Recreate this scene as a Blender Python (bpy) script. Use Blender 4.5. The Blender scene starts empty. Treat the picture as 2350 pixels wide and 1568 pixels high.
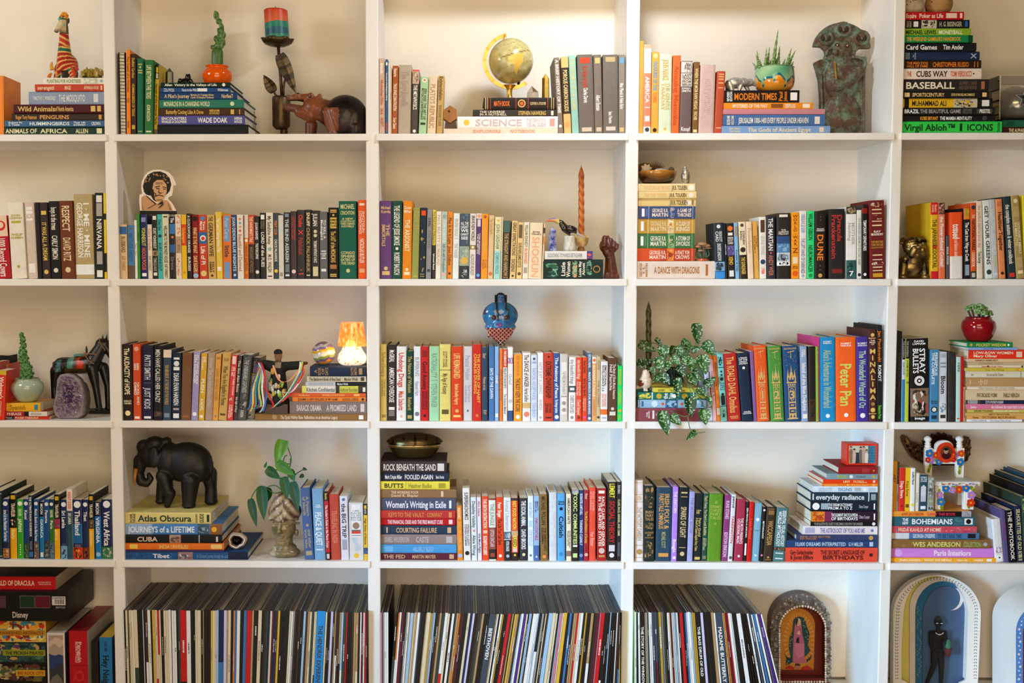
import bpy, bmesh, math, random
import numpy as np
from mathutils import Vector, Matrix
random.seed(7)
R = math.radians
scene = bpy.context.scene
col = scene.collection

# ---------------------------------------------------------------- camera
PPX, PPY, F, CAMZ, DIST, PITCH, YAW = 1028.0, 784.0, 2510.0, 1.42, 3.36, 3.65, 0.8
cam_d = bpy.data.cameras.new('camera')
cam = bpy.data.objects.new('camera', cam_d)
col.objects.link(cam)
cam.location = (0, -DIST, CAMZ)
cam.rotation_euler = (R(90 - PITCH), 0, R(YAW))
cam_d.sensor_width = 36
cam_d.lens = F / 2350 * 36
cam_d.shift_x = (1175 - PPX) / 2350
cam_d.shift_y = -(784 - PPY) / 2350
cam_d.clip_start = 0.05
scene.camera = cam
CM = Matrix.Translation(cam.location) @ cam.rotation_euler.to_matrix().to_4x4()

# ---------------------------------------------------------------- light
world = bpy.data.worlds.new('world')
scene.world = world
world.use_nodes = True
wbg = world.node_tree.nodes['Background']
wbg.inputs[0].default_value = (1.0, 0.9, 0.78, 1)
wbg.inputs[1].default_value = 0.02

def area(name, loc, target, sx, sy, power, color, shape='RECTANGLE', spread=180):
    d = bpy.data.lights.new(name, 'AREA')
    d.shape = shape
    d.size = sx
    d.size_y = sy
    d.energy = power
    d.color = color
    d.spread = R(spread)
    o = bpy.data.objects.new(name, d)
    col.objects.link(o)
    o.location = loc
    o.rotation_euler = (Vector(target) - Vector(loc)).to_track_quat('-Z', 'Y').to_euler()
    return o

area('shelf_spotlight', (0.40, -0.5, 2.55), (0.45, -0.02, 1.6), 0.14, 0.14, 10.560, (0.856, 0.917, 1.000), 'DISK')
area('window_light', (-2.6, -3.0, 0.9), (1.0, 0, 0.4), 0.8, 1.0, 14.400, (0.242, 0.567, 1.000), spread=40)
area('right_bay_fill', (-2.4, -3.2, 0.9), (1.5, 0, 0.5), 0.8, 1.0, 3.240, (1.000, 0.815, 0.222), spread=45)  # added warm light to lift the right bays; no second window is known
area('warm_front_fill', (0, -3.6, 2.4), (0, 0, 1.2), 2.0, 1.2, 43.000, (1.000, 0.767, 0.419))  # invented broad warm fill from the front, not a known ceiling fixture
area('left_bay_fill', (-2.4, -1.2, 2.3), (-1.2, 0, 1.3), 0.6, 0.6, 16.200, (0.988, 1.000, 0.988))  # extra fill brightening the left bays; no real fixture stands for it
area('low_front_fill', (0, -4.2, 0.6), (0, 0, 0.8), 3.0, 1.0, 49.200, (1.000, 0.793, 0.585))  # made-up low fill from behind the camera, standing in for floor bounce

vs = scene.view_settings
vs.view_transform = 'Standard'
vs.look = 'None'
vs.gamma = 1
vs.use_curve_mapping = False
vs.exposure = 0.0

# ---------------------------------------------------------------- helpers
def P(px, py, Y=0.0):
    """world point on the plane at depth Y for a point of the 2350 x 1568 photograph"""
    d = CM.to_3x3() @ Vector(((px - PPX) / F, -(py - PPY) / F, -1.0))
    t = (Y - CM.translation.y) / d.y
    return CM.translation + d * t

def mpp(Y):
    return (DIST + Y) / F

def lin(h):
    h = h.lstrip('#')
    v = [int(h[i:i + 2], 16) / 255 for i in (0, 2, 4)]
    return tuple(x / 12.92 if x <= 0.04045 else ((x + 0.055) / 1.055) ** 2.4 for x in v)

def tag(o, label=None, cat=None, group=None, kind=None):
    if label: o['label'] = label
    if cat: o['category'] = cat
    if group: o['group'] = group
    if kind: o['kind'] = kind
    return o

def empty(name, loc=(0, 0, 0), label=None, cat=None, group=None):
    o = bpy.data.objects.new(name, None)
    o.empty_display_size = 0.02
    col.objects.link(o)
    o.location = loc
    return tag(o, label, cat, group)

# ---------------------------------------------------------------- materials
MATS = {}
def mat(name, color=None, rough=0.5, metal=0.0, attr=False, noise=0.0, nscale=40, bump=0.0, bscale=60, spec=0.5,
        trans=0.0, ior=1.45, coat=0.0, emit=None, estr=0.0, sheen=0.0, sss=0.0, c2=None, stretch=(1, 1, 1), alpha=1.0):
    if name in MATS: return MATS[name]
    m = bpy.data.materials.new(name)
    m.use_nodes = True
    nt = m.node_tree
    b = nt.nodes['Principled BSDF']
    b.inputs['Roughness'].default_value = rough
    b.inputs['Metallic'].default_value = metal
    b.inputs['Specular IOR Level'].default_value = spec
    b.inputs['Transmission Weight'].default_value = trans
    b.inputs['IOR'].default_value = ior
    b.inputs['Coat Weight'].default_value = coat
    b.inputs['Alpha'].default_value = alpha
    b.inputs['Sheen Weight'].default_value = sheen
    if sss:
        b.inputs['Subsurface Weight'].default_value = sss
        b.inputs['Subsurface Scale'].default_value = 0.01
    tc = nt.nodes.new('ShaderNodeTexCoord')
    mp = nt.nodes.new('ShaderNodeMapping')
    mp.inputs['Scale'].default_value = stretch
    nt.links.new(tc.outputs['Object'], mp.inputs['Vector'])
    src = None
    if attr:
        a = nt.nodes.new('ShaderNodeAttribute')
        a.attribute_name = 'Col'
        src = a.outputs['Color']
    if color is not None:
        b.inputs['Base Color'].default_value = (*lin(color), 1)
    if noise or c2:
        n = nt.nodes.new('ShaderNodeTexNoise')
        n.inputs['Scale'].default_value = nscale
        n.inputs['Detail'].default_value = 5
        nt.links.new(mp.outputs['Vector'], n.inputs['Vector'])
        if c2:
            cr = nt.nodes.new('ShaderNodeValToRGB')
            cr.color_ramp.elements[0].position = 0.38
            cr.color_ramp.elements[1].position = 0.62
            cr.color_ramp.elements[0].color = (*lin(color), 1)
            cr.color_ramp.elements[1].color = (*lin(c2), 1)
            nt.links.new(n.outputs['Fac'], cr.inputs['Fac'])
            src = cr.outputs['Color']
        if noise:
            mr = nt.nodes.new('ShaderNodeMapRange')
            mr.inputs['From Min'].default_value = 0.3
            mr.inputs['From Max'].default_value = 0.7
            mr.inputs['To Min'].default_value = 1 - noise
            mr.inputs['To Max'].default_value = 1 + noise * 0.6
            nt.links.new(n.outputs['Fac'], mr.inputs['Value'])
            mx = nt.nodes.new('ShaderNodeVectorMath')
            mx.operation = 'SCALE'
            if src is None:
                mx.inputs[0].default_value = lin(color)
            else:
                nt.links.new(src, mx.inputs[0])
            nt.links.new(mr.outputs['Result'], mx.inputs['Scale'])
            src = mx.outputs['Vector']
    if src is not None:
        nt.links.new(src, b.inputs['Base Color'])
    if bump:
        n2 = nt.nodes.new('ShaderNodeTexNoise')
        n2.inputs['Scale'].default_value = bscale
        n2.inputs['Detail'].default_value = 4
        nt.links.new(mp.outputs['Vector'], n2.inputs['Vector'])
        bp = nt.nodes.new('ShaderNodeBump')
        bp.inputs['Strength'].default_value = bump
        bp.inputs['Distance'].default_value = 0.002
        nt.links.new(n2.outputs['Fac'], bp.inputs['Height'])
        nt.links.new(bp.outputs['Normal'], b.inputs['Normal'])
    if emit:
        if attr and emit == 'attr':
            nt.links.new(src, b.inputs['Emission Color'])
        else:
            b.inputs['Emission Color'].default_value = (*lin(emit), 1)
        b.inputs['Emission Strength'].default_value = estr
    MATS[name] = m
    return m

M_PAINT = mat('white_paint', 'f0ebe3', 0.45, noise=0.035, nscale=14, bump=0.35, bscale=55, stretch=(1, 1, 0.35))
M_BACK = mat('cream_back_paint', 'ebe2d3', 0.6, noise=0.03, nscale=9, bump=0.15, bscale=120)
M_CLOTH = mat('cover_cloth', rough=0.62, attr=True, noise=0.07, nscale=55, bump=0.25, bscale=900, spec=0.3)
M_PRINT = mat('cover_print', rough=0.38, attr=True, noise=0.05, nscale=40, bump=0.12, bscale=120, spec=0.4)
M_PAGES = mat('page_paper', 'e9dcc2', 0.85, noise=0.2, nscale=60, bump=0.5, bscale=90, spec=0.1, stretch=(22, 0.6, 0.6))
M_ATTR = mat('painted', rough=0.5, attr=True, noise=0.05, nscale=60)
M_GLOSS = mat('glazed', rough=0.12, attr=True, coat=0.4)
M_MATTE = mat('matte_painted', rough=0.8, attr=True, noise=0.08, nscale=80, bump=0.2, bscale=150)
M_METAL = mat('patinated_metal', rough=0.42, metal=0.75, attr=True, noise=0.2, nscale=60, bump=0.3, bscale=120)
M_WOODC = mat('carved_wood', rough=0.35, attr=True, noise=0.18, nscale=30, bump=0.2, bscale=80, stretch=(3, 3, 0.6))

# ---------------------------------------------------------------- mesh builder with face colours
class MB:
    def __init__(s):
        s.v, s.f, s.c = [], [], []
    def add(s, verts, faces, color):
        n = len(s.v)
        s.v.extend([tuple(p) for p in verts])
        s.f.extend([tuple(i + n for i in f) for f in faces])
        if color and isinstance(color[0], (tuple, list)):
            s.c.extend(color)
        else:
            s.c.extend([color] * len(faces))
    def box(s, a, b, color):
        x0, y0, z0 = a; x1, y1, z1 = b
        s.add([(x0, y0, z0), (x1, y0, z0), (x1, y1, z0), (x0, y1, z0), (x0, y0, z1), (x1, y0, z1), (x1, y1, z1), (x0, y1, z1)],
              [(0, 3, 2, 1), (4, 5, 6, 7), (0, 1, 5, 4), (1, 2, 6, 5), (2, 3, 7, 6), (3, 0, 4, 7)], color)
    def poly(s, pts, color):
        s.add(pts, [tuple(range(len(pts)))], color)
    def slab(s, pts, d, color, side=None):
        """closed outline pts (world points, facing -Y) given thickness d along +Y"""
        n = len(pts)
        b = [(p[0], p[1] + d, p[2]) for p in pts]
        s.add(list(pts) + b, [tuple(range(n))], color)
        k = len(s.v) - 2 * n
        fs = [tuple(n + i for i in range(n - 1, -1, -1))] + [(i, n + i, n + (i + 1) % n, (i + 1) % n) for i in range(n)]
        s.f.extend([tuple(j + k for j in f) for f in fs])
        s.c.extend([side or color] * len(fs))
    def lathe(s, prof, c, color, n=28, cap=True, axis=None):
        """prof: (radius, height[, colour]) from the bottom up round the point c"""
        vs, fs, cs = [], [], []
        for q in prof:
            for i in range(n):
                a = 2 * math.pi * i / n
                vs.append(Vector((q[0] * math.cos(a), q[0] * math.sin(a), q[1])))
        for j in range(len(prof) - 1):
            cc = prof[j][2] if len(prof[j]) > 2 else color
            for i in range(n):
                k = (i + 1) % n
                fs.append((j * n + i, j * n + k, (j + 1) * n + k, (j + 1) * n + i)); cs.append(cc)
        if cap:
            fs.append(tuple(range(n - 1, -1, -1))); cs.append(color)
            m = (len(prof) - 1) * n
            fs.append(tuple(m + i for i in range(n))); cs.append(prof[-1][2] if len(prof[-1]) > 2 else color)
        if axis is not None:
            q = Vector((0, 0, 1)).rotation_difference(Vector(axis).normalized())
            vs = [q @ p for p in vs]
        s.add([p + Vector(c) for p in vs], fs, cs)
    def tube(s, pts, r, color, n=10, cap=True, flat=1.0, twist=None):
        pts = [Vector(p) for p in pts]
        rs = r if isinstance(r, (list, tuple)) else [r] * len(pts)
        vs, fs, cs = [], [], []
        ref = Vector((0, 1, 0.01))
        for j, p in enumerate(pts):
            t = (pts[min(j + 1, len(pts) - 1)] - pts[max(j - 1, 0)]).normalized()
            if abs(t.dot(ref)) > 0.95: ref = Vector((1, 0, 0.02))
            u = t.cross(ref).normalized(); w = t.cross(u)
            for i in range(n):
                a = 2 * math.pi * i / n
                vs.append(p + (u * math.cos(a) + w * math.sin(a) * flat) * rs[j])
        for j in range(len(pts) - 1):
            cc = color[j % len(color)] if isinstance(color[0], (tuple, list)) else color
            for i in range(n):
                k = (i + 1) % n
                fs.append((j * n + i, j * n + k, (j + 1) * n + k, (j + 1) * n + i)); cs.append(cc)
        if cap:
            c0 = color[0] if isinstance(color[0], (tuple, list)) else color
            fs.append(tuple(range(n - 1, -1, -1))); cs.append(c0)
            m = (len(pts) - 1) * n
            fs.append(tuple(m + i for i in range(n))); cs.append(c0)
        s.add(vs, fs, cs)
    def ball(s, c, r, color, nu=16, nv=10, fn=None):
        rx, ry, rz = r if isinstance(r, (tuple, list)) else (r, r, r)
        vs, fs, cs = [], [], []
        for j in range(nv + 1):
            t = math.pi * j / nv
            for i in range(nu):
                a = 2 * math.pi * i / nu
                vs.append(Vector((rx * math.sin(t) * math.cos(a), ry * math.sin(t) * math.sin(a), rz * math.cos(t))))
        for j in range(nv):
            for i in range(nu):
                k = (i + 1) % nu
                f = (j * nu + i, (j + 1) * nu + i, (j + 1) * nu + k, j * nu + k)
                fs.append(f)
                cs.append(fn(sum((vs[q] for q in f), Vector()) / 4) if fn else color)
        s.add([p + Vector(c) for p in vs], fs, cs)
    def build(s, name, material, parent=None, loc=None, smooth=False, rot=None):
        """link as ONE mesh object; the mesh is re-based at loc (world) or at the parent's origin"""
        me = bpy.data.meshes.new(name)
        base = Vector(loc) if loc is not None else (Vector(parent.matrix_basis.translation) if parent else Vector())
        me.from_pydata([tuple(Vector(p) - base) for p in s.v], [], s.f)
        a = me.attributes.new('Col', 'FLOAT_COLOR', 'FACE')
        buf = np.ones((len(s.f), 4), dtype=np.float32)
        if s.f:
            buf[:, :3] = np.array([c if c else (0.5, 0.5, 0.5) for c in s.c], dtype=np.float32)
        a.data.foreach_set('color', buf.ravel())
        me.materials.append(material)
        if smooth:
            me.polygons.foreach_set('use_smooth', [True] * len(me.polygons))
        o = bpy.data.objects.new(name, me)
        col.objects.link(o)
        if parent:
            o.parent = parent
            if loc is not None:
                o.location = base - Vector(parent.matrix_basis.translation)
        else:
            o.location = base
        me.update()
        return o

# ---------------------------------------------------------------- lettering
GL = {}
def glyphs():
    cu = bpy.data.curves.new('lettering', 'FONT')
    cu.resolution_u = 2
    o = bpy.data.objects.new('lettering', cu)
    col.objects.link(o)
    dg = bpy.context.evaluated_depsgraph_get()
    def ext(body, off):
        cu.body = body
        cu.offset = off
        dg.update()
        me = bpy.data.meshes.new_from_object(o.evaluated_get(dg))
        v = np.array([tuple(x.co)[:2] for x in me.vertices]) if len(me.vertices) else np.zeros((0, 2))
        f = [tuple(p.vertices) for p in me.polygons]
        bpy.data.meshes.remove(me)
        return v, f
    for off in (0.0, 0.022):
        v0, _ = ext('||', off)
        w0 = v0[:, 0].max() - v0[:, 0].min()
        for ch in "ABCDEFGHIJKLMNOPQRSTUVWXYZabcdefghijklmnopqrstuvwxyz0123456789&.,'-:!?@/()™·+":
            v, f = ext(ch, off)
            v1, _ = ext('|' + ch + '|', off)
            adv = v1[:, 0].max() - v1[:, 0].min() - w0
            GL[(ch, off > 0)] = (v, f, adv)
        GL[(' ', off > 0)] = (np.zeros((0, 2)), [], 0.28)
    bpy.data.objects.remove(o)
    bpy.data.curves.remove(cu)
glyphs()
CAP = 0.72

def layout(text, bold=False):
    """vertices and faces of one line, starting at x 0 on the base line, and its width"""
    x, vs, fs, n = 0.0, [], [], 0
    for ch in text:
        g = GL.get((ch, bold)) or GL[(' ', bold)]
        if len(g[0]):
            vs.append(g[0] + (x, 0))
            fs.extend([tuple(i + n for i in f) for f in g[1]])
            n += len(g[0])
        x += g[2]
    v = np.concatenate(vs) if vs else np.zeros((0, 2))
    return v, fs, max(x, 1e-3)

def flat_text(mb, text, org, ux, uz, width, height, color, bold=False, y=0.0, squeeze=True):
    """text in the plane spanned by ux, uz (unit vectors), lower left corner at org, fitted in width x height"""
    v, f, w = layout(text, bold)
    sz = height / CAP
    sx = width / w
    sx = min(sx, sz * 1.35)
    sz = min(sz, sx / 0.42)
    org, ux, uz = Vector(org), Vector(ux), Vector(uz)
    offx = (width - sx * w) / 2
    offz = (height - sz * CAP) / 2
    mb.add([org + ux * (p[0] * sx + offx) + uz * (p[1] * sz + offz) for p in v], f, color)
# ---------------------------------------------------------------- bookcase
ROWY = [307.0, 640.5, 967.5, 1289.0, 1632.0]
SZ = [P(1100, y, 0).z for y in ROWY]               # tops of the shelf boards
UPX = [(-345, -317), (246, 273.5), (841, 870.5), (1433, 1462.5), (2038, 2063), (2650, 2680)]
UP = [(P(a, 624, 0).x, P(b, 624, 0).x) for a, b in UPX]
DEPTH = 0.29
TOPZ = 2.36
bc = empty('bookcase', (0, 0, 0), 'tall white painted built-in bookcase holding all the books and ornaments', 'bookcase')
def part_box(name, a, b, material, parent, bev=0.0015):
    m = MB()
    m.box(a, b, (0.8, 0.8, 0.8))
    o = m.build(name, material, parent)
    if bev:
        md = o.modifiers.new('bevel', 'BEVEL'); md.width = bev; md.segments = 2
    return o
for a, b in UP:
    part_box('upright', (a, 0, 0.0), (b, DEPTH, TOPZ + 0.14), M_PAINT, bc, 0.003)
for i in range(5):
    xa, xb = UP[i][1], UP[i + 1][0]
    part_box('back_panel', (xa, DEPTH - 0.006, 0.05), (xb, DEPTH + 0.006, TOPZ + 0.02), M_BACK, bc, 0)
    for r in range(5):
        part_box('shelf_board', (xa, 0.001, SZ[r] - 0.0205), (xb, DEPTH - 0.006, SZ[r]), M_PAINT, bc, 0.0005)
        part_box('shelf_edge_strip', (xa - 0.008, -0.006, SZ[r] - 0.0215), (xb + 0.008, 0.001, SZ[r]), M_PAINT, bc, 0.002)
    part_box('top_board', (xa, 0.001, TOPZ), (xb, DEPTH - 0.006, TOPZ + 0.02), M_PAINT, bc, 0.001)
    part_box('header_panel', (xa, 0.0, TOPZ + 0.02), (xb, 0.02, TOPZ + 0.14), M_PAINT, bc, 0.001)
    part_box('toe_kick', (xa, 0.03, 0.0), (xb, 0.05, SZ[4] - 0.0215), M_PAINT, bc, 0)
fl = MB(); fl.box((-3.4, -4.2, -0.05), (3.4, 0.5, 0.0), (0.3, 0.2, 0.12))
tag(fl.build('floor', mat('oak_floor', '8a6844', 0.4, noise=0.25, nscale=6, stretch=(0.4, 8, 1))), kind='structure')
wl = MB(); wl.box((-3.4, DEPTH + 0.02, 0), (3.4, DEPTH + 0.12, 2.6), (0.7, 0.65, 0.6))
tag(wl.build('wall_back', M_PAINT), kind='structure')

# ---------------------------------------------------------------- book maker
BAYN = ['leftmost bay', 'left bay', 'middle bay', 'right bay', 'rightmost bay']
ROWN = ['top shelf', 'second shelf', 'third shelf', 'fourth shelf', 'bottom shelf']
NAMED = [('black', (.02, .02, .02)), ('white', (.8, .78, .74)), ('cream', (.68, .56, .36)), ('grey', (.22, .21, .2)), ('pale grey', (.5, .5, .5)),
         ('red', (.5, .03, .02)), ('orange', (.75, .2, .02)), ('yellow', (.72, .5, .05)), ('tan', (.42, .27, .11)), ('brown', (.13, .06, .025)),
         ('dark green', (.015, .07, .04)), ('green', (.07, .3, .06)), ('pale green', (.4, .6, .38)), ('lime green', (.04, .6, .12)), ('navy', (.015, .03, .08)), ('blue', (.05, .15, .35)),
         ('light blue', (.24, .42, .62)), ('purple', (.12, .05, .2)), ('lilac', (.42, .3, .62)), ('pink', (.65, .22, .3)), ('maroon', (.09, .012, .015)), ('teal', (.06, .25, .25)), ('slate', (.07, .09, .13))]
def cname(h):
    c = lin(h)
    g = lambda q: np.power(np.array(q), 1 / 2.2)
    return min(NAMED, key=lambda n: np.sum((g(n[1]) - g(c)) ** 2))[0]

def spine_y(x, T, b):
    return b * min(1.0, abs(2 * x / T)) ** 5

def book_meshes(L, T, W, hard, c, tc, text, rng, c_hex=''):
    """cover (with its printed spine) and page block; spine at y 0 facing -y, head at z L"""
    cov, pg = MB(), MB()
    ct = 0.0024 if hard else 0.0009
    ct = min(ct, T * 0.22)
    b = min(0.0024, T * 0.1) if hard else min(0.0009, T * 0.06)
    n = 7 if hard else 5
    arc = [(-T / 2 + T * i / (n - 1) * 1.0) for i in range(n)]
    arc = [-T / 2, -T * 0.46, -T * 0.36, 0, T * 0.36, T * 0.46, T / 2]
    prof = [(-T / 2, W)] + [(x, spine_y(x, T, b)) for x in arc] + [(T / 2, W), (T / 2 - ct, W), (T / 2 - ct, b + ct + 0.001), (-T / 2 + ct, b + ct + 0.001), (-T / 2 + ct, W)]
    m = len(prof)
    vs = [(x, y, 0) for x, y in prof] + [(x, y, L) for x, y in prof]
    fs = [(i, (i + 1) % m, m + (i + 1) % m, m + i) for i in range(m)]
    # end caps of the C shape in three quads
    e = [(0, 1, 2, m - 2, m - 1), tuple(range(2, 7)) + (m - 3, m - 2), (6, 7, 8, 9, m - 3)]
    for q in e:
        fs.append(tuple(reversed(q)))
        fs.append(tuple(i + m for i in q))
    cov.add(vs, fs, c)
    ov = 0.003 if hard else 0.0003
    pg.box((-T / 2 + ct, b + ct + 0.001, ov), (T / 2 - ct, W - ov, L - ov), (0.8, 0.7, 0.5))
    lay = [0.00012]
    def block(a, e2, color, inset=0.0):
        lay[0] += 0.00006
        xs = [x for x in arc] if inset == 0 else [-T * (0.5 - inset), 0, T * (0.5 - inset)]
        z0, z1 = L * (1 - e2), L * (1 - a)
        for i in range(len(xs) - 1):
            p, q = xs[i], xs[i + 1]
            yp, yq = spine_y(p, T, b) - lay[0], spine_y(q, T, b) - lay[0]
            cov.add([(p, yp, z0), (q, yq, z0), (q, yq, z1), (p, yp, z1)], [(0, 1, 2, 3)], color)
    def art(a, e2, cols):
        """a printed picture: a ground colour with many small blots of the other colours"""
        block(a, e2, cols[0])
        z0, z1 = L * (1 - e2), L * (1 - a)
        for i in range(int(max(8, min(46, (z1 - z0) * T / 0.00002)))):
            lay[0] += 0.000004
            rx, rz = T * rng.uniform(.07, .24), min((z1 - z0) * .4, T * rng.uniform(.07, .4))
            cx, cz = rng.uniform(-T * .47 + rx, T * .47 - rx), rng.uniform(z0 + rz, z1 - rz)
            tw, k, pw = rng.uniform(0, 3), rng.choice((5, 6, 8)), rng.uniform(.6, 1)
            pts = []
            for j in range(k):
                q = 2 * math.pi * j / k + tw
                r = rng.uniform(.6, 1)
                x = cx + rx * r * math.cos(q)
                pts.append((x, spine_y(x, T, b) - lay[0], cz + rz * r * math.sin(q)))
            cov.add(pts, [tuple(range(k))], rng.choice(cols))
    def tower(n, c, g):
        """gilt tower with a numeral, drawn in foil"""
        W2 = T * .36
        def pl(pts, cc):
            lay[0] += 0.00001
            cov.add([(x * W2, spine_y(x * W2, T, b) - lay[0] - .0002, L * (1 - z / 100)) for x, z in pts], [tuple(range(len(pts)))], cc)
        def rc(x0, z0, x1, z1, cc=g): pl([(x0, z1), (x1, z1), (x1, z0), (x0, z0)], cc)
        pl([(-.6, 8.2), (.7, 6.2), (.72, 7.4), (-.5, 9)], g); rc(.0, 8, .1, 17)
        for i in range(16):
            x, z = rng.uniform(-.95, .95), rng.uniform(9, 32)
            pl([(x - .05, z), (x, z - .6), (x + .05, z), (x, z + .6)], g)
        pl([(-.12, 36), (.12, 36), (0, 25)], g); pl([(-.75, 40), (-.45, 40), (-.6, 31)], g); pl([(.45, 40), (.75, 40), (.6, 31)], g)
        pl([(-.5, 45), (.5, 45), (.2, 35), (-.2, 35)], g); rc(-.8, 40, -.4, 48); rc(.4, 40, .8, 48); rc(-.9, 48, .9, 49.5)
        for x in (-.6, -.1, .4): rc(x, 42, x + .2, 47, c)
        rc(-.7, 50.5, .7, 53); 
        for x in (-.5, -.1, .3): rc(x, 51, x + .2, 52.6, c)
        rc(-.66, 54, .66, 96); rc(-.56, 55, .56, 74, c); pl([(.5 * math.cos(j * .5236), 64.5 + 8.5 * math.sin(j * .5236)) for j in range(12, 0, -1)], g)
        pl([(.42 * math.cos(j * .5236), 64.5 + 7.6 * math.sin(j * .5236)) for j in range(12, 0, -1)], c)
        for z in (76, 84): rc(-.56, z, .56, z + 5.5, c); rc(-.3, z + 1.8, .3, z + 3.6)
        for x in (-.5, .1): pl([(x, 95), (x + .4, 95), (x + .2, 91)], c)
        rc(-.95, 96, .95, 97.4)
        v, f, w = layout(n, True)
        sz = L * .12 / CAP * .9; sx = min(sz, T * .5 / w)
        cov.add([((p[0] - w / 2) * sx, -lay[0] - .0006, L * .355 - CAP * sz / 2 + p[1] * sz) for p in v], f, g)
    def disc(a, e2, color):
        lay[0] += 0.00006
        z = L * (1 - (a + e2) / 2)
        r = min(L * (e2 - a) / 2, T * 0.38)
        k = 16
        cov.add([(r * math.cos(2 * math.pi * i / k), -lay[0] - 0.0001, z + r * math.sin(2 * math.pi * i / k)) for i in range(k)], [tuple(range(k))], color)
    title = []
    for seg in ([s for s in text.split('|') if s.strip()] if text else []):
        seg = seg.strip()
        ext = None
        i = 0
        if seg.startswith('tower'): ext = (0, 1)
        while i < len(seg) and (seg[i].isdigit() or seg[i] in '.-'): i += 1
        if i and i < len(seg) and seg[i] in ':=#_@':
            lo, hi = seg[:i].split('-')
            ext = (float(lo) / 100, float(hi) / 100)
            op, body = seg[i], seg[i + 1:]
        else:
            op, body, ext = ':', seg, (0.08, 0.92)
        if seg.startswith('tower'):
            tower(seg[5], lin(c_hex), lin('d8ac68')); continue
        if op == '#':
            cs = [lin(x) for x in body.split(',')]
            if len(cs) == 1: block(*ext, cs[0])
            else: art(*ext, cs)
            continue
        if op == '_':
            block(*ext, lin(body) if body else tc, 0.18)
            continue
        if op == '@':
            disc(*ext, lin(body) if body else tc)
            continue
        colr = tc
        if '^' in body:
            body, h = body.rsplit('^', 1)
            colr = lin(h)
        if body.startswith('*'):
            body = body[1:]
            title.append(body.replace('/', ' '))
        if body.startswith('~'): body = body[1:]
        lines = [q.strip() for q in body.split('/')]
        nl = len(lines)
        yo = lay[0] + 0.00042 if hard else lay[0] + 0.0002
        seglen = L * (ext[1] - ext[0])
        if op == ':':
            for k, ln in enumerate(lines):
                v, f, w = layout(ln, True)
                hcap = (T * (0.56 if nl == 1 else 0.66)) / (nl * 1.18 - 0.18)
                sz = hcap / CAP
                sx = seglen / w
                if sx > sz * 1.3: sx = sz * 1.3
                if sz > sx * 2.6: sz = sx * 2.6
                off = (seglen - sx * w) / 2 if nl == 1 else 0
                x0 = (nl - 1 - 2 * k) * hcap * 1.18 / 2 - CAP * sz / 2
                pts = []
                for p in v:
                    x = x0 + p[1] * sz
                    z = L * (1 - ext[0]) - off - p[0] * sx
                    pts.append((x, spine_y(x, T, b * 0.6) - yo, z))
                cov.add(pts, f, colr)
        else:
            lh = seglen / nl
            for k, ln in enumerate(lines):
                v, f, w = layout(ln, True)
                sz = min(lh * 0.8 / CAP, T * 0.9)
                sx = T * 0.8 / w
                if sx > sz * 1.2: sx = sz * 1.2
                if sz > sx * 1.9: sz = sx * 1.9
                zb = L * (1 - ext[0]) - lh * (k + 0.5) - CAP * sz / 2
                pts = [((p[0] - w / 2) * sx, spine_y((p[0] - w / 2) * sx, T, b * 0.6) - yo, zb + p[1] * sz) for p in v]
                cov.add(pts, f, colr)
    return cov, pg, ' '.join(title)

BOOKS = []
PREV = {}
def make_book(L, T, W, hard, c, tc, text, mw, group, seed):
    rng = random.Random(seed)
    cov, pg, title = book_meshes(L, T, W, hard, lin(c), lin(tc), text, rng, c)
    root = empty('hardcover_book' if hard else 'paperback_book')
    root.matrix_basis = mw
    for m, nm, mt in ((cov, 'cover', M_CLOTH if hard else M_PRINT), (pg, 'page_block', M_PAGES)):
        o = m.build(nm, mt)
        o.parent = root
    root['category'] = 'book'
    root['group'] = group
    return root, title

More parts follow.
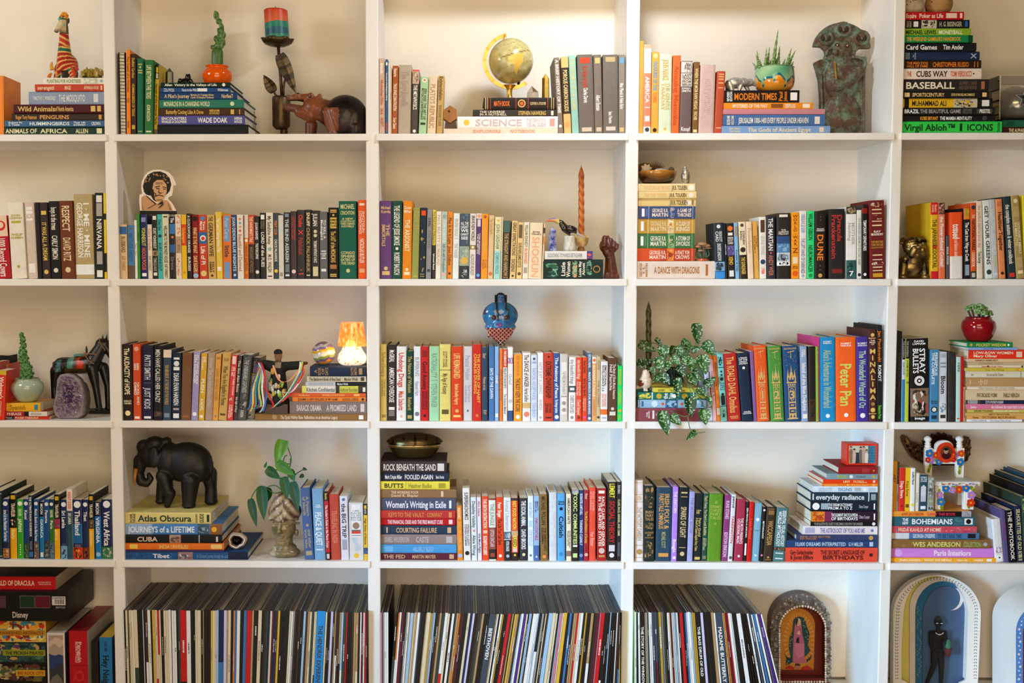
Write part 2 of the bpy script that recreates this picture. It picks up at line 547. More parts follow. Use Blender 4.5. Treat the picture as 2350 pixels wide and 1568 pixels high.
def uprights(bay, row, ox, oy, s, data, yf=0.010, base=None, W=None, gname=None, ybase=None):
    """one upright book a line: bottom left, bottom right, top left, top y (in crop units), h or p, cover, lettering, print"""
    z0 = SZ[row] if base is None else base
    yb = ROWY[row] if ybase is None else ybase
    out = []
    prev = PREV.get((bay, row))
    if prev and abs(prev[0] - P(ox + float(data.split()[0]) / s, yb, yf).x) > .012: prev = None
    for k, ln in enumerate(x for x in data.strip().splitlines() if x.strip()):
        q = ln.split(None, 7)
        xb0, xb1, xt0, yt = (float(t) for t in q[:4])
        hard = q[4][0] == 'h'
        text = q[7] if len(q) > 7 else ''
        f = yf + random.Random(k * 31 + ox).uniform(-0.003, 0.005)
        w_override = None
        for o2 in q[4][1:].split(';'):
            if o2.startswith('y'): f = float(o2[1:])
            if o2.startswith('w'): w_override = float(o2[1:])
        a = P(ox + xb0 / s, yb, f); b2 = P(ox + xb1 / s, yb, f); t = P(ox + xt0 / s, oy + yt / s, f)
        lo, hi = UP[bay][1] + 0.001, UP[bay + 1][0] - 0.001
        if bay > 0 and a.x < lo: a.x = lo
        if bay > 0 and t.x < lo: t.x = lo
        if bay < 4 and b2.x > hi: b2.x = hi
        if bay < 4 and t.x + (b2.x - a.x) > hi: t.x = hi - (b2.x - a.x)
        ordered = prev is None or a.x > prev[0] - .012
        if prev and ordered:
            w0 = b2.x - a.x
            pb, pt, pz = prev
            if a.x < pb + .0004: a.x = pb + .0004; w0 = max(.003, b2.x - a.x)
            h = min(t.z, pz) - z0
            gap = (pb + (pt - pb) * h / (pz - z0)) + .0004 - (a.x + (t.x - a.x) * h / (t.z - z0))
            if gap > 0: t.x += gap * (t.z - z0) / h
            b2.x = a.x + w0
            if bay < 4: t.x = min(t.x, hi - w0)
        if ordered: prev = PREV[(bay, row)] = (b2.x, t.x + (b2.x - a.x), t.z)
        dz = t.z - z0
        ang = math.atan2(t.x - a.x, dz)
        H = math.hypot(t.x - a.x, dz)
        T = max(0.0022, (b2.x - a.x) * math.cos(ang) - 0.0005)
        Wd = w_override or W or (min(0.205, H * (0.68 if hard else 0.64)))
        rot = Matrix.Rotation(ang, 4, 'Y')
        if ang >= 0:
            mw = Matrix.Translation((b2.x - 0.0002, f, z0 + 0.0002)) @ rot @ Matrix.Translation((-T / 2, 0, 0))
        else:
            mw = Matrix.Translation((a.x + 0.0002, f, z0 + 0.0002)) @ rot @ Matrix.Translation((T / 2, 0, 0))
        H -= 0.0
        o, title = make_book(H, T, Wd, hard, q[5], q[6], text, mw, gname or ('upright books on the %s of the %s' % (ROWN[row], BAYN[bay])), k * 17 + int(ox) + int(oy))
        out.append((o, title, q[5], q[6], hard))
    BOOKS.append(('up', bay, row, out))
    return out

def stack(bay, row, ox, oy, s, data, yf=0.010, base=None, W=None, gname=None):
    """lying books from the top one down: left, right, top y, bottom y, h or p, cover, lettering, print; returns the top's height"""
    lines = [x for x in data.strip().splitlines() if x.strip()]
    z = SZ[row] if base is None else base
    out = []
    for k, ln in enumerate(reversed(lines)):
        q = ln.split(None, 7)
        x0, x1, y0, y1 = (float(t) for t in q[:4])
        hard = q[4][0] == 'h'
        text = q[7] if len(q) > 7 else ''
        f = yf + random.Random(k * 13 + ox).uniform(-0.004, 0.006)
        w_override = None
        for o2 in q[4][1:].split(';'):
            if o2.startswith('y'): f = float(o2[1:])
            if o2.startswith('w'): w_override = float(o2[1:])
        ym = oy + (y0 + y1) / 2 / s
        a, b2 = P(ox + x0 / s, ym, f), P(ox + x1 / s, ym, f)
        xa, xb = max(a.x, UP[bay][1] + 0.001), min(b2.x, UP[bay + 1][0] - 0.001)
        a.x, b2.x = xa, xb
        L = b2.x - a.x
        T = max(0.0035, P(ox, oy + y0 / s, f).z - z)
        Wd = w_override or W or min(0.235, L * (0.70 if hard else 0.66))
        mw = Matrix.Translation((a.x, f, z + 0.0002)) @ Matrix.Rotation(-math.pi / 2, 4, 'Y') @ Matrix.Translation((T / 2, 0, -L))
        o, title = make_book(L, T - 0.0003, Wd, hard, q[5], q[6], text, mw, gname or ('stacked books on the %s of the %s' % (ROWN[row], BAYN[bay])), k * 19 + int(ox) + int(oy))
        z += T
        out.append((o, title, q[5], q[6], hard))
    out.reverse()
    BOOKS.append(('st', bay, row, out))
    return z
S = 4.75
# ---------------------------------------------------------------- top shelf
T00 = stack(0, 0, 0, 0, S, '''
470 1135 850 918 p f0e8d8 7f9a4a 6-62:*PLANTING FOR HONEYBEES|66-90#d8d8c0,a8c0a0,f0e8d8|93-98@88b0c8
380 1135 920 997 h c8442c f4d4ac 4-28:*serengeti|43-52:IMAGE|71-92:ARTHRALIA HOUSE|95-97_
312 1135 1000 1135 h 8e9cb8 e0e0e0 6-36:TIMOTHY C WINEGARD|40-75:*THE MOSQUITO|86-92_
145 1140 1140 1237 h 4a1418 e0b868 5-46:*Wild Animals|46-66:of North America|85-90_|92-96_
130 1137 1239 1316 h 382820 e0a058 4-27:Roger Tory Peterson|30-62:*PENGUINS|94-97_
50 1140 1316 1386 h 3f6890 e8eef0 4-21:Robert W./S. Tuttle|25-65:*HUMMINGBIRDS|69-81:Their Life/and Behavior|87-96:CROWN
5 1145 1386 1468 h 20382c e8e0b0 5-35:*ANIMALS OF|37-65:*AFRICA|72-84:ALLEN|92-97_''')
uprights(0, 0, 0, 0, S, '''
-75 43 -80 826 p;w0.13 f0860c c86808''')
uprights(1, 0, 260, 0, S, '''
145 188 138 543 p f4840c 8c3c08 8-50:*The Death of a Wombat|57-70:Smith/Pugh|84-92:Gardner
190 247 190 588 h 3f2a1c d8a848 5-30:Sheffield: Carolinas|37-77:*HUMMINGBIRDS OF TEXAS|88-93_
258 328 258 638 h 14694c d0b868 7-8.5_|10-13@|15-16.5_|18-19.5_|95-96_
338 430 344 655 h 2f7038 e0e0b0 7-52:*LIFE BETWEEN THE TIDES|60-82:ADAM NICOLSON|95-97_
430 482 460 702 p;y0.02 dcb830 2a2410 0-21#241c18|4-12_e0b838|13-20_d8d0c0|23-90:*Secrets of the National Parks|92-100#8a6a40,604830,a89060''')
T10 = stack(1, 0, 260, 0, S, '''
515 1272 903 953 h 10281c f0f0e8 6-17:Allen|20-81:*Victory in the Valleys of Life|88-94@
512 1275 955 1008 h 1f4a84 e4e8f0 5-20:The Adrian/Land Trust|31-52:*Focus in the Wild|53-67_f0f0f0|82-97:Wilderness
508 1348 1011 1086 h 1a3c70 e0c898 6-38:*A Pilot's Journey|40-70:Memoirs of a Tuskegee Airman/Curtis Christopher Robinson|80-95:NorfleeT
503 1420 1088 1180 h 2a7a66 e0e8b8 5-60:*MONARCHS IN A CHANGING WORLD|84-89@
500 1428 1182 1262 h 4a2c1a e0b858 8-52:*Butterfly Cooing Like A Dove|59-71:MIRIAM/ROTHSCHILD|84-88_|94-95_
488 1432 1262 1360 h 55559a f4f4f4 4-33:*ENCOUNTERS/WHALES & DOLPHINS|46-80:WADE DOAK|88-97:SHERIDAN/HOUSE
480 1470 1362 1464 h 161412 161412''', W=0.20)
uprights(2, 0, 850, 0, S, '''
72 91 70 655 p 6a6458 c8c0b0
93 158 93 638 p d2b09a b84830 6-20:Aristotle^ffffff|28-61:*Nicomachean Ethics|66-74:2nd ed.|78-90:HACKETT
162 191 163 648 p 1f5a86 f0f0f0 4-8_|18-55:*Groundwork of the Metaphysics of Morals|84-96_b04040
194 212 195 692 p f0e8d8 a8a098
213 231 213 695 p eedccc c08070 30-60:On Method^c06050
232 295 243 718 p a84c10 f4e4c4 4-16:Nietzsche|26-66:*THUS SPAKE ZARATHUSTRA|76-92:Dover Classics
300 440 312 710 h bca994 ac9a86 9-60:~The Encyclopedia^b09e88
440 515 460 762 p 3a3430 f4ecdc 0-2.5#e84c50|2.5-22#c8a888,a09070,806850,d0c0a8|24-62:*THE METAPHYSICS|93-98@
525 610 550 840 p a8cc9c 20281c 2-10@f4f4e4|3.5-8@e08840|20-75:*ZEN AND THE ART OF/MOTORCYCLE MAINTENANCE|80-84_
617 712 641 830 p e4ccaa b88a60 14-90:PLATO'S REPUBLIC
718 785 742 830 p c49a58 4c3a18 1-42:*Existentialism|50-86:FROM DOSTOEVSKY TO SARTRE^7a6434''')
T20 = stack(2, 0, 1150, 0, S, '''
-190 600 1065 1192 h 2a201a e8a868 2-3.5#c8a860|5-6#c8a860|9-45#a83818|10-44#241a16|14-36:*MATH BOOK^f07028|47-58@d8a860|48.5-56.5@8a3c18|50.5-54.5@d87838|61-89#a83818|62-88#241a16|64-86:CLIFFORD A. PICKOVER^d8b878|93-94#c8a860|96-97#c8a860
-307 608 1195 1268 h 38302a e4d4b8 8-45:*THE UNIVERSE/IN A NUTSHELL|54-87:STEPHEN HAWKING^d8b058|93-96_
-475 618 1270 1400 h f8f0ea d0c0c0 6-12@f0c850|16-66:*SCIENCE|69-88:THE DEFINITIVE/VISUAL GUIDE|92-97_f0a090
-620 618 1402 1453 h f0d0b6 d0987c 20-55:*EXPLORERS|58-80:NOTEBOOK''', W=0.2)
uprights(2, 0, 1150, 0, S, '''
622 680 575 630 h 857462 f4e8dc 3-73:*A BRIEF HISTORY OF TIME|88-92@
688 768 650 622 h e8b470 3a2c1c 14-74#3c3026|17-71:*POROUS CARBON SOLIDS^f0cc88|84-92@d8a460
775 850 735 605 p 90bfae d0b87c 4-70:~THE DYNAMICS OF GAS LASERS
852 1020 828 598 h 70645a c84830 4-11_d84020|14-42:~The Origin of Species|42-61:Charles Darwin^f0e8e0|92-97_d0b8a0
1024 1110 1005 598 h 796c5e f0e8e0 4-11_c8b070|51-71:Albert Einstein|92-97_d0b8a0
1114 1278 1108 598 h 70665a f0e8e0 3-9_b8a070|72-87:Isaac Newton|91-96_d0c0b0
1282 1352 1281 597 h 887c6e f0e8e0 4-11_6098c0|36-69:Max Planck & Niels Bohr|92-97_d8b070''')
uprights(3, 0, 1450, 0, S, '''
70 121 78 447 h e0a444 e0a444
126 205 132 487 p f6ece4 f8f0e8 0-4.5#f4ac90|32-92#ec8462|36-65:*AMERICA|70-71_|80-86_|93-98@404040
208 288 220 566 p e0a440 5c98bc 2-8@e8c880|11-47:*TREASURES OF THE|49-62:TOMBS^e07838|93-98@302010
289 428 300 590 h d4dcbc d4b468 7-33:~JOHN NANCE|36-70:*THE GENTLE/TASADAY|92-96@
429 515 450 605 h e86a2e c4501c 12-90:~Amazing Mummies
520 645 540 667 h 6e5a56 ece4dc 1-16#cfc4ba,8a7a74,e0d8d0|17-35#d4cabe|17.5-34.5=*LAST/TRAIN/FROM/BERLIN^6e5a56|36-43=HOWARD K./SMITH|90-97=Knopf
655 720 678 677 h 80562a e8d098 9-66:*WHEN THE MOB RAN VEGAS|69-81:FISCHER|94-98_
725 890 750 708 h ccaca2 d8c4bc 20-70:~ILLUSTRATED HISTORY^d4b6ac
897 985 935 778 h b84e2e e0a468 4-6_|8-10_|12-14_|18-20_|26-27.5_|90-92_''')
T30 = stack(3, 0, 1750, 0, S, '''
-417 402 985 1118 p 181210 e07a1c 3-11=REVISED/EDITION^f0f0f0|13-70:*MODERN TIMES|72-84=Paul/Johnson|88-97_f0e8e0
-425 555 1120 1187 p e88c20 f4e4cc 10-49:*MYSTERIES OF THE PAST|53-66_8a5020|68-80:AMERICAN/HERITAGE|88-96_
-433 680 1190 1246 h c8828a c8828a
-440 680 1250 1373 h 446a9e e4dccc 4-12=BOEHM/HOLCOMB|16-84:*JERUSALEM 1000-1400 EVERY PEOPLE UNDER HEAVEN|90-95_
-445 738 1374 1451 h 7a9cc8 e0d0ac 7-17:Barbara Watterson/Linda Gordon|24-82:*The Gods of Ancient Egypt|90-94_''', W=0.22)
T40 = stack(4, 0, 2050, 0, S, '''
105 772 130 214 h c0161a f4dccc 3-20:Esquire|25-65:*Poker as Life|70-88_f0d0c0|93-97_
105 832 218 312 h 1a1816 c0b8a0 4-12=FRIDAY/NIGHT|15-22_e8e4dc|27-50#c8c0a8,181614,e0d8c8,302c28|54-88:H. G. BISSINGER|93-97_2068c0
105 850 312 387 p 8cb432 1a2a10 3-48:MICHAEL LEWIS|52-87:*MONEYBALL^f4f4dc
105 870 387 466 p 188a4c f0ac38 3-82:*THE WEEKEND GAMBLER'S HANDBOOK|93-99#104830
105 907 468 562 h 14181c f4f4f4 3-46:*Card Games|54-82:Tim Ander
100 942 565 657 h 1a2c4c a8bcd4 3-9=GOLF/ROUND|12-17=by/Darwin|88-96:X
98 960 658 744 h 2a1810 e8801c 5-32:*THE MAD DOG/HALL OF FAME|38-84:CHRISTOPHER RUSSO|91-92_|95-96_
96 962 748 860 h ecdcd2 3a2420 4-10:THE^c05030|16-56:*CUBS WAY|60-87:TOM VERDUCCI^d05a38|89-91@
95 1043 866 996 h 282020 ece4cc 3-60:*BASEBALL|65-86:GEOFFREY C. WARD/AND KEN BURNS^6a5a50|91-95_b06a50
92 1046 998 1073 h 1a1816 e8c888 2-8_|11-48:SPORTSCENTURY|56-83:EDITED BY MICHAEL MACCAMBRIDGE|92-97_
90 1085 1075 1174 h e8b81c 1c1810 3-8#1c1810|11-49:~MUHAMMAD ALI|57-83#d0c8b8,282420,a09888,e8b81c|83-100#181614|88-96_f0f0f0
90 1110 1176 1254 h 1c1a1a f0f0f0 2-18:*BRAZIL|19-63:*THE BEAUTIFUL GAME^a8a4a0|65-75:CHRISTOPHER/PILLITZ^706c68|80-97_484440|83-95:PRESTEL
88 1112 1256 1324 h 161616 f4f4f4 20-39:KOBE BRYANT^f0a828|41-75:*THE MAMBA MENTALITY|85-92@404040
82 1185 1325 1452 h 32cc4c 103018 3-54:Virgil Abloh™|58-60.5_|65-91:*ICONS|95-98=TASCHEN''', W=0.23)
T41 = stack(4, 0, 2050, 0, S, '''
1196 1520 1312 1387 h 1c6448 0c3020 10-40:THE BEST/OF SPORTS|72-76_d0b070
1191 1500 1389 1456 h 4a1814 ecdcac 22-88:*THE ALPHABET''', W=0.23, yf=0.02)

# ---------------------------------------------------------------- second shelf
O2 = 335
uprights(0, 1, 0, O2, S, '''
-20 126 -78 765 p b4101f f0e0d8 0-33#ecccb0|4-28@d82818|10-20@f0d0b0|35-97:*1000 Record Covers
130 292 80 620 h eee4d6 b4a83c 15-22=JOHN/LENNON|24-27_b4b430|40-48=PHILIP/NORMAN|82-86@
296 412 258 617 h d6c4b6 f4f0ec 6-10_|11-15_|17-19@|21-24_|80-92_
416 460 380 617 h 1c1a18 1c1a18
466 553 425 618 h 382a28 e0bc5c 11-16_|26-76:*IT WAS ALL A DREAM|88-94@
559 670 527 603 h 1a1614 e8e0d0 8-37:*boys in the trees|44-75:CARLY SIMON|86-92@
674 820 639 600 h 70361a e8d0a4 6-39:*RESPECT|47-77:DAVID RITZ|85-92@
823 1030 798 527 h b8a272 f4f4ec 10-75:~I · ME · MINE/GEORGE HARRISON|83-95#f0f4f4
1040 1138 1029 512 h 1c2628 f4ece4 3-11_e8e8e0|12-27_b0aaa4|30-65:~NIRVANA|68-83_b0aaa4|90-98_f0f0ec
1140 1168 1124 512 p e4c41c 1c1c10 24-31#1c1c10|70-92#1c1c10''')
uprights(1, 1, 260, O2, S, '''
75 156 65 857 p dcbc8c 6a5030 4-18#3060a0|22-52:BLUEBEARD|58-85:KURT VONNEGUT^b87848
158 235 150 865 p 4a7cb0 203050 4-8@806040|75-100#6a5238|15-68:~MOTHER NIGHT^38608c
238 267 220 810 p f0eeea 909090 20-80:~Player Piano
268 296 255 745 p 348c28 185010 10-60:~Slapstick
297 378 282 745 p 1f2860 e8a048 5-12_8890c0|21-49:VONNEGUT^dcd050|52-86:*HOCUS POCUS^f07420|91-96_f4f4f4
382 430 370 857 p e8d8c4 c88858 5-50:~Cat's Cradle|58-85:KURT VONNEGUT^907860
430 491 415 750 p 28221e ece4d4 2-8_|21-53:KURT VONNEGUT|56-64#a88868,604838|67-88:*TIMEQUAKE^b0a890|90-95_
492 545 474 747 p 44b8b0 183858 8-25:~Dead Eye|31-36@|44-88:KURT VONNEGUT
546 615 530 745 p dcd8bc 303828 3-5_|18-75:*WELCOME TO THE MONKEY HOUSE|77-98:KURT VONNEGUT
619 680 611 770 p 262220 f4f4f4 2-10:The|12-28#3a78b8|31-35@f08848|45-58#3060a0|60-90:~Sirens^807870
686 748 672 748 p e8dcc8 b85c28 0-33#e8d8c0,e88848,f0e0d0|34-60#c09878,8a6a50,a88868|62-98#e8d8c8,e0a070,d88848
751 806 738 750 p f0bc1c d82c14 15-48#e0401c|20-44:~Galapagos^f0bc1c|88-92@c89818
809 858 792 738 p 1a1816 f0ece4 3-60:*A CLOCKWORK ORANGE|66-88:BURGESS
861 940 842 750 h 901e1c ecd08c 2-11@281818|20-60:*WHAT IS THE WHAT|64-90:DAVE EGGERS|91-99@98c0dc
945 1032 928 752 p d03e1c f4ecdc 2-9@4890c8|10-24:Yann/Martel|27-45#2c68a8|30-43@f4f4f4|34-40@e04020|49-78:*Life of Pi|86-97@e0c878
1039 1121 1018 752 p d4ac5c 3a2a18 3-10:THE|12-65:*GERMAN WIFE|73-90:KELLY/RIMMER|93-97@
1122 1196 1108 720 h ecc84c fcf4e4 10-60:*No One is Talking About This|82-88_
1199 1290 1190 748 p ec741c 28404c 2-42_6ca0d0|6-38:Peter Carey^a8c8e8|48-66:*little|74-99_6ca0d0
1298 1356 1282 752 p 204470 d0e0f0 4-40:JOAN DIDION|42-88:*BLUE NIGHTS|92-96@
1358 1424 1345 750 p ece4da c88060 5-9@e08850|11-15@70b0c8|17-21@e0a860|23-27@d86848|30-88:*Beautiful and Damned''')
uprights(1, 1, 560, O2, S, '''
5 50 0 752 p e87e18 9c4c10 0-36#e4dcd0|37-43@f4f4f4|46-88:ORIENT EXPRESS|92-98_c06010
53 116 42 752 p d0441c f4e0b8 3-43:*THE HANDMAID'S TALE|46-100#241c18|50-90:MARGARET ATWOOD^907050
121 174 108 770 p 1c1a18 ece8e0 10-37:JULIAN BARNES|43-68:*THE PORCUPINE|86-92@
179 241 170 730 p 1a1816 ece8e0 3-10_f4f4f4|12-24:William/Golding^907858|29-82:*LORD of the FLIES
246 322 238 728 p f0e4d2 4a4238 5-48:*My Sunshine Away|52-58@90b8a0|63-90:M.O. WALSH|95-97_202020
323 378 317 730 p 282826 ece4d8 0-100#2c4450,282826,302c2a|12-33:FIGHT CLUB^f08830|40-74:CHUCK PALAHNIUK|84-92@e8c838
381 437 370 757 p dcd6cc 98b4c0 18-26#c8d8dc,dcd6cc|90-96_a89888
441 508 432 725 p 24201e d4dce4 2-7_8090a0|10-75:*THE BLIND ASSASSIN|78-90_707c88|93-96_
511 576 505 712 p 3e2c30 b83840 8-72:*THE HAUNTING/OF HILL HOUSE|86-92@e8d0d0
578 664 575 698 p 201c1c ec3020 7-25:Choke|29-36:X|40-65:Palahniuk^a82c20|86-88@|92-93.5_
670 732 668 695 p 1c1816 f0e0b0 4-24:*SNUFF|26-90:CHUCK PALAHNIUK^b89858|94-95.5_
737 823 728 705 p 1a1818 ece8dc 5-23:*JULIAN|28-33@d8d0a0|34-39@d8d0a0|44-76:~THE MAN WITHOUT A FACE|82-96_d8d0a0
828 912 820 718 h 6a6a6a f4f4f4 12-42:*TO KILL A/Mockingbird|58-59.5_|61-67=HARPER/LEE|68.5-70_|85-89_
920 1030 918 673 h 1a1410 e0b858 3-4.5_|5.5-7_|9-12@|14-29_e8c860|15-28=JAMES/FENIMORE/COOPER^3a2c18|33-77:*The LAST of the MOHICANS|80-86_b07840|93-94.5_|95.5-97_
1040 1231 1031 602 h 14604a dcd494 3-19=MICHAEL/CRICHTON|21-34=A NEW/COLLECTION OF/THREE COMPLETE/NOVELS|64-82=*CONGO/SPHERE/EATERS OF/THE DEAD|87-92@
1243 1333 1243 590 h ec5c1c f4dcc4 4-7_|14-43:*SHOTGUN/LOVESONGS|49-80:NICKOLAS BUTLER|87-92_f0b080''')
uprights(2, 1, 850, O2, S, '''
100 233 99 600 h 6c447c e4c07c 6-16=Michael/Korda|30-58:*THE/IMMORTALS|84-89@|90-95_
235 345 235 600 h 1c4c3a f0ecdc 6-57:THE LEGEND OF JESSE SMOKE|59-63@|66-95:ROBERT BAUSCH
347 446 358 600 h f08e1c f8e8bc 6-16=Sue/Miller|24-65:*THE ARSONIST|86-90@|91-95_
448 523 467 675 h a0a050 d0bc68 4-21=THE/FALL OF/A/SPARROW^c8b060|24-30=Robert/Hellenga^c8b060|96-97_
525 601 540 675 h 22303c c0a058 4-11_f0501c|12-92#22303c,22303c,b89c5c|93-94_|96-97_
603 660 617 695 p 8e8a8c 3c3844 12-25:Ed McBain|30-55:*GHOSTS^68666c|86-90_
672 706 681 698 p f0d040 201c10 2-50:*The Free-Lance Pallbearers|51-100#1c1814|54-96:Ishmael Reed^f0ece0
709 766 720 715 p f2e6d4 ccac8c 5-46:PAUL BEATTY|48-80:*SLUMBERLAND
768 830 778 718 p bcc8b8 4c7c84 4-10@98a898|12-46:TOM ROBBINS^dce4dc|48-90:*Still Life with Woodpecker|91-96@e8b0a8
832 891 841 718 p ec881c 583018 9-48:*Play It As It Lays|52-80:Joan Didion|90-94@
893 960 908 735 p eceeea b0b0a8 8-35:VIRGINIA WOOLF|38-39_|46-68:*THE WAVES
966 1073 975 740 p 30485c f0f0f0 0-50#34485c,4a7088,2c4458|50-80#98a890,7898a0,b8c0a0|66-78@e0b050|80-100#182430,203040,101c28,c8d0d8|12-40=*ALL THE/LIGHT/WE/CANNOT/SEE
1076 1143 1090 740 p eae0d6 282420 3-42:*BRAVE NEW WORLD|48-55#9a8038|49.5-53.5@f0ece0|62-95:ALDOUS HUXLEY^8c8078
1145 1201 1155 738 p 482a6c ecdccc 0-8#ece4dc|1-7@e0a070|9-20_dccccc|30-78:TONI MORRISON/*THE BLUEST EYE|92-97@60b0e4
1204 1275 1215 742 p f8981c b85c1c 2-7@b84c10|15-58:*SONG OF SOLOMON^e8ac48|70-85:TONI/MORRISON
1278 1336 1295 758 p e4c08c b08858 5-30:~The Good Earth|88-96@d87840
1341 1413 1360 775 p e0d8a4 607850 0-55#e8dcac|55-100#a8d8cc|4-8@e8b850|12-52:JOHN GRISHAM^78906c|58-92:*CAMINO WINDS^58a0a0
1416 1431 1426 775 p e8d4a4 a89060''')
uprights(2, 1, 1150, O2, S, '''
5 85 26 815 p 3a2e20 c09c64 0-20#3c6054|22-95:~THE STRAIGHT AND NARROW|97-98_
91 156 120 818 p e4c080 3a3020 3-60:*GREAT EXPECTATIONS|66-88:DICKENS|93-97@
163 226 184 835 p ecc884 5a4830 4-28_6a5438|36-80:~DUBLINERS JAMES JOYCE|88-94@
231 292 250 832 p ecdec6 887858 5-44:WILLIAM KENNEDY|46-74:*IRONWEED^ec7430|80-90_a8a088
294 435 317 840 p f0d8b4 f0ac80 14-22=James/Clavell's^3a3028|25-98:*SHOGUN
437 456 466 845 p e0c094 302820 8-18#302820|24-38#ec8c4c''')
T21 = stack(2, 1, 1150, O2, S, '''
475 998 1148 1232 p e6e0d8 8c8c8c 6-78:~SLOUCHING TOWARDS BETHLEHEM|32-82#302c38|50-64#e0502c|88-100#382c78,e8582c,4c3890|4-82#e6e0d8|6-78:SLOUCHING TOWARDS BETHLEHEM
458 1113 1238 1440 h 1a2e26 f4ecd8 2-29#1a2e26,1a2e26,5c9470,88b898,2c5c44|29-46=*Little/Women|47-58#1a2e26,5c9470,88b898,e0a060|58-70=Louisa May/Alcott|71-82#1a2e26,1a2e26,5c9470,88b898|83-95@c08838|84.5-93.5@1a2e26''', W=0.14)
T31 = stack(3, 1, 1450, O2, S, '''
65 690 412 495 p ecd098 3a3020 10-56:THE RETURN OF THE KING^dcb078|59-86:J.R.R. TOLKIEN|88-99@f8ecd8
72 703 500 572 p e8cc8c 3a3020 10-50:THE TWO TOWERS^dcb070|53-83:J.R.R. TOLKIEN|86-96@f4e8d0
70 698 575 660 p e4c480 3a3020 55-86:J.R.R. TOLKIEN|82-92@f4e8d0|93-96_8c7850
78 692 660 793 p 344878 ecdccc 5-10_f4f4f4|12-16_50689c|17-18#a0b0d0|23-52:GEORGE R.R./MARTIN|54-65#344878,7090c0,c0a090|68-93:A GAME OF/THRONES|95-96#a0b0d0
68 688 796 950 p c8983c ecdcc0 5-10_f4f4f4|12-15_b08430|17-18#e8d098|22-50:GEORGE R.R./MARTIN^e0cca0|52-63#e0c898,c8802c,f0e0c0|67-91:A CLASH OF/KINGS|95-96#e8d098
65 683 957 1112 p 346c3c e8e4d0 5-10_f4f4f4|12-15_4c8854|17-18#90b890|22-50:GEORGE R.R./MARTIN|53-65#78a870,c0b890,346c3c|67-92:A STORM OF/SWORDS|95-96#90b890
58 685 1117 1254 p c0381c f4d8c4 5-10_f4f4f4|12-15_d85c30|17-18#f0a080|0-40#d84c1c|21-50:GEORGE R.R./MARTIN|52-64#e87830,f0a050,a02c18|66-91:A FEAST FOR/CROWS|95-96#f0a080
55 907 1257 1439 h e2d0c0 b46c2c 3-14=GEORGE/R. R./MARTIN|22-80:A DANCE WITH DRAGONS|88-91_''', W=0.15)
uprights(3, 1, 1450, O2, S, '''
911 1020 889 842 p 1a2c38 dce0dc 3-10@|15-34:ORSON SCOTT/CARD|37-68:ENDER'S SHADOW|70-86#80b0d8,304050,1a2c38|87-100#3488d0
1022 1046 986 842 p 121212 e0e0e0 5-90:~EARTH AFIRE
1051 1129 1030 845 p 1c1a1c f0e8e0 4-15@f07428|17-22_|24-38=ORSON/SCOTT/CARD|40-58#605090,9080b0,483c70|60-75:XENO^f0b838|85-96_dce0e0
1132 1173 1100 838 p 84b8dc 405880 7-24_b08c58|40-95:~Kavalier & Clay
1185 1262 1160 830 p ecdcbc 1c1810 3-9@504838|16-40:STEPHEN/KING|44-54@302820|58-100#241c14|62-92:*THE GUNSLINGER^e0bc58
1270 1331 1245 828 p f0d4b4 cc9c7c 6-60:~Foundation
1336 1391 1310 825 p e4ac50 7c4c18 25-75:*I, ROBOT/ISAAC ASIMOV
1394 1467 1388 775 p ece6dc 909090 5-25_5a3828|30-62:GEORGE ORWELL^c4bcb4|68-77@304868|82-92:*1984^f0581c''')
uprights(3, 1, 1750, O2, S, '''
50 141 35 770 p 2a2a36 f0ece4 3-55:*THE MARTIAN|57-60@f05060|62-95:ANDY WEIR^c07058
155 300 155 735 p 282422 e8e0d0 2-6_|24-33=THE/*ILLUMINATUS!/TRILOGY|35-46#2c4c80|46-60#4c80b0,88b0d0|60-74#c8d4dc,303438,8898a8|74-80#f4f4f4,101010
314 398 315 727 p f89c18 8c3c10 3-50=*W/O/R/L/D/-/W/A/R|52-62=Z|67-77_f4dcb8|80-85=MAX/BROOKS|87-97@ec5c18
404 479 405 710 p ece4de 707c90 5-32:URSULA K. LE GUIN^6c90b8|40-92:*THE LEFT HAND OF DARKNESS|93-98@a8b0b8
482 563 485 710 p 2edc7c 0c3820 4-43:WILLIAM GIBSON|50-90:*NEUROMANCER|92-98@20904c
568 686 575 712 p 221c1a ec842c 25-30=FRANK/HERBERT^e8e0d8|34-73:*DUNE|92-98@d89858|8-9@e0a858|13-14@e0a858|80-81@e0a858|86-87@e0a858
725 898 722 690 h 24201e c0342c 8-72:Dracula/Frankenstein|86-92_802420
910 1021 913 665 p f0ece8 b0aca8 0-10#3a3028,b09878,706048|22-55:~MOTHER/Nothing|74-100#2c5c58,406c68,1c3c40|88-97=7^f0f0f0
1030 1080 1030 700 p e4e0da 909890 12-80:DO ANDROIDS DREAM OF ELECTRIC SHEEP|91-97@303030
1086 1147 1085 640 p 1a1a1a f4f4f4 5-12#902018|21-62:*TEMPORARY DEPARTURES|92-96@
1172 1338 1160 597 h 6e1816 ecd0a4 2-9#6e1816,6e1816,d8c0a0|11-12.5_|16-17.2_|18-25#6e1816,6e1816,d8c0a0|26-27.2_|31-32.7_|38-45=RAY/BRADBURY^f8f0e8|51-62=THE MARTIAN/CHRONICLES/THE ILLUSTRATED MAN^c89438|69-70.5_|75-76.2_|78-83#6e1816,6e1816,d8c0a0|84.5-86_|89-90.2_|93-98_c89820''')
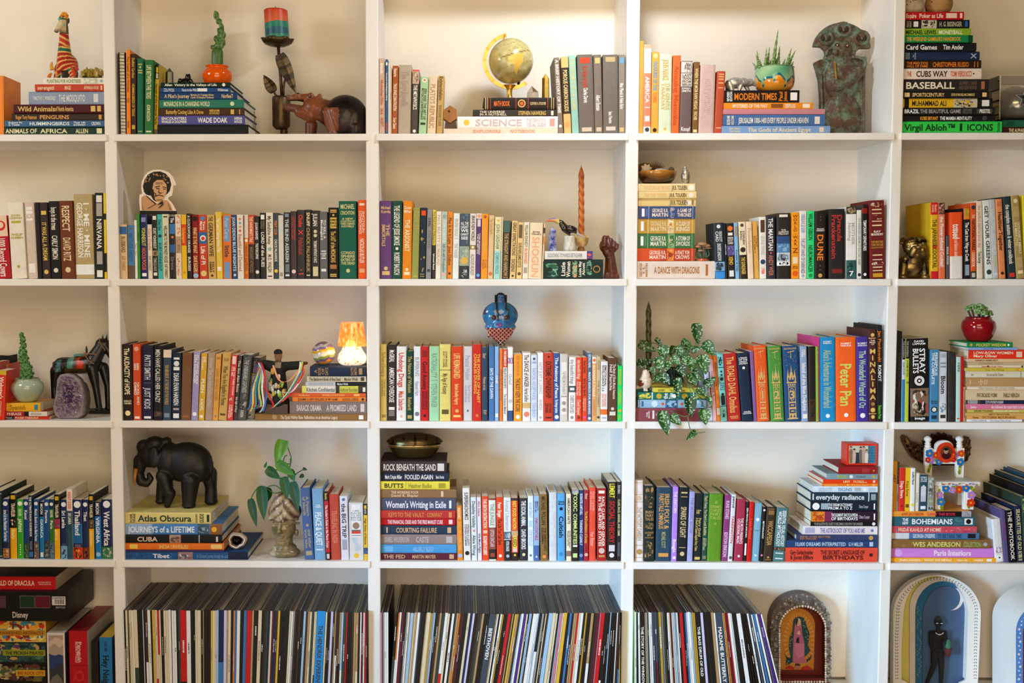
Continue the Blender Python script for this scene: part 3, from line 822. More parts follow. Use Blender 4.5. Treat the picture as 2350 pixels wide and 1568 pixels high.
uprights(4, 1, 2050, O2, S, '''
395 409 392 618 p;y0.12;w0.155 14120f 14120f
411 492 409 618 h;w0.19 e0b420 4c3c10 0-16#d01c18|3-13:Masahiro/Urushido^f0c0a0|22-86:*THE JAPANESE COCKTAIL|55-61@d03018|90-100#c81c20
500 566 496 622 p e08060 fcf0e4 0-15#503028,c08060,e0d0c0,804838|18-84:*the Flower-Infused Cocktail|86-100#e07040
571 612 570 980 p 54545c f0e8dc 15-78:*SOUL FOOD
620 758 618 725 h e8501c fcf4ec 18-40:*tossed|24-66:200 fast fresh and fabulous salads^f8d0b0|66-100#e8e0da
613 619 611 690 p;y0.07 181210 181210
770 842 768 680 h 18181c f4f4f4 0-16#e07818,f09830,80a840|20-75:*The Cast Iron Way to Cook|80-95_90a0b0
845 904 843 622 h dc5820 2a1c14 3-9@28343c|15-20:THE^f0d0b0|22-62:*NATIONAL PARKS|65-84:COOKBOOK^f4dcc0|90-100#1c282c|92-98_c0b8a8
913 976 906 600 p e4d4be d89478 6-60:*the perfect start to your day|65-80:Tonia George^505050
1010 1085 972 595 p e0e4e0 34443c 7-82:*GET YOUR GREENS|88-95@
1087 1150 1031 585 h bcbcbe d8dcdc 12-38:~CAULIFLOWER|42-70:~VEGETABLES|72-84:VEGAN^c8d070|92-96@
1157 1228 1092 582 h e08c58 3a1c10 3-9_c87848|16-65:*Healthier Together|91-95@
1256 1341 1196 555 h 22343c ece8dc 10-82:*the complete autumn & winter cookbook|93-98_dc3424
1346 1436 1281 545 h a89058 e8d8a8 4-9@|13-26_b8a068|32-70:*GOURMET MEALS/IN MINUTES|74-87_b8a068|90-94_
1437 1520 1405 540 h d8c820 806c10''')
# ---------------------------------------------------------------- third shelf
O3 = 665
uprights(0, 2, 0, O3, S, '''
-125 -50 -160 805 p;w0.13 c02c14 f4e4d4 0-10#d0a828
-48 42 -22 885 p;w0.075 d83018 f8e8d8 0-9#d8b030|13-58:Webster's|62-92:DICTIONARY THESAURUS^f0c0a0
44 58 70 815 p;y0.12;w0.1 d83018 f8e8d8 0-12#d8b030''')
uprights(0, 2, 0, O3, S, '''
-160 95 -160 720 h;y0.2;w0.07 14120f 302c28''')
T02 = stack(0, 2, 0, O3, S, '''
70 440 1238 1330 p;w0.13 eab022 946c14 10-57:*Spanish|82-93_3888a8
47 515 1330 1378 p a42424 e0c8b8 6-40:PHRASE|46-57#1c1c1c|57-100#dcd4c8|62-86:MEDITERRANEAN^a89c90
35 540 1378 1424 p d03c1c f4dcc4 0-24#1c2c4c|5-19:Webster's^d0c8b8|26-76:*POCKET THESAURUS''', yf=0.02, W=0.14)
uprights(1, 2, 260, O3, S, '''
102 213 86 597 h 2a1a14 ece0b8 5-66:*The AUDACITY of HOPE|73-79=BARACK/OBAMA|87-94@f4e8b0
214 304 207 597 h d44e26 f8e8d8 3-9@e8a890|25-34:BARBARA/EHRENREICH|50-80:NICKEL AND/DIMED|95-98_
315 432 316 607 h 221e3c ccccdc 13-46:PATTI SMITH|50-51_605c80|57-85:*JUST KIDS|95-98_f0f0f0
440 531 442 612 h 1a181a d8d4d0 5-76:*MEN HAVE CALLED HER CRAZY|88-95#4a3430,1a181a,705850
535 628 541 658 h 34485c c8a058 0-11#ecd8c4|21-78:~THE NEIGHBOR *AT THE END OF THE WORLD|90-96_8090a0
635 733 641 690 h 1a2a3e f0f0f0 7-10_|12-20@e0e8ec|20-25#1a2a3e|21-26_|30-78:DEAR EVAN HANSEN|82-85_c0a0a8|90-97_
735 843 753 690 h 7a5436 a8603c 4-18=RULES/FOR/RADICALS^8c4a30|93-96_
848 920 876 682 p a094c4 f4f2f4 4-82:*ALL THINGS ASIDE/ILIZA SHLESINGER|88-94@
925 991 959 697 p d8a81c f4ecd8 5-27:KIM/STANLEY|35-62:*PUSH|68-86:A NOVEL|92-97@
998 1079 1033 690 h b49884 d4c4b4 8-22:~David Sedaris|26-80:~Dress Your Family in Corduroy and Denim
1081 1140 1118 705 p e4a03c b07828 4-8_|22-70:~DAVID SEDARIS NAKED|92-95@708898
1141 1233 1193 690 h d4ac60 6a4c24 8-13_b08c48|20-78:*When You Are Engulfed in Flames|90-93_
1238 1301 1291 715 p d83030 f8dccc 2-14_f0d8d4|18-62:*ARE YOU THERE VODKA?/IT'S ME|64-72#d83030,e0c0a0,a83020|76-98:CHELSEA/HANDLER
1306 1352 1358 722 p 3c2c24 d8d0c8 4-60:~The Sun Also Rises|64-88:~the sign of four
1353 1440 1420 715 p 4a4c48 d8d8d4 0-70#3c3e3c,5a5c58,6a6c66,484a46|70-84#303030,b0b0a8,505050|8-58:~THE UNBEARABLE LIGHTNESS^b0b0a8|85-96:KUNDERA''')
uprights(1, 2, 560, O3, S, '''
22 112 94 745 p;y0.045;w0.11 2a2832 a080b8 3-25=I/KNOW/WHY/THE/CAGED/BIRD/SINGS|26.5-28#ecbc34|29-100#9c9c9a,c8c8c4,3c3c3c,707070,b0b0ac''')
T12 = stack(1, 2, 560, O3, S, '''
718 1332 838 943 h 1a2a44 b08858 7-33=A/BOOK/OF/DAYS|35-70#b08858|35-70#1a2a44|72-84=PATTI/SMITH|87-93_
685 1330 943 1003 h dcd4b8 504838 4-57:*The Baltimore Book of the Dead|63-86:Marion Winik|91-97_
672 1333 1005 1048 h d4d8e0 a0a8b4 4-46:~THE GLEN ROCK BOOK|49-100#1a1e22|52-70:Marion Winik^f0f0f0
632 1337 1050 1127 p e4e0d4 486474 0-7#dcdc64|7-51:*Kitchen Confidential|52-58#1a1a1a|58-87#ccd04c|59-86:Anthony Bourdain^7c7c28|87-100#1a1612|94-98_e8e8e0
510 1327 1128 1170 p dc541c f0b060 10-25:~Toni Morrison|42-72:~SENSIBLE FOOTWEAR|84-92_
528 1327 1170 1218 p f08018 281810 7-19:*ZAMI|20-62:*A NEW SPELLING OF MY NAME|68-90:AUDRE LORDE|94-98@
498 1337 1220 1352 h 84746e dcd4cc 9-41:BARACK OBAMA|48-87:*A PROMISED LAND|92-97_
120 1337 1355 1438 h 906a38 e4d4bc 13-22@b08c58|23-43:The Oprah Winfrey Show|44-74:Reflections on an American Legacy|93-97_f4f4f4''')
uprights(2, 2, 850, O3, S, '''
100 180 100 597 h e0c468 a08848 10-42:~The Power of Showing Up|46-68:Daniel J. Siegel/and Tina Payne Bryson|92-96_
183 281 187 600 h 362824 ece8e4 7-23:McGREAL|30-76:*AMERICAN OVERDOSE|82-86_|87-94_807870
284 389 282 622 h f4f0ec d44424 8-55:*Undoing Drugs|60-86:Maia Szalavitz|92-96@f0b0a0
390 467 388 672 h 0e4030 c0a460 7-60:*The Nature of Wisdom|66-85:Reinhardt|92-97_
470 546 465 622 h f0f0f4 a0a0ac 14-40:~BUFFERING|47-66:~Hannah Hart|88-94@808088
549 638 547 622 h d01c1c 3c1010 5-14_902020|20-58:*Good Anxiety|60-85:HARNESSING THE POWER OF/MISUNDERSTOOD EMOTION|91-95@
641 751 642 620 h a8dcae 84a888 9-42:*RATIONALITY|45-46_|50-82:STEVEN PINKER
756 876 755 597 h ecd878 6a5a28 9-30:SCOTT STOSSEL|33-34#8c7c38|38-65:*My Age of Anxiety|85-91_
881 1006 882 622 h e04018 f4c874 9-43:*LIFE REIMAGINED|50-78:Barbara Bradley Hagerty|84-89@e0b458|92-95_
1012 1110 1013 620 h dcd4d4 a8a4b4 12-45:*Practical Wisdom|52-75:Barry Schwartz/and Kenneth Sharpe|85-88@707078
1114 1212 1113 598 h d42c1c f0bc50 12-86:*THE POWER OF HABIT/CHARLES DUHIGG|91-95@d08050
1216 1280 1213 630 h 30485e c4a88c 8-15:Saar|40-58:*Women on Ice|85-91:RVP
1292 1353 1292 622 h 4878b0 e0ecf4 29-70:~EATS OF THE DAWN
1357 1400 1357 622 h 90b8e4 f4f4f4 38-50:*ONE|90-95_
''')
uprights(2, 2, 1150, O3, S, '''
-18 18 -18 650 p ec7820 b05010 10-90:~EVERYBODY ALWAYS
20 66 22 652 p ece8e4 486460 0-25#e04020|2-23:THE SCIENCE OF^fcf4e8|26-54:*RELATIONSHIPS|62-90:~The Gottman Method
70 129 71 630 p f2eeea b4b4bc 14-22#c888a8,5880b0,f2eeea|28-58:~Grief|70-76@d0c8c8|86-100#184c80
138 228 140 705 p f89818 5c340c 2-33:BESSEL VAN DER KOLK, M.D.^c87818|36-86:*THE BODY KEEPS THE SCORE|91-97@f4f4f4
234 320 235 688 p f0eae4 303030 3-50:*The DANCE of ANGER|52-72:Harriet Goldhor|73-81#dcb474|86-94@e88068
325 392 327 712 p d8e0f4 98acd8 4-8@405068|10-13_|20-68:*RADICAL ACCEPTANCE|72-94:TARA BRACH
398 461 397 690 p f4f0ee bcb8bc 14-60:*NOT JUST A LIVING|68-84:HENRICKS|93-97@
463 571 465 692 h d0442a 4a1c14 4-7@|12-66:*EXTREME OWNERSHIP|74-88:JOCKO WILLINK/LEIF BABIN|94-96_
574 638 570 695 p 184c90 f4f4f4 0-30#184c90,3070b0,184c90|6-66:*The Anatomy of Peace|68-88:The Arbinger Institute|91-97@
640 729 642 705 h d8ccc2 a89c90 12-90_f4ece4|25-60:~THE WISDOM OF SUNDAYS|62-64_|70-76@|80-86@
734 809 740 735 p f2ece8 888c90 4-42:*tiny beautiful things|45-55#345860|48-52_e8e8e8|60-88:CHERYL STRAYED|92-97@
814 880 815 740 p e44014 f8ccb0 4-34:*tiny beautiful things|38-60:Advice on love and life/from Dear Sugar|66-90:Cheryl Strayed|92-97@802410
884 938 887 740 p e44014 401810 5-25:Anne Lamott|33-60:*bird by bird|64-84:Some Instructions on/Writing and Life^f0b090|92-96@f040b0
940 986 943 690 p 48648a e4ecf4 2-22:VIKTOR E. FRANKL|28-90:*MAN'S SEARCH FOR MEANING|94-98@
989 1036 992 735 p e8a460 f8e8cc 0-10#f0e4d8|2-8@f07030|13-62:ECKHART TOLLE|66-92:~CONVERSATIONS^c88848
1038 1081 1042 735 p d4b888 947850 5-20_b09868|35-80:*THE ALCHEMIST|92-96@403828
1082 1158 1088 785 p eae6e8 26262a 6-50:*EMOTIONAL/INTELLIGENCE 2.0|54-76:TRAVIS BRADBERRY/JEAN GREAVES^e87848|80-89#ec7020|93-96_b0b0b8
1163 1264 1168 745 h 603e2a e4d4c4 10-65:*The Book of (Even More) Awesome/Neil Pasricha|78-83@|85-91_
1268 1333 1272 835 h 18d460 d4b020 6-34:~ENNEAGRAM|42-70:~COMPLETED|78-84@d0b020|88-96:~by Riso''')
T32 = stack(3, 2, 1450, O3, S, '''
235 725 1072 1120 p d8c840 4a4420 10-26:GOREY|36-70:~The Doubtful Guest
65 815 1120 1198 h 186c5a ecd048 0-20#186c5a,e0cc50|20-22#c8e0d0|24-38@c8a838|36-52=the/Tales^f4f4f0|50-56@f4f4f0|62-74@c8a838|80-82#c8e0d0|82-100#186c5a,e0cc50
68 815 1200 1290 h 98bcd4 24405c 2-3#486c88|5-8_486880|10-38@d0e4f0|34-38@e85828|40-58#4a6c88,98c0d8,304c68|62-66@e85828|70-90#98bcd4,d0e4f0|92-95_486880
45 735 1292 1432 h 8a424c f0e4dc 16-22=THE/BOOK|26-29_|31-35=OF/TALES''', W=0.16)
uprights(3, 2, 1450, O3, S, '''
838 886 790 905 p;y0.02 d4d8ea 9090b0 10-60:~Wind in the Willows
887 926 845 770 p;y0.02 e0b8c0 7c4c54 10-60:~CHARLOTTE'S
928 971 852 722 p ec7c1e 3c2c20 10-32:~LEGENDARY|36-56:~Carrie|80-90#ece0d4
975 1043 911 700 h 80c8c4 183c40 3-19#80c8c4,183c48|20-21#183c48|25-28@|30-33@183c40|35-40@183c40|42-54=Peter/Pan/J.M./Barrie^406c70|58-62@181c20|62-76_181c20|77-78#183c48|81-97#80c8c4,284060
1048 1192 986 702 h bc2822 ecac60 5-62:The ROALD DAHL|64-88:~Omnibus|92-97=BARNES/NOBLE
1205 1326 1146 695 h 16283e f0ece4 6-17=A TREASURY/OF THE/GREAT/CHILDREN'S|20-24@|85-90=HELEN/HOOVER
1328 1366 1286 675 p 805c98 c8b0d8''')
uprights(3, 2, 1750, O3, S, '\n'.join([
    '-55 80 -95 616 h e8581c d8ac68 2-5=ROWLING|tower1',
    '95 241 55 621 h 48903c d8ac68 2-5=ROWLING|tower2',
    '248 417 216 618 h 1f4a78 d8ac68 2-5=ROWLING|tower3']) + '''
430 501 411 620 h 90a4c4 f8ecdc 4-14:O'DELL|22-86:*Island of the Blue Dolphins|90-96_
505 581 499 620 p 1c1a1c 403c38 70-100#3c2c20,241c18
583 612 579 622 p a0b840 506820 0-100#98b440,c8cc48,406830,708c30
613 623 609 520 p;w0.215 d82880 e84898
625 799 616 523 h 1c8cc4 a8c098 4-8=ROBERT/SABUDA^f4f4f4|15-84:Alice's Adventures in Wonderland|91-96@e8f0f4
802 1022 797 523 h f8641c d4d860 6-11=ROBERT/SABUDA^fcf4f0|31-82:Peter Pan|90-95@fcf4f0
1027 1158 1022 520 h 442e94 b0d0b0 6-11=ROBERT/SABUDA^f0f0f4|16-84:The Wonderful Wizard of Oz|90-96@f0f0f4
1161 1246 1156 435 h 4c2420 e0bc68 4-8@|9-10#c8a060|11-17=THE/MAGIC/OF^f0dcc0|20-77=M/I/N/A/L/I/M/A|79-83@a87c48|85-90@|91-92#c8a060|93-97@
1248 1312 1241 390 h 1a1816 f4f4f0 6-38:Jan Pienkowski^e8741c|41-58:*ROBOT|83-97:Delacorte Press^68d034''')
uprights(4, 2, 2050, O3, S, '''
25 86 38 455 h 221c1a 3c3430 5-90:~FANTAGRAPHICS
89 121 93 535 p d0d4e8 404858 0-25#201a18|3-23:THE SANDMAN^a89c98|28-44:DREAM COUNTRY^606880|49-100#2c7cbc
123 166 128 535 p c0c840 404818 0-24#201a18|3-22:THE SANDMAN^a89c98|26-46:A GAME OF YOU|50-55=18
188 391 177 535 p 1a1614 f4f4f4 2-8=DAVID/LAPHAM|12-42:*STRAY/BULLETS|45-57@e4e0dc|48-54@1a1614|49.5-52.5@e4e0dc|60-94#806850,c8b8a8,1c1c1c,a04838,e0d8d0,483828|94-98=image
398 491 408 655 p 4484b0 f0f4f4 4-68:*PERSEPOLIS/THE COMPLETE|70-75=Marjane/Satrapi^1c3850|78-88@181818|80-86@e8e4e0|91-96_1c3850
495 585 500 682 h d0d4de 1c2028 2-8_a8b0c0|15-17_808898|20-22_808898|34-60:*Bloom|72-88#e0e4e4,7898b8,a8bcc8|88-100#e8e4dc|90-95_303030
597 682 598 685 h 2e2a28 58504c 0-100#2e2a28,3c3634,34302e
684 730 691 735 p c0dcd4 507c64 8-24:~HERE|94-96_d84828
731 758 741 730 p c81818 801010
763 791 766 1060 p c09470 5a3820 6-90:~WITH EYES LIKE THE HAWK''')
T42 = stack(4, 2, 2050, O3, S, '''
810 1303 575 630 h 188848 e4cc50 5-11@f09c38|19-85:*POCKET WISDOM|88-93@f0f0f0
822 1355 630 657 p 84a4d8 5070a8 30-50:~Robert Bly
822 1470 657 754 p e83820 f8e8cc 8-75:~LOW-ROW WOMEN/Mary Oliver|80-90_f4c8b0
805 1470 754 787 p e0c090 3a2c20 12-52:*HAIKU HARVEST
818 1470 787 822 p c8b28c a08c60 15-60:*JAPANESE HAIKU
818 1470 822 854 p e4d0b0 c04030 0-80:~Japanese Folk Tales|30-36@201c1c|88-92@203848
790 1470 854 890 p d0bc48 a08c28 20-72:*Tao Te Ching|80-86@e89030
795 1470 890 954 p e0d8c0 908878 8-12:kaur|33-60:*the sun and her flowers|88-89#607890
798 1470 956 1056 p bc9260 f0dcc0 4-7=kaur|18-34=a/poem/of/your/own
797 1470 1056 1094 p e4d4c0 a89880 20-78:~PABLO NERUDA THE CAPTAIN'S VERSES
795 1470 1094 1200 p dcc29c 544430 17-50:*FIVE DECADES: POEMS|60-86:PABLO NERUDA
830 1470 1203 1247 p 222a44 e0dcd4 0-14#a0a0a0|15-19#504030|27-66:*THE WASTE LAND/and OTHER POEMS
800 1470 1247 1304 p e07898 f8e0e0 6-16:~Sanders|40-98:*she followed the moon back to herself
800 1470 1304 1342 p d0c058 282818 12-42:DEAN YOUNG|44-85:*SHOCK BY SHOCK^f4ecd8
795 1470 1342 1372 p d8a860 7c5c28 36-70:~EMPTY BEDROOMS
795 1470 1372 1412 p e4a858 6a4820 10-20:Newman|25-80:*OCTOBER MOURNING
800 1405 1412 1449 p e8e8ec 8c9090 8-36:TUPAC SHAKUR|42-80:*The Rose That Grew''', W=0.13)

# ---------------------------------------------------------------- fourth shelf
O4 = 985
uprights(0, 3, 0, O4, S, '''
-110 25 -122 680 h;w0.2 1a3832 d8d4bc 3-4#c8c4ac|20-70:~INDIA|96-97#c8c4ac
34 103 22 765 p 1c2c60 e8e8f0 25-72#1c5090|2-13@|18-70:*Israel & the Palestinian Territories|72-78#1c2438|82-98#a86c44,d0b070,704828
110 189 102 702 p 131313 f4e4c4 3-9_d8ac20|15-36:*TRAVELER|39-52#131313,705048,e0d0c0|53-100#ecac18|55-70:*Italy^fcdc9c
192 259 183 768 p 3ca428 f4f4e4 2-12@|16-28:DISCOVER|33-55:*JAPAN|76-78@|80-82@|84-86@|88-90@|92-94@
260 319 250 768 p 1a3c78 e8e8f0 2-12@|18-34:*Kauai|74-100#2c4838,607860,384c40
320 363 306 725 p 162038 f0f0f0 2-65:*THE ULTIMATE KAUAI GUIDEBOOK|72-86:WIZARD^8090b0|89-97#3870b0
370 425 364 768 p 1a4c84 e8e8f0 2-12@|16-70:*Munich, Bavaria & the Black Forest|72-100#705848,a8947c,405068
430 483 415 795 p 1878b4 f0f0f4 0-26#131316|3-22:~MOON|29-65:*OAXACA|89-97_e8dccc
486 541 475 768 p 1a4c90 e8e8f0 2-14@|18-40:*Panama|70-100#303c48,606c58,a08c70
543 593 534 768 p 2c7030 f0f0e0 0-16#1c2c54|2-14@|18-30:DISCOVER|33-52:*Paris|72-100#506c88,303c3c,8898a8
597 658 580 715 p 131313 f4e4c4 3-9_d8ac20|15-36:*TRAVELER|38-52#b03450,4880a8,802c40|53-100#ecac18|54-72:*peru^fcdc9c
665 736 656 772 p 182a54 f0f0f4 2-14@|18-48:*Sri Lanka|74-78_404c68|78-100#68a0cc,283c50,88b0d0
739 801 722 655 p ecdccc e8e8e8 0-31#ecdccc|4-28:INSIGHT GUIDES^d04030|31-100#28505c,1c3c4c,306068|34-50:*SRI LANKA
803 904 788 772 p 1a2854 f4f4f8 40-73#1c649c|2-14@|18-60:*Thailand|75-80_605870|80-100#c82c10,f08818,481818,f0b030
905 971 895 772 p 1a2854 f0f0f4 2-14@|20-36:*Tibet|80-100#682c18,281418,a05028
975 1031 962 712 p 131313 f4e4c4 3-9_d8ac20|15-36:*TRAVELER|39-52#604838,a08868,302020|53-100#e4a818|54-82:*vietnam^f8dc98
1040 1109 1025 795 p 1870b4 e8f0f8 0-25#131318|2-22:~MOON|27-72:*VIRGINIA|88-96@90c0e0
1112 1229 1102 770 p 1a2450 f4f4f8 2-14@|20-78:*West Africa|80-100#2c7440,d0c0b0,388050,c09878''', W=0.145)
T13 = stack(1, 3, 260, O4, S, '''
130 1065 910 1032 h ddcc80 183c2c 5-12=FOER/THURAS|15-77:*Atlas Obscura|80-92=AN EXPLORER'S/GUIDE|95-98_
125 1180 1033 1153 h 4880c0 e8f0f8 0-26#90b0d8|26-28#80a8d0|3-72:*JOURNEYS of a LIFETIME|75-87#405c70,90a8b0,304858|88-100#905a2c|89.5-95@f0b030
130 1183 1154 1242 h 141210 e4c4ac 12-33:*CUBA|45.5-57.5#d06040|46-57#a89080,604838,885040|76-77#c0b8b0|94-96_
127 1205 1243 1320 h e4701c f0c474 4-12_f0c850|34-64:*INDIA UNVEILED|87-98_
127 1210 1321 1338 h 302c5c 8088c0
128 1465 1339 1441 h 1a4c80 e8e8f0 0-42#1a4c80,2460a0,184070|20-38:*Tibet|43-55#987470,384c60,d0c8b8|58-84:~An Outward Journey through the Land^6088b0|84-100#141c34''', W=0.262)
uprights(1, 3, 560, O4, S, '''
663 766 612 645 h 48649a b0a480 12-46:~A Pattern/of Islands|50-54@|58-84:~and other/true tales|88-94_
772 891 738 652 h 7cacd4 f0f8fc 22-27=THE/TIMES|33-80:*PEACE & QUIET|85-86.5_
895 943 868 680 p bc1a24 f0e4e4 0-14#161616|3-12:Banerjee^e0c050|20-82:*The Insider's Guide to the Peace Corps|89-100#161212|91-98_d0c8c8
950 1056 923 715 h c04c38 e08868 25-75:*TRAVELING IN INDIA
1061 1146 1040 732 p e0dee8 1a2c48 3-8@5878a8|12-25:*the|27-65:*BIG TRIP|68-84_a0a8b8
1151 1304 1141 805 p d8d8d8 708090 0-100#d8d8d8,c0ccd4,e0dcd4|3-60_f0f0f0|12-32=*1,000/PLACES/TO SEE/BEFORE/YOU DIE|34-46@987868|47-50_706860|50-54_dc3830|56-58_a0a0a0|88-97@ecc034
1307 1352 1300 815 p e8b820 2a2410 0-20#131313|3-9_e8b820|10-18:NATGEO^d0c8c0|26-72:~High Vistas of Nature|78-89#283c70,5070a8''')
T23 = stack(2, 3, 850, O4, S, '''
102 832 352 473 h 382a28 e0d4c8 4-84:*ROCK BENEATH THE SAND|86-96_
105 855 475 572 h 1c2840 e8e4e0 6-31:Mark Crispin Miller|35-77:*FOOLED AGAIN|81-93:Basic Books
100 865 573 657 h ecd848 183018 5-33:*BUTTS|36-36.6#a09838|40-74:Heather Radke^989038|84-94_b0a030
108 935 658 752 h 906a46 e4c8a0 14-50:*THE WORKING POOR/David K. Shipler|80-83_
113 932 755 887 h 4c5066 ececf0 7-87:*Women's Writing in Exile|91-94_
113 928 888 970 h c0322e d88c50 10-58:*KEYS TO THE VAULT|62-82:~CONWAY|91-95_
108 928 973 1052 h c8141c f8dcdc 9-83:*THE FINANCIAL CRISIS AND THE FREE MARKET CURE|91-96_
110 938 1053 1147 h 20384e d8ac80 7-9_|20-74:*COURTING FAILURE|88-93_
107 942 1149 1260 h 927f78 c0b4b0 5-37:~ISABEL WILKERSON|46-63:*CASTE|86-94_
107 940 1260 1350 h 4898d0 8cc0e8 42-70:~HILLBILLY ELEGY|5-16_70b0e0
105 943 1351 1441 h 5c1a2c d0a07c 3-32:*THE FED|41-72:MARTIN MAYER|90-96_''', W=0.175)
uprights(2, 3, 850, O4, S, '''
950 1011 936 840 p e8841c f8e0c0 3-24:*FREAKONOMICS|29-82:STEVEN D LEVITT & STEPHEN J DUBNER^f0b868|85-98@98b8e4
1020 1096 1004 645 p e8e4e0 1c1c1c 6-44:*SUPERFREAKONOMICS|50-80:STEVEN D LEVITT/STEPHEN J DUBNER|87-93@
1105 1166 1093 745 p dce4ea 24343e 6-48:*Disability Visibility|51-55@e08878|60-92:Alice Wong
1172 1216 1160 745 p ecdcec b83058 6-30:~Alice Adams|57-88:~We Must Fight^303038
1220 1291 1213 735 p e84414 f8e8d8 4-50:*THE SIXTH EXTINCTION|53-58_f0b8a0|62-92:ELIZABETH KOLBERT
1295 1371 1288 755 p e4e4d8 8c948c 0-3#904038|9-44:*THE JUNGLE|47-82#904844|50-78:UPTON SINCLAIR^e0b8b0|82-98#161618|88-94_a04030
1380 1457 1370 745 p e44014 f4e4d4 8-32:Peter Singer|34-75:*The Life You Can Save^281410|90-95@''')
uprights(2, 3, 1150, O4, S, '''
35 113 26 748 p eaeaea a8b4bc 4-52:*Animal Liberation|54-66#506478,90a4b4,c8d0d4|67-100#161a1e|69-85:PETER SINGER^e8e8e8|90-95@b8c0c8
115 189 108 755 p e04c18 f8d858 0-4#201c1c|4-50:*FAST FOOD NATION|52-60#c8a488,f0ac40|60-80_ecd450|62-78:USED^6a5020|80-86_e8c8c0|87-100#161616|89-93@f0b030
203 291 201 755 p 22242e f0f0f0 0-100#22242e,303444,803034,304c3c,22242e|4-45:*THE SOCIAL ANIMAL|50-82:DAVID BROOKS|88-93@e8d8a8
293 353 289 730 p e4ecf4 98b8d4 10-34:ADAM GRANT|38-48_b8d4e8|52-78:THINK AGAIN OR/NOT AGAIN|90-94@708090
357 416 358 732 p 98b8dc c02050 8-25:MARTY/MAKARY, MD^283c60|33-68:*UNACCOUNTABLE|76-100#4a6ca8|92-95@d0d8e8
430 511 419 713 p 886630 281c10 3-46:MICHAEL POLLAN|50-85:*THE OMNIVORE'S/DILEMMA|91-96@f09050
525 608 524 690 h d8d8dc b8b8bc 0-100#d8d8dc,d0d0d6,dedee2
614 699 612 705 h 5ca8e4 101828 10-17=Amanda/Montell|20-25@|33-66:*Cultish|87-93@4888c0
712 766 709 708 p f0e0c0 444038 6-45:*AMERICAN HATE|55-80:EDITED BY ARJUN/SINGH SETHI|85-93#907060
769 844 773 667 p 1c1c1a d4e48c 0-5#989898,c0c0b8|3-30:*TOXIC|33-76:*COMMUNITIES|77-80_e0e0d8|89-95_c8e08c
846 898 849 667 p 1a346c e0e4f0 5-35:ROSENSTIEL & MITCHELL|42-78:*THINKING CLEARLY|90-95@8090c0
902 953 905 665 p a41a28 e8b8a8 5-13:Ritzer|30-75:~The McDonaldization of Society^e8b03c|88-94@
957 1031 959 640 h ec5038 f8a898 5-32:~David Corbally/of Dominion|60-80:~Van Ritzer
1045 1147 1044 648 p a41216 f8e4d4 3-7_|11-80:*RACE, CLASS, AND GENDER/IN THE UNITED STATES|82-90@d8c0b0|92-95_c88848
1155 1256 1161 578 p 161214 f0e040 2-20:LEMERT|24-77:*SOCIAL THEORY^c81820|80-88_d8d0d0|90-96@e0d8d8
1261 1316 1260 577 p 161418 d8d080 4-15:Barak, Leighton,/and Cotton^d0d0d0|22-68:*CLASS, RACE, GENDER, AND CRIME|76-94_504c50''')
uprights(3, 3, 1450, O4, S, '''
37 126 37 562 h f0e4e0 b8945c 2-3#d0b494|4-15_e8d4c4|5-14_f0e4e0|17-18#d0b494|19-25@d8c0a0|26-27#d0b494|30-78#f0e4e0,f0e4e0,dcc4ac|33-75:~THE VICTORY GARDEN^b8a088|80-81#d0b494|85-92@b8945c|95-96#d0b494
130 246 136 622 h 1a2622 b88c54 0-30#1c2820,a88450,604c30,3c3424|32-46=*IRISH/FAIRY/TALES|48-58#1c2820,b88c54,705834|60-70=ILLUSTRATED/BY/ARTHUR RACKHAM|72-98#1c2820,a88450,604c30,3c3424
257 426 272 640 h 284458 d89c4c 8-56:*IRISH FOLK &/FAIRYTALE OMNIBUS|60-82:MICHAEL SCOTT^a8a468|89-94_
428 489 451 630 h b884ec f4e8fc 6-35:*THE UNICORN|70-88:~Beagle|93-97@
490 599 521 640 h 161c20 d8b888 6-8_|12-82_c8a878|13-81_161c20|26-68:*SPARKS OF LIGHT|87-93@
600 661 626 685 h a8a4d8 8884b8 8-60:~THE MAGIC BOOK
665 756 692 705 h 182228 d4b462 24-30:Fox|36-85:*Fairy Gold/A Book of Classic English Fairy Tales|94-98_
760 816 786 705 p 1c483e d0c080 3-62:~That's Funny, You Don't Look Buddhist|66-84:SYLVIA/BOORSTEIN|92-97_907850
817 969 848 710 h 609020 a8b850 10-15@88a838|16-38=GRIMM'S/COMPLETE/FAIRY/TALES|42-46@88a838
975 1043 1018 725 h 8a3870 ecc4dc 8-36:*RUNE STONES|56-94:~EDITION ERIKSON
1046 1096 1086 715 h dcdce0 282828 3-20:~penrod|30-75:~TARKINGTON^d84030|92-97@606060
1113 1211 1148 770 h a82c4a f8dce0 30-72:~THE MOTH PRESENTS/*OCCASIONAL MAGIC|90-94@f4f4f4
1216 1246 1251 795 p 181818 f4f4f4 10-60:~ZEN PENCILS A UNICORN|70-90_
1248 1298 1288 795 p d41414 e06040 20-70:~Love Poems
1301 1386 1341 812 h 80b0c8 e4f0f8 25-31@f0f4f4|46-48_6090a8|88-92@d8e8f0''')
uprights(3, 3, 1750, O4, S, '''
-30 3 5 850 p 181412 f4f4f4 2-10@|20-64:*MYTHOLOGY|85-92@f070a0
6 106 51 855 h 3c2c1c c09050 3-97_b08448|4-96_3c2c1c|6-14_906838|25-70:*WICCAPEDIA|90-94@
109 241 156 865 h 4c7878 f0f0f0 5-72:ESSENTIAL VISUAL HISTORY/*WORLD MYTHOLOGY|74-80#302820,a07860|84-96_e0e8e8|86-94_4c7878''')
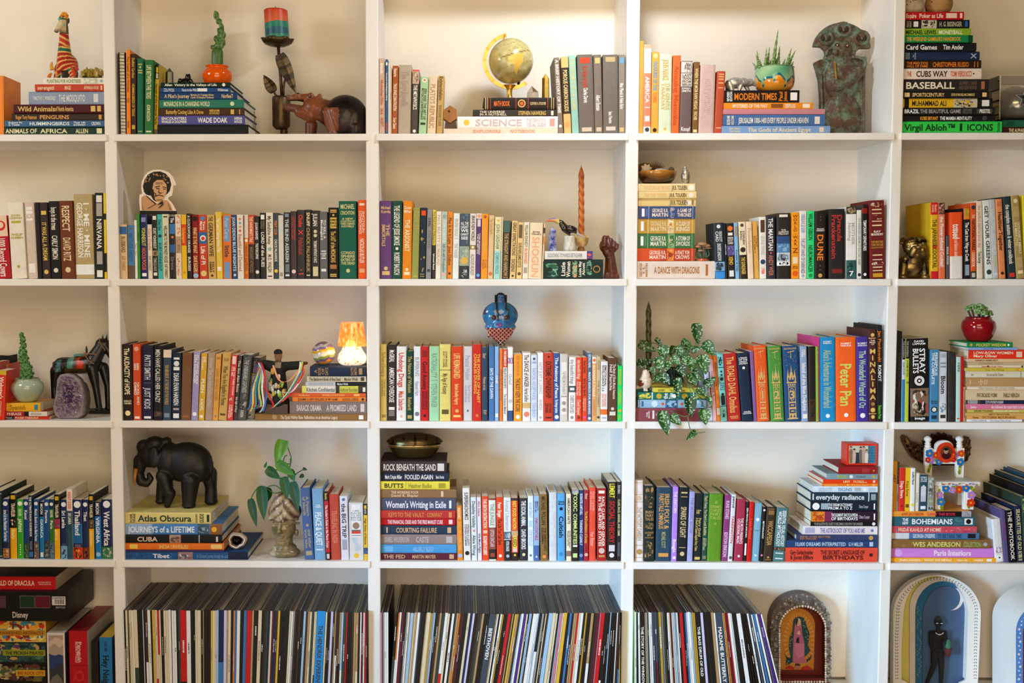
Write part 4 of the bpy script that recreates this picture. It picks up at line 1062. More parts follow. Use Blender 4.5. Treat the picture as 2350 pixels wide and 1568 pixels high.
T33 = stack(3, 3, 1750, O4, S, '''
832 1252 413 487 h 981418 c09030 60-80_a83030|88-93@
705 1255 486 549 h 809ca4 b4c044 20-40:*PISCES|44-51@ececec|56-76:STELLA ANDROMEDA^6a8088|89-95@c8a840
662 1257 549 593 p e83c10 f8e09c 36-49:*LEO|55-80:Sun Essence/A Pure Experience|91-95_f0d0c0
650 1257 593 624 p f07c1c f8b868 4-28:~Linda Goodman|44-48@|52-82:~Mind Over Matter|90-95_
555 1255 624 687 h d8e4ee 7098bc 8-28:LAURA LYNNE/JACKSON^a8bcd0|38-60:*SIGNS|64-74_b0b8c0|77-83@f4f4f4|86-97_b8c8d4
530 1255 687 790 h 22343e dce4e4 2-4_|7-80:*everyday radiance|86-87.5#dce4e4|90-97_90a0a8
528 1255 790 898 h 14202e f0f0f0 1-14@f4f4f4|15-26_a0b0b8|26-62:*THE DREAM DICTIONARY/FROM A TO Z|72-86:~Diana Cooper^b0b8c0|94-96_
532 1255 898 1001 p 2c1828 f4f4f4 0-20#e88020,a83420,f0a030,c05020|20-32#802c50|30-70:*THE ELEMENT ENCYCLOPEDIA/OF BIRTHDAYS|72-88:~Diana Cooper^c0a8c0|94-96_
525 1252 1005 1055 p 141618 989890 5-78:*YOUR ILLUSTRATED GUIDE TO BECOMING ONE WITH THE UNIVERSE|92-97@f0f0f0
440 1252 1057 1152 h ecdcdc 7078b0 3-16_b0acc8|23-83:*THE ASTROLOGY OF YOU AND ME|91-95@
372 1252 1152 1215 h 323c62 b07444 4-57:*MIND OVER MATTER/KIT PEDLER|88-96@c89848
260 1255 1216 1292 h 244070 b8c8dc 9-65:*10,000 DREAMS INTERPRETED|68-84:G H MILLER|91-95_
250 1252 1293 1446 h e04830 401818 5-30:Gary Goldschneider/& Joost Elffers|38-86:THE SECRET LANGUAGE OF/*BIRTHDAYS|91-95@''', W=0.15)
T43 = stack(4, 3, 2050, O4, S, '''
-60 850 897 952 p ec9c38 c83428 12-40:~ANN JACOBSON|55-100#181012|44-80:*CARRY THIS BOOK^d83450|88-100#a8a8ac,808488
-60 893 954 1060 p 30606e f4f4f4 13-20:*THE/NEW|24-73:*BOHEMIANS|74-86#30606e,487880|87-97_e8e8e4|89-95@181818
-60 912 1060 1132 p c8505c f8d0ac 0-100#d04c58,e080a0,4c8088,e86c60,b83870|8-58:FRIDA KAHLO AT HOME
-60 937 1128 1210 h 4c78a4 dce4ec 0-21#d8dce0|25-50:GEORGIA O'KEEFFE|53-80:*TO SEE TAKES TIME^284870|87-96_181818
-60 1058 1208 1303 h 906838 d8d878 0-100#8a6234,9a7444|22-70:WES ANDERSON|73-90:COLLECTION^98b468|93-97@a8b0b8
-60 1097 1296 1407 h d484dc f8e8f4 4-12@e0a8e8|42-78:*Paris Interiors|55-70_d898e0
-60 1120 1404 1470 h f0ac22 f8e4c4 9-58:JOAN DIDION - *WHAT SHE MEANS|63-73:Hilton Als|79-88:HAMMER|91-96_f0f0f0''', W=0.18)
uprights(4, 3, 2050, O4, S, '''
-22 28 -4 350 p e89818 704010 10-60:~ART
30 52 36 360 p 90887c 3c3834 0-45#302c28,908478|50-95:~DRAWING
55 119 65 425 p d8301f f8e4d4 30-70:~Diego Rivera|86-90@801810
122 179 132 425 p f0bc1c 704c14 30-66:~Ariana Reines|84-92_
182 233 195 428 p ececea 3c3c40 8-38:*Graffiti Planet|78-92@f0dc48
236 276 249 480 p e8e4d4 a8a498 50-80:~Louvre
278 366 290 500 p 284858 e8ecf0 4-20=MASTERPIECES/OF THE/LOUVRE|28-34@d8d4d8|32-58_d8d4d8|58-74_c8c4cc|86-95_
370 440 382 530 p b0b0ac 282420 0-60#989890,c8c8c0,484840,787870|60-84#90987c,b0b498|86-97=RA''', base=T43, ybase=O4 + 897 / S, W=0.075)
uprights(4, 3, 2050, O4, S, '''
1114 1210 1074 985 h;w0.2 e4e0e0 686868 62-80#e4e0e0,b08890,6880a8|84-96_f4f4f4|88-92@303030
1212 1264 1168 885 h;w0.22 58507e 804878 10-60:~SURREALISM
1271 1346 1228 890 p 120e16 f0e4d4 2-95:*THE PHOTOBOOK
1352 1426 1320 845 h;w0.22 1a2440 d8cc8c 5-78:*SILHOUETTES OF OLD|80-97:ROBB III
1430 1500 1392 742 h;w0.25 304034 c8c8b8 0-30#304034,607c40,90a050
1503 1560 1470 650 h;w0.25 181418 c8c8b8
1563 1640 1530 600 h;w0.25 223c44 c8c8b8
1645 1700 1615 560 h;w0.24 284858 c8c8b8''')
# ---------------------------------------------------------------- records on the bottom shelf
RC = dict(k='1a1715', w='e9e6e0', c='dccca8', t='b08c60', o='d87420', r='c41c20', b='18234a', l='9cc0dc', g='96928a', n='344038', y='dcae34', p='4c2c7c',
          m='5c1c28', d='3a2a20', u='3c70a4', s='3c4854', v='c8c4dc', i='c87888', z='2090d8', a='b89030', e='e87838')
RNAME = dict(k='black', w='white', c='cream', t='tan', o='orange', r='red', b='navy', l='light blue', g='grey', n='dark green', y='yellow', p='purple', m='maroon',
             d='dark brown', u='blue', s='slate grey', v='lilac', i='pink', z='bright blue', a='mustard', e='orange')
def records(bay, ox, oy, s, ytop, lean, seq, W=0.304):
    """seq: runs of 'x0 x1 code'; lean(x): how far the foot lies to the right of the top, in crop units at the crop's lower edge"""
    Y = -0.024
    z0 = SZ[4]
    rng = random.Random(bay)
    pb = pt = UP[bay][1]
    seen = []
    for tok in seq.split():
        parts = tok.split(',')
        x0, x1, code = parts[0].split('-')
        x0, x1 = float(x0), float(x1)
        text = parts[1].replace('_', ' ') if len(parts) > 1 else ''
        x1 = x0 + max(x1 - x0, 6)
        yt = ytop(x0) + rng.uniform(-6, 6)
        t0, t1 = P(ox + x0 / s, oy + yt / s, Y), P(ox + x1 / s, oy + yt / s, Y)
        dxb = lean((x0 + x1) / 2) / s * (1632 - oy - yt / s) / (1568 - oy - yt / s)
        b0 = P(ox + x0 / s + dxb, 1632, Y)
        T = max(0.0014, (t1.x - t0.x) * .985 - 0.0004)
        b0.x = min(max(b0.x, UP[bay][1] + 0.001), UP[bay + 1][0] - 0.001 - T)
        t0.x = min(max(t0.x, UP[bay][1] + 0.001), UP[bay + 1][0] - 0.001 - T)
        b0.x = max(b0.x, pb + .0003); t0.x = max(t0.x, pt + .0003)
        sw = t0.x - b0.x
        b0.x = min(b0.x, UP[bay + 1][0] - .001 - T); t0.x = min(t0.x, UP[bay + 1][0] - .001 - T)
        pb, pt = b0.x + T, t0.x + T
        ang = math.atan2(t0.x - b0.x, t0.z - z0)
        H = math.hypot(t0.x - b0.x, t0.z - z0) - 0.0005
        c = lin(RC[code[0]])
        sidec = tuple(min(1, v * rng.uniform(0.5, 1.1)) for v in lin(RC[rng.choice('kdsgnbmtc')]))
        inner = lin(rng.choice(['2a2420', '3a3028', '201c1a', '8c7c64', '242830', '403430']))
        m = MB()
        x, y, z = T / 2, W, H
        v = [(-x, 0, 0), (x, 0, 0), (x, y, 0), (-x, y, 0), (-x, 0, z), (x, 0, z), (x, y, z), (-x, y, z)]
        m.add(v, [(0, 3, 2, 1), (4, 5, 6, 7), (0, 1, 5, 4), (1, 2, 6, 5), (2, 3, 7, 6), (3, 0, 4, 7)], [sidec, inner, c, sidec, sidec, sidec])
        if T > 0.005:
            ct = min(0.0012, T * 0.25)      # the two boards show along the top edge, the opening lies between them
            for xa in (-x, x - ct):
                m.add([(xa, 0, z + .0002), (xa + ct, 0, z + .0002), (xa + ct, y, z + .0002), (xa, y, z + .0002)], [(0, 1, 2, 3)], sidec)
            m.add([(-x, 0, z + .0003), (x, 0, z + .0003), (x, .002, z + .0003), (-x, .002, z + .0003)], [(0, 1, 2, 3)], c)
        if len(code) > 1:                   # a second colour on the lower part of the spine
            c2 = lin(RC[code[1]])
            zz = z * rng.uniform(0.3, 0.62)
            m.add([(-x, -.0002, 0), (x, -.0002, 0), (x, -.0002, zz), (-x, -.0002, zz)], [(0, 1, 2, 3)], c2)
        if code == 'wk' or code.endswith('q'):
            pass
        ink = lin('f0ece4') if sum(c) < 0.9 else lin('3a3634')
        if text:
            vv, f, w = layout(text, True)
            hc = T * 0.55; sz = hc / CAP; sx = min(sz * 1.25, z * 0.62 / w)
            m.add([(-hc / 2 + q[1] * sz, -0.0004, z * 0.86 - q[0] * sx) for q in vv], f, ink)
        elif T > 0.0028 and rng.random() < 0.5:    # worn print too small to read: short broken strokes
            zz = z * rng.uniform(0.55, 0.9)
            hw = T * rng.uniform(.1, .2)
            for _ in range(rng.randint(3, 16)):
                l = rng.uniform(0.0012, 0.004)
                m.add([(-hw, -.0003, zz - l), (hw, -.0003, zz - l), (hw, -.0003, zz), (-hw, -.0003, zz)], [(0, 1, 2, 3)], ink)
                zz -= l + rng.uniform(.0008, .002)
        o = m.build('record_sleeve', M_PRINT)
        rot = Matrix.Rotation(ang, 4, 'Y')
        off = T / 2 if ang < 0 else -T / 2
        px = b0.x if ang < 0 else b0.x + T
        o.matrix_basis = Matrix.Translation((px, Y, z0 + 0.0003)) @ rot @ Matrix.Translation((off, 0, 0))
        seen.append((o, code, text, T))
    grp = 'upright records on the bottom shelf of the %s' % BAYN[bay]
    used = set()
    for i, (o, code, text, T) in enumerate(seen):
        nm = RNAME[code[0]]
        if text:
            lab = '%s record box reading %s, bottom shelf, %s' % (nm, text, BAYN[bay])
        else:
            nb = lambda j: RNAME[seen[j][1][0]] if 0 <= j < len(seen) else 'upright'
            lab = '%s %s record between %s and %s ones, bottom shelf, %s' % ('thick' if T > .006 else 'thin', nm, nb(i - 1), nb(i + 1), BAYN[bay])
            if lab in used:
                n = i + 1 if i < len(seen) / 2 else len(seen) - i
                suf = 'th' if 10 < n % 100 < 14 else {1: 'st', 2: 'nd', 3: 'rd'}.get(n % 10, 'th')
                lab = '%s record sleeve, %d%s from the %s end of the row, bottom shelf, %s' % (nm, n, suf, 'left' if i < len(seen) / 2 else 'right', BAYN[bay])
        used.add(lab)
        tag(o, ' '.join(lab.split()[:16]), 'record', grp)

def li(x, pts):
    for (a, b), (c2, d) in zip(pts, pts[1:]):
        if x <= c2: return b + (d - b) * (x - a) / (c2 - a)
    return pts[-1][1]
records(1, 260, 1320, 6.323, lambda x: li(x, [(0, 512), (1897, 515), (3700, 545)]), lambda x: li(x, [(135, 42), (700, 30), (1100, 12), (1600, -42), (2600, -62), (3250, -50), (3700, -8)]),
  '''135-160-k 162-192-c 194-214-n 215-234-c 236-262-c 263-284-w 286-344-cn 346-420-k 421-432-w 433-455-k 456-490-dw 492-534-w 536-559-k 560-590-y 591-604-c 606-634-cr 635-660-rc 661-683-c 684-725-k 726-760-c 761-795-c
  796-834-w 835-842-k 843-875-w 876-910-w 911-935-k 936-964-n 966-1058-rk 1059-1120-w 1121-1159-k 1160-1185-k 1186-1214-c 1215-1270-c 1271-1300-k 1301-1314-t 1316-1375-k 1376-1415-k 1416-1440-y 1441-1480-c 1481-1500-c 1501-1530-l
  1531-1605-bu 1607-1650-v 1651-1670-t 1671-1710-c 1711-1745-k 1746-1770-o 1771-1799-u 1800-1846-w 1847-1890-k
  1897-1941-u 1943-2015-r 2017-2046-t 2047-2108-k 2110-2160-c 2161-2196-k 2197-2226-d 2227-2254-n 2255-2281-b 2282-2311-c 2312-2336-m 2337-2367-b 2368-2396-d 2397-2427-y 2428-2476-k 2478-2560-k 2562-2586-c 2588-2615-w 2616-2641-g
  2642-2668-d 2669-2696-k 2697-2728-d 2729-2766-k 2768-2801-l 2802-2828-d 2829-2857-t 2858-2886-c 2887-2921-n 2922-2944-c 2945-2959-cn 2962-3084-z,THE_HENDRIX_EXPERIENCE 3086-3110-c 3111-3136-k 3137-3161-k 3162-3196-v 3197-3220-k 3221-3240-t 3241-3265-dw
  3266-3290-d 3291-3316-tk 3317-3346-lw 3347-3386-n 3387-3406-r 3407-3438-k 3439-3466-k 3467-3496-d 3497-3526-t 3527-3561-tc 3562-3586-k 3587-3606-w 3607-3631-m 3632-3651-w 3652-3675-r 3676-3692-k''')
records(2, 850, 1320, 6.323, lambda x: li(x, [(0, 535), (400, 545), (1000, 555), (1900, 570), (2600, 560), (3700, 545)]), lambda x: li(x, [(140, -6), (262, -20), (300, -105), (420, -130), (800, -175), (1400, -180), (2600, -150), (3000, -115), (3400, -105), (3700, -30)]),
  '''142-165-i 166-182-n 183-203-g 204-231-w 232-262-w 366-399-kn 410-430-ow 431-456-w 457-498-m 499-530-k 531-552-g 553-575-w 576-590-t 591-630-l 631-648-t 649-664-c 665-688-t 690-725-w 726-744-s 746-800-k 801-812-k 813-826-t 827-880-c 881-904-a
  905-930-g 931-950-l 951-974-k 975-1010-d 1011-1040-t 1041-1056-n 1058-1088-n 1090-1130-wr 1131-1160-c 1161-1188-k 1190-1225-w 1226-1240-k 1241-1255-n 1256-1286-t 1288-1310-o 1311-1334-d 1335-1359-m 1360-1419-k 1420-1455-c 1456-1489-b 1490-1521-v
  1522-1560-k 1561-1590-d 1591-1626-n 1627-1658-t 1660-1700-k 1701-1733-k 1736-1828-s,BEETHOVEN 1830-1848-t 1849-1866-w 1867-1890-k
  1892-1916-w 1917-1940-a 1941-1970-k 1971-2000-k 2001-2046-r 2047-2066-d 2067-2086-t 2087-2100-k 2101-2126-y 2127-2157-t 2158-2184-d 2185-2200-l 2201-2230-w 2232-2268-p 2269-2290-c 2291-2311-k 2312-2330-l 2331-2346-l 2347-2366-d 2367-2420-w 2421-2442-w 2443-2456-l
  2457-2494-kw 2496-2526-g 2527-2546-k 2547-2562-c 2563-2592-d 2594-2651-l 2652-2697-c 2698-2724-c 2725-2748-k 2749-2761-l 2762-2796-i 2797-2810-w 2812-2861-y 2862-2896-k 2897-2930-u 2931-2956-k 2957-2981-t 2982-3006-t 3007-3031-r 3032-3056-c 3057-3096-w
  3097-3126-k 3127-3151-a 3152-3180-k 3181-3206-k 3207-3246-tw 3247-3270-k 3271-3291-d 3292-3316-m 3317-3336-m 3337-3351-i 3352-3406-r 3407-3436-kw 3437-3461-k 3462-3486-k 3487-3501-l 3502-3536-k 3537-3561-k 3562-3581-k 3582-3596-w 3597-3621-d 3622-3646-du 3647-3661-y 3662-3682-k''')
records(3, 1450, 1320, 6.323, lambda x: li(x, [(0, 540), (900, 545), (1300, 548), (1900, 580)]), lambda x: li(x, [(40, 8), (400, 50), (700, 70), (1000, 85), (1250, 102), (1560, 150), (1900, 265)]),
  '''40-58-w 60-84-k 86-112-w 115-184-k,THE_STORY_OF_THE_WINDOW 185-200-t 201-222-g 223-240-n 241-262-w 263-286-w 288-318-s 320-356-sm 360-381-n 384-420-a,THE_BLUE_BLACK_BIRD 421-431-u 432-444-t 446-474-n 476-506-k 507-529-w 530-546-c 548-570-m 572-589-c 590-616-l
  617-640-g 641-662-w 664-688-k 690-734-r 736-760-k 762-785-u 786-801-w 802-841-w 843-862-l 865-892-a 893-914-a 918-990-k,THE_BASS_DRUM_OF_OLD 992-1030-v 1034-1066-k 1070-1142-k 1146-1182-t 1184-1208-w 1210-1304-s,MADAME_BUTTERFLY 1306-1326-t 1327-1344-o
  1346-1374-m 1376-1390-r 1392-1430-w 1432-1446-w 1447-1460-n 1462-1510-k 1514-1576-w 1578-1604-k 1606-1630-k 1632-1664-k 1666-1692-w 1696-1726-s 1728-1748-w 1750-1786-u 1788-1816-w 1826-1866-p 1868-1890-w''')
# ---------------------------------------------------------------- ornaments: tools
from mathutils import noise as mnoise
class Fr:
    """a local frame at depth Y: x, y as measured on the photograph's crop, d towards the back, all in crop units; y = base lies at height z"""
    def __init__(s, ox, oy, sc, Y, base=None, z=None):
        s.ox, s.oy, s.s, s.Y = ox, oy, sc, Y
        s.u = mpp(Y) / sc
        s.dz = 0.0
        s.floor = -9.0
        if base is not None:
            s.dz = z + .0004 - P(ox, oy + base / sc, Y).z
            s.floor = z + .0004
    def __call__(s, x, y, d=0):
        p = P(s.ox + x / s.s, s.oy + y / s.s, s.Y)
        return Vector((p.x, p.y + d * s.u, p.z + s.dz))

def E(x, y, d, rx, ry, rd=None, rot=0): return ('e', (x, y, d), (rx, ry, rd if rd is not None else rx), rot)
def C(x0, y0, d0, r0, x1, y1, d1, r1): return ('c', (x0, y0, d0), r0, (x1, y1, d1), r1)
def chain(pts):
    return [C(*a, *b) for a, b in zip(pts, pts[1:])]
def SL(pts, d0, d1): return ('s', pts, d0, d1)

def organic(name, q, prims, fn, material, parent=None, vox=7, smooth=3):
    """solids melted into ONE continuous surface (crop units), coloured by fn(x, y, d)"""
    bm = bmesh.new()
    def ico(c, r, sub=3, rot=0):
        g = bmesh.ops.create_icosphere(bm, subdivisions=sub, radius=1)
        ca, sa = math.cos(R(rot)), math.sin(R(rot))
        for v in g['verts']:
            x, d, y = v.co.x * r[0], v.co.y * r[2], v.co.z * r[1]
            x, y = x * ca - y * sa, x * sa + y * ca
            v.co = (c[0] + x, c[2] + d, -c[1] + y)
    for p in prims:
        if p[0] == 'e':
            ico(p[1], p[2], rot=p[3])
        elif p[0] == 'c':
            a, b = Vector(p[1]), Vector(p[3])
            n = max(2, int((b - a).length / (0.35 * max(2, min(p[2], p[4])))) + 1)
            n = min(n, 70)
            for i in range(n + 1):
                t = i / n
                r = p[2] + (p[4] - p[2]) * t
                ico(tuple(a.lerp(b, t)), (r, r, r), 2)
        else:
            pts, d0, d1 = p[1:]
            f = [bm.verts.new((x, d0, -y)) for x, y in pts]
            b2 = [bm.verts.new((x, d1, -y)) for x, y in pts]
            bm.faces.new(f); bm.faces.new(list(reversed(b2)))
            k = len(pts)
            for i in range(k):
                bm.faces.new((f[(i + 1) % k], f[i], b2[i], b2[(i + 1) % k]))
    bmesh.ops.recalc_face_normals(bm, faces=bm.faces)
    me = bpy.data.meshes.new(name)
    bm.to_mesh(me); bm.free()
    o = bpy.data.objects.new(name, me)
    col.objects.link(o)
    md = o.modifiers.new('r', 'REMESH'); md.mode = 'VOXEL'; md.voxel_size = vox
    sm = o.modifiers.new('s', 'SMOOTH'); sm.factor = 0.5; sm.iterations = smooth
    dg = bpy.context.evaluated_depsgraph_get()
    e = o.evaluated_get(dg)
    m2 = bpy.data.meshes.new_from_object(e)
    bpy.data.objects.remove(o)
    base = Vector(parent.matrix_basis.translation) if parent else q(prims[0][1][0], prims[0][1][1], 0)
    n = len(m2.polygons)
    cen = np.zeros(n * 3); m2.polygons.foreach_get('center', cen); cen = cen.reshape(-1, 3)
    buf = np.ones((n, 4), dtype=np.float32)
    if callable(fn):
        buf[:, :3] = [fn(c[0], -c[2], c[1]) for c in cen]
    else:
        buf[:, :3] = lin(fn)
    for v in m2.vertices:
        w = q(v.co.x, -v.co.z, v.co.y)
        w.z = max(w.z, q.floor)
        w.y = min(w.y, DEPTH - .0068)
        v.co = w - base
    a = m2.attributes.new('Col', 'FLOAT_COLOR', 'FACE')
    a.data.foreach_set('color', buf.ravel())
    m2.polygons.foreach_set('use_smooth', [True] * n)
    m2.materials.clear(); m2.materials.append(material)
    m2.name = name
    ob = bpy.data.objects.new(name, m2)
    col.objects.link(ob)
    if parent: ob.parent = parent
    else: ob.location = base
    return ob

def thing(name, q, x, y, d, label, cat, group=None):
    return empty(name, q(x, y, d), label, cat, group)
def lerp3(a, b, t): return tuple(x + (y - x) * t for x, y in zip(a, b))
def nz(x, y, d, s): return mnoise.noise(Vector((x * s, y * s, d * s)))
def qpts(q, pts, d=0): return [q(x, y, d) for x, y in pts]
def arc(cx, cy, r, a0, a1, n=24, ry=None):
    return [(cx + r * math.cos(R(a0 + (a1 - a0) * i / n)), cy - (ry or r) * math.sin(R(a0 + (a1 - a0) * i / n))) for i in range(n + 1)]
def lathe(name, q, cx, cd, prof, fn, material, parent, n=36, flat=1.0, smooth=True, cap=True):
    """prof: (radius, y) in crop units from the bottom up; fn colour or fn(angle, y)"""
    m = MB()
    vs, fs, cs = [], [], []
    for r, y in prof:
        for i in range(n):
            a = 2 * math.pi * i / n
            vs.append(q(cx + r * math.cos(a), y, cd + r * math.sin(a) * flat))
    for j in range(len(prof) - 1):
        for i in range(n):
            k = (i + 1) % n
            fs.append((j * n + i, j * n + k, (j + 1) * n + k, (j + 1) * n + i))
            cs.append(fn(2 * math.pi * (i + .5) / n, (prof[j][1] + prof[j + 1][1]) / 2) if callable(fn) else lin(fn))
    if cap:
        fs.append(tuple(range(n - 1, -1, -1))); cs.append(cs[0])
        if prof[-1][0] > 1:
            z = (len(prof) - 1) * n
            fs.append(tuple(z + i for i in range(n))); cs.append(cs[-1])
    m.add(vs, fs, cs)
    return m.build(name, material, parent, smooth=smooth)
def fine(prof, k=4):
    """a profile drawn finer with smooth curves between its points"""
    out = []
    n = len(prof)
    for i in range(n - 1):
        p0, p1, p2, p3 = prof[max(i - 1, 0)], prof[i], prof[i + 1], prof[min(i + 2, n - 1)]
        for j in range(k):
            t = j / k
            out.append(tuple(0.5 * (2 * b + (c - a) * t + (2 * a - 5 * b + 4 * c - d) * t * t + (3 * b - a - 3 * c + d) * t ** 3) for a, b, c, d in zip(p0, p1, p2, p3)))
    out.append(prof[-1])
    return out
def prism(name, q, cx, cd, r, y0, y1, ytip, fn, material, parent, n=6, turn=0.3, tipx=0, flat=1.0):
    """pointed crystal column"""
    m = MB()
    vs = []
    for y, k in ((y0, 1.0), (y1, 0.93)):
        for i in range(n):
            a = 2 * math.pi * i / n + turn
            vs.append(q(cx + r * k * math.cos(a), y, cd + r * k * math.sin(a) * flat))
    vs.append(q(cx + tipx, ytip, cd))
    fs = [(i, (i + 1) % n, n + (i + 1) % n, n + i) for i in range(n)] + [(n + i, n + (i + 1) % n, 2 * n) for i in range(n)] + [tuple(range(n - 1, -1, -1))]
    rng = random.Random(int(cx))
    m.add(vs, fs, [fn(rng) if callable(fn) else lin(fn) for _ in fs])
    return m.build(name, material, parent)
def pebbles(m, q, pts, r, cols, rng, seg=8):
    for x, y, d in pts:
        k = r * rng.uniform(0.7, 1.3) * q.u
        m.ball(q(x, y, d), (k, k * .8, k), rng.choice(cols), seg, 5)
M_GLASS = mat('clear_glass', 'ffffff', 0.03, trans=1.0, ior=1.3, spec=0.5)
M_CRYST = mat('crystal', rough=0.08, attr=True, trans=0.35, ior=1.5, noise=0.25, nscale=80)
M_LEAF = mat('leaf_green', rough=0.4, attr=True, noise=0.15, nscale=90, bump=0.2, bscale=150)
M_WAX = mat('candle_wax', rough=0.4, attr=True, noise=0.12, nscale=70, sss=0.2)
M_FAB = mat('woven_fabric', rough=0.9, attr=True, noise=0.15, nscale=150, bump=0.4, bscale=400, sheen=0.3)
M_GOLD = mat('brass', rough=0.3, metal=0.8, attr=True, noise=0.12, nscale=80)
M_BLACKW = mat('dark_carved_wood', '15110e', 0.5, noise=0.3, nscale=25, bump=0.35, bscale=140)

def leaf_mesh(m, base, tip, w, q, d0, d1, fn, bend=0.18, n=8, droop=0.0):
    """heart-shaped blade from stalk to tip, folded along the midrib"""
    a, b = Vector((base[0], base[1])), Vector((tip[0], tip[1]))
    L = (b - a).length
    t = (b - a) / L
    s2 = Vector((-t.y, t.x))
    rows = []
    for i in range(n + 1):
        u = i / n
        wd = w / 2 * (math.sin(math.pi * min(1, (u * 0.93 + 0.07)) ** 0.62)) ** 0.85
        if i == n: wd = 0.6
        c = a + t * (L * u)
        dd = d0 + (d1 - d0) * u + droop * math.sin(u * math.pi) * L
        row = []
        for k in (-1, -.75, -.5, -.25, 0, .25, .5, .75, 1):
            p = c + s2 * (wd * k)
            row.append((p.x, p.y, dd + abs(k) * wd * -bend * 1.6 + bend * wd))
        rows.append(row)
    vs = [q(*p) for r in rows for p in r]
    fs, cs = [], []
    for i in range(n):
        for k in range(8):
            fs.append((i * 9 + k, i * 9 + k + 1, (i + 1) * 9 + k + 1, (i + 1) * 9 + k))
            p = rows[i][k]
            cs.append(fn(i / n, (k - 3.5) / 3.5, p[0], p[1]))
    nv = len(vs)
    th = Vector((0, 2.5 * q.u, 0))
    m.add(vs + [v + th for v in vs], fs + [tuple(nv + j for j in reversed(f)) for f in fs], cs + cs)
# ---------------------------------------------------------------- ornaments of the top shelf
# stuffed camel in patchwork cloth
q = Fr(0, 0, S, 0.075, 848, T00)
t = thing('cloth_camel', q, 715, 848, 0, 'patchwork cloth camel toy with striped red gold and green chest, on a pile of books', 'toy')
red, gold, grn = lin('b01c14'), lin('e8b860'), lin('1c6c54')
def f(x, y, d):
    if y > 340:
        k = (y + (x - 632) * (-.55 if y < 480 else .1 + (y - 560) * .004)) / 66.0
        if abs(x - 632 + (y - 500) * 0.02) < 12 and d < 0: return lin('d89048')
        if d > 70: return lin('4a3428')
        if y > 735 and abs(x - 712) < 34: return lin('1c1410')
        i = int(k) % 9
        if k % 1 < 0.36: return gold
        return grn if i in (3, 7) else lin('c8381c') if i == 5 else red
    if y < 330 and (x < 712 or d < -40): return lerp3(lin('e0cca0'), lin('6c5c44'), max(0, min(1, (y - 290) / 45))) if y > 192 else lin('4c7058')
    return lin('5c5038')
organic('body', q, [E(712, 660, 60, 112, 130, 130), C(705, 640, 0, 88, 700, 380, -5, 52), C(700, 380, -5, 54, 700, 250, -10, 46), E(694, 205, -15, 50, 52, 55),
                    C(690, 235, -45, 42, 655, 300, -85, 26), E(650, 318, -92, 28, 24, 26), C(640, 700, 0, 46, 622, 820, -10, 34), C(790, 700, 0, 46, 800, 822, -10, 34), C(660, 740, 120, 40, 660, 835, 130, 28), C(770, 740, 120, 40, 770, 835, 130, 28),
                    E(655, 165, 0, 16, 34, 12), E(745, 185, 5, 14, 34, 12)], f, M_FAB, t, vox=8)
m = MB()
for x, y, r in ((622, 828, 36), (802, 828, 36)): m.ball(q(x, y, -12), (r * q.u, r * q.u, 20 * q.u), lin('5c4838'))
m.build('hoof_pads', M_FAB, t)
m = MB(); rg = random.Random(3)
for _ in range(60):
    a, b = rg.uniform(0, 6.28), rg.uniform(-1.4, 1.4)
    c = (704 + 34 * math.cos(a) * math.cos(b), 140 - 34 * math.sin(b), -10 + 30 * math.sin(a) * math.cos(b))
    m.ball(q(*c), 13 * q.u, rg.choice([lin('f09c18'), lin('f8b030'), lin('e08810')]), 6, 4)
m.build('pompom', M_FAB, t)
for nm, pts, cc in (('tassel', [(830, 650, -40), (840, 680, -45), (852, 735, -45)], 'c83c18'), ('tassel', [(590, 650, -60), (582, 690, -65), (592, 735, -65)], 'e8a828'), ('tassel', [(585, 770, -60), (568, 790, -66), (556, 822, -66)], 'e87820'), ('tassel', [(800, 700, -70), (825, 745, -70), (840, 795, -66)], 'd04018')):
    m = MB(); m.tube([q(*p) for p in pts], [10 * q.u, 17 * q.u, 24 * q.u], lin(cc), 8); m.build(nm, M_FAB, t)
for x, y in ((668, 184), (714, 250)):
    m = MB(); m.ball(q(x, y, -62), (15 * q.u, 9 * q.u, 15 * q.u), lin('48b0b0')); m.build('bead_eye', M_GLOSS, t)
# yellow crystal cluster
q = Fr(0, 0, S, 0.075, 848, T00)
t = thing('crystal_cluster', q, 1000, 848, 0, 'pale yellow crystal cluster on dark rock beside the cloth camel', 'crystal')
organic('rock_base', q, [E(1000, 815, 40, 130, 32, 70), E(930, 830, 0, 60, 20, 50), E(1060, 825, 10, 60, 24, 60)], lambda x, y, d: lerp3(lin('3c3c30'), lin('68644c'), 0.5 + nz(x, y, d, .03)), M_MATTE, t, vox=8)
m = MB(); rg = random.Random(5)
for i in range(110):
    x = rg.uniform(885, 1118); top = 700 + 100 * max(0, (940 - x) / 75) + rg.uniform(0, 36)
    y0 = rg.uniform(max(top + 20, 760), 815); d = rg.uniform(-60, 70); r = rg.uniform(9, 20)
    yt = y0 - rg.uniform(25, 60)
    yt = max(yt, top)
    c = rg.choice([lin('d8c070'), lin('c8b050'), lin('ece0a8'), lin('b89838')])
    vs = [q(x + r * math.cos(k * 1.047), y0 - (y0 - yt) * h, d + r * math.sin(k * 1.047)) for h in (0, .7) for k in range(6)] + [q(x + rg.uniform(-6, 6), yt - 12, d)]
    m.add(vs, [(k, (k + 1) % 6, 6 + (k + 1) % 6, 6 + k) for k in range(6)] + [(6 + k, 6 + (k + 1) % 6, 12) for k in range(6)], c)
m.build('crystal_crust', M_CRYST, t)
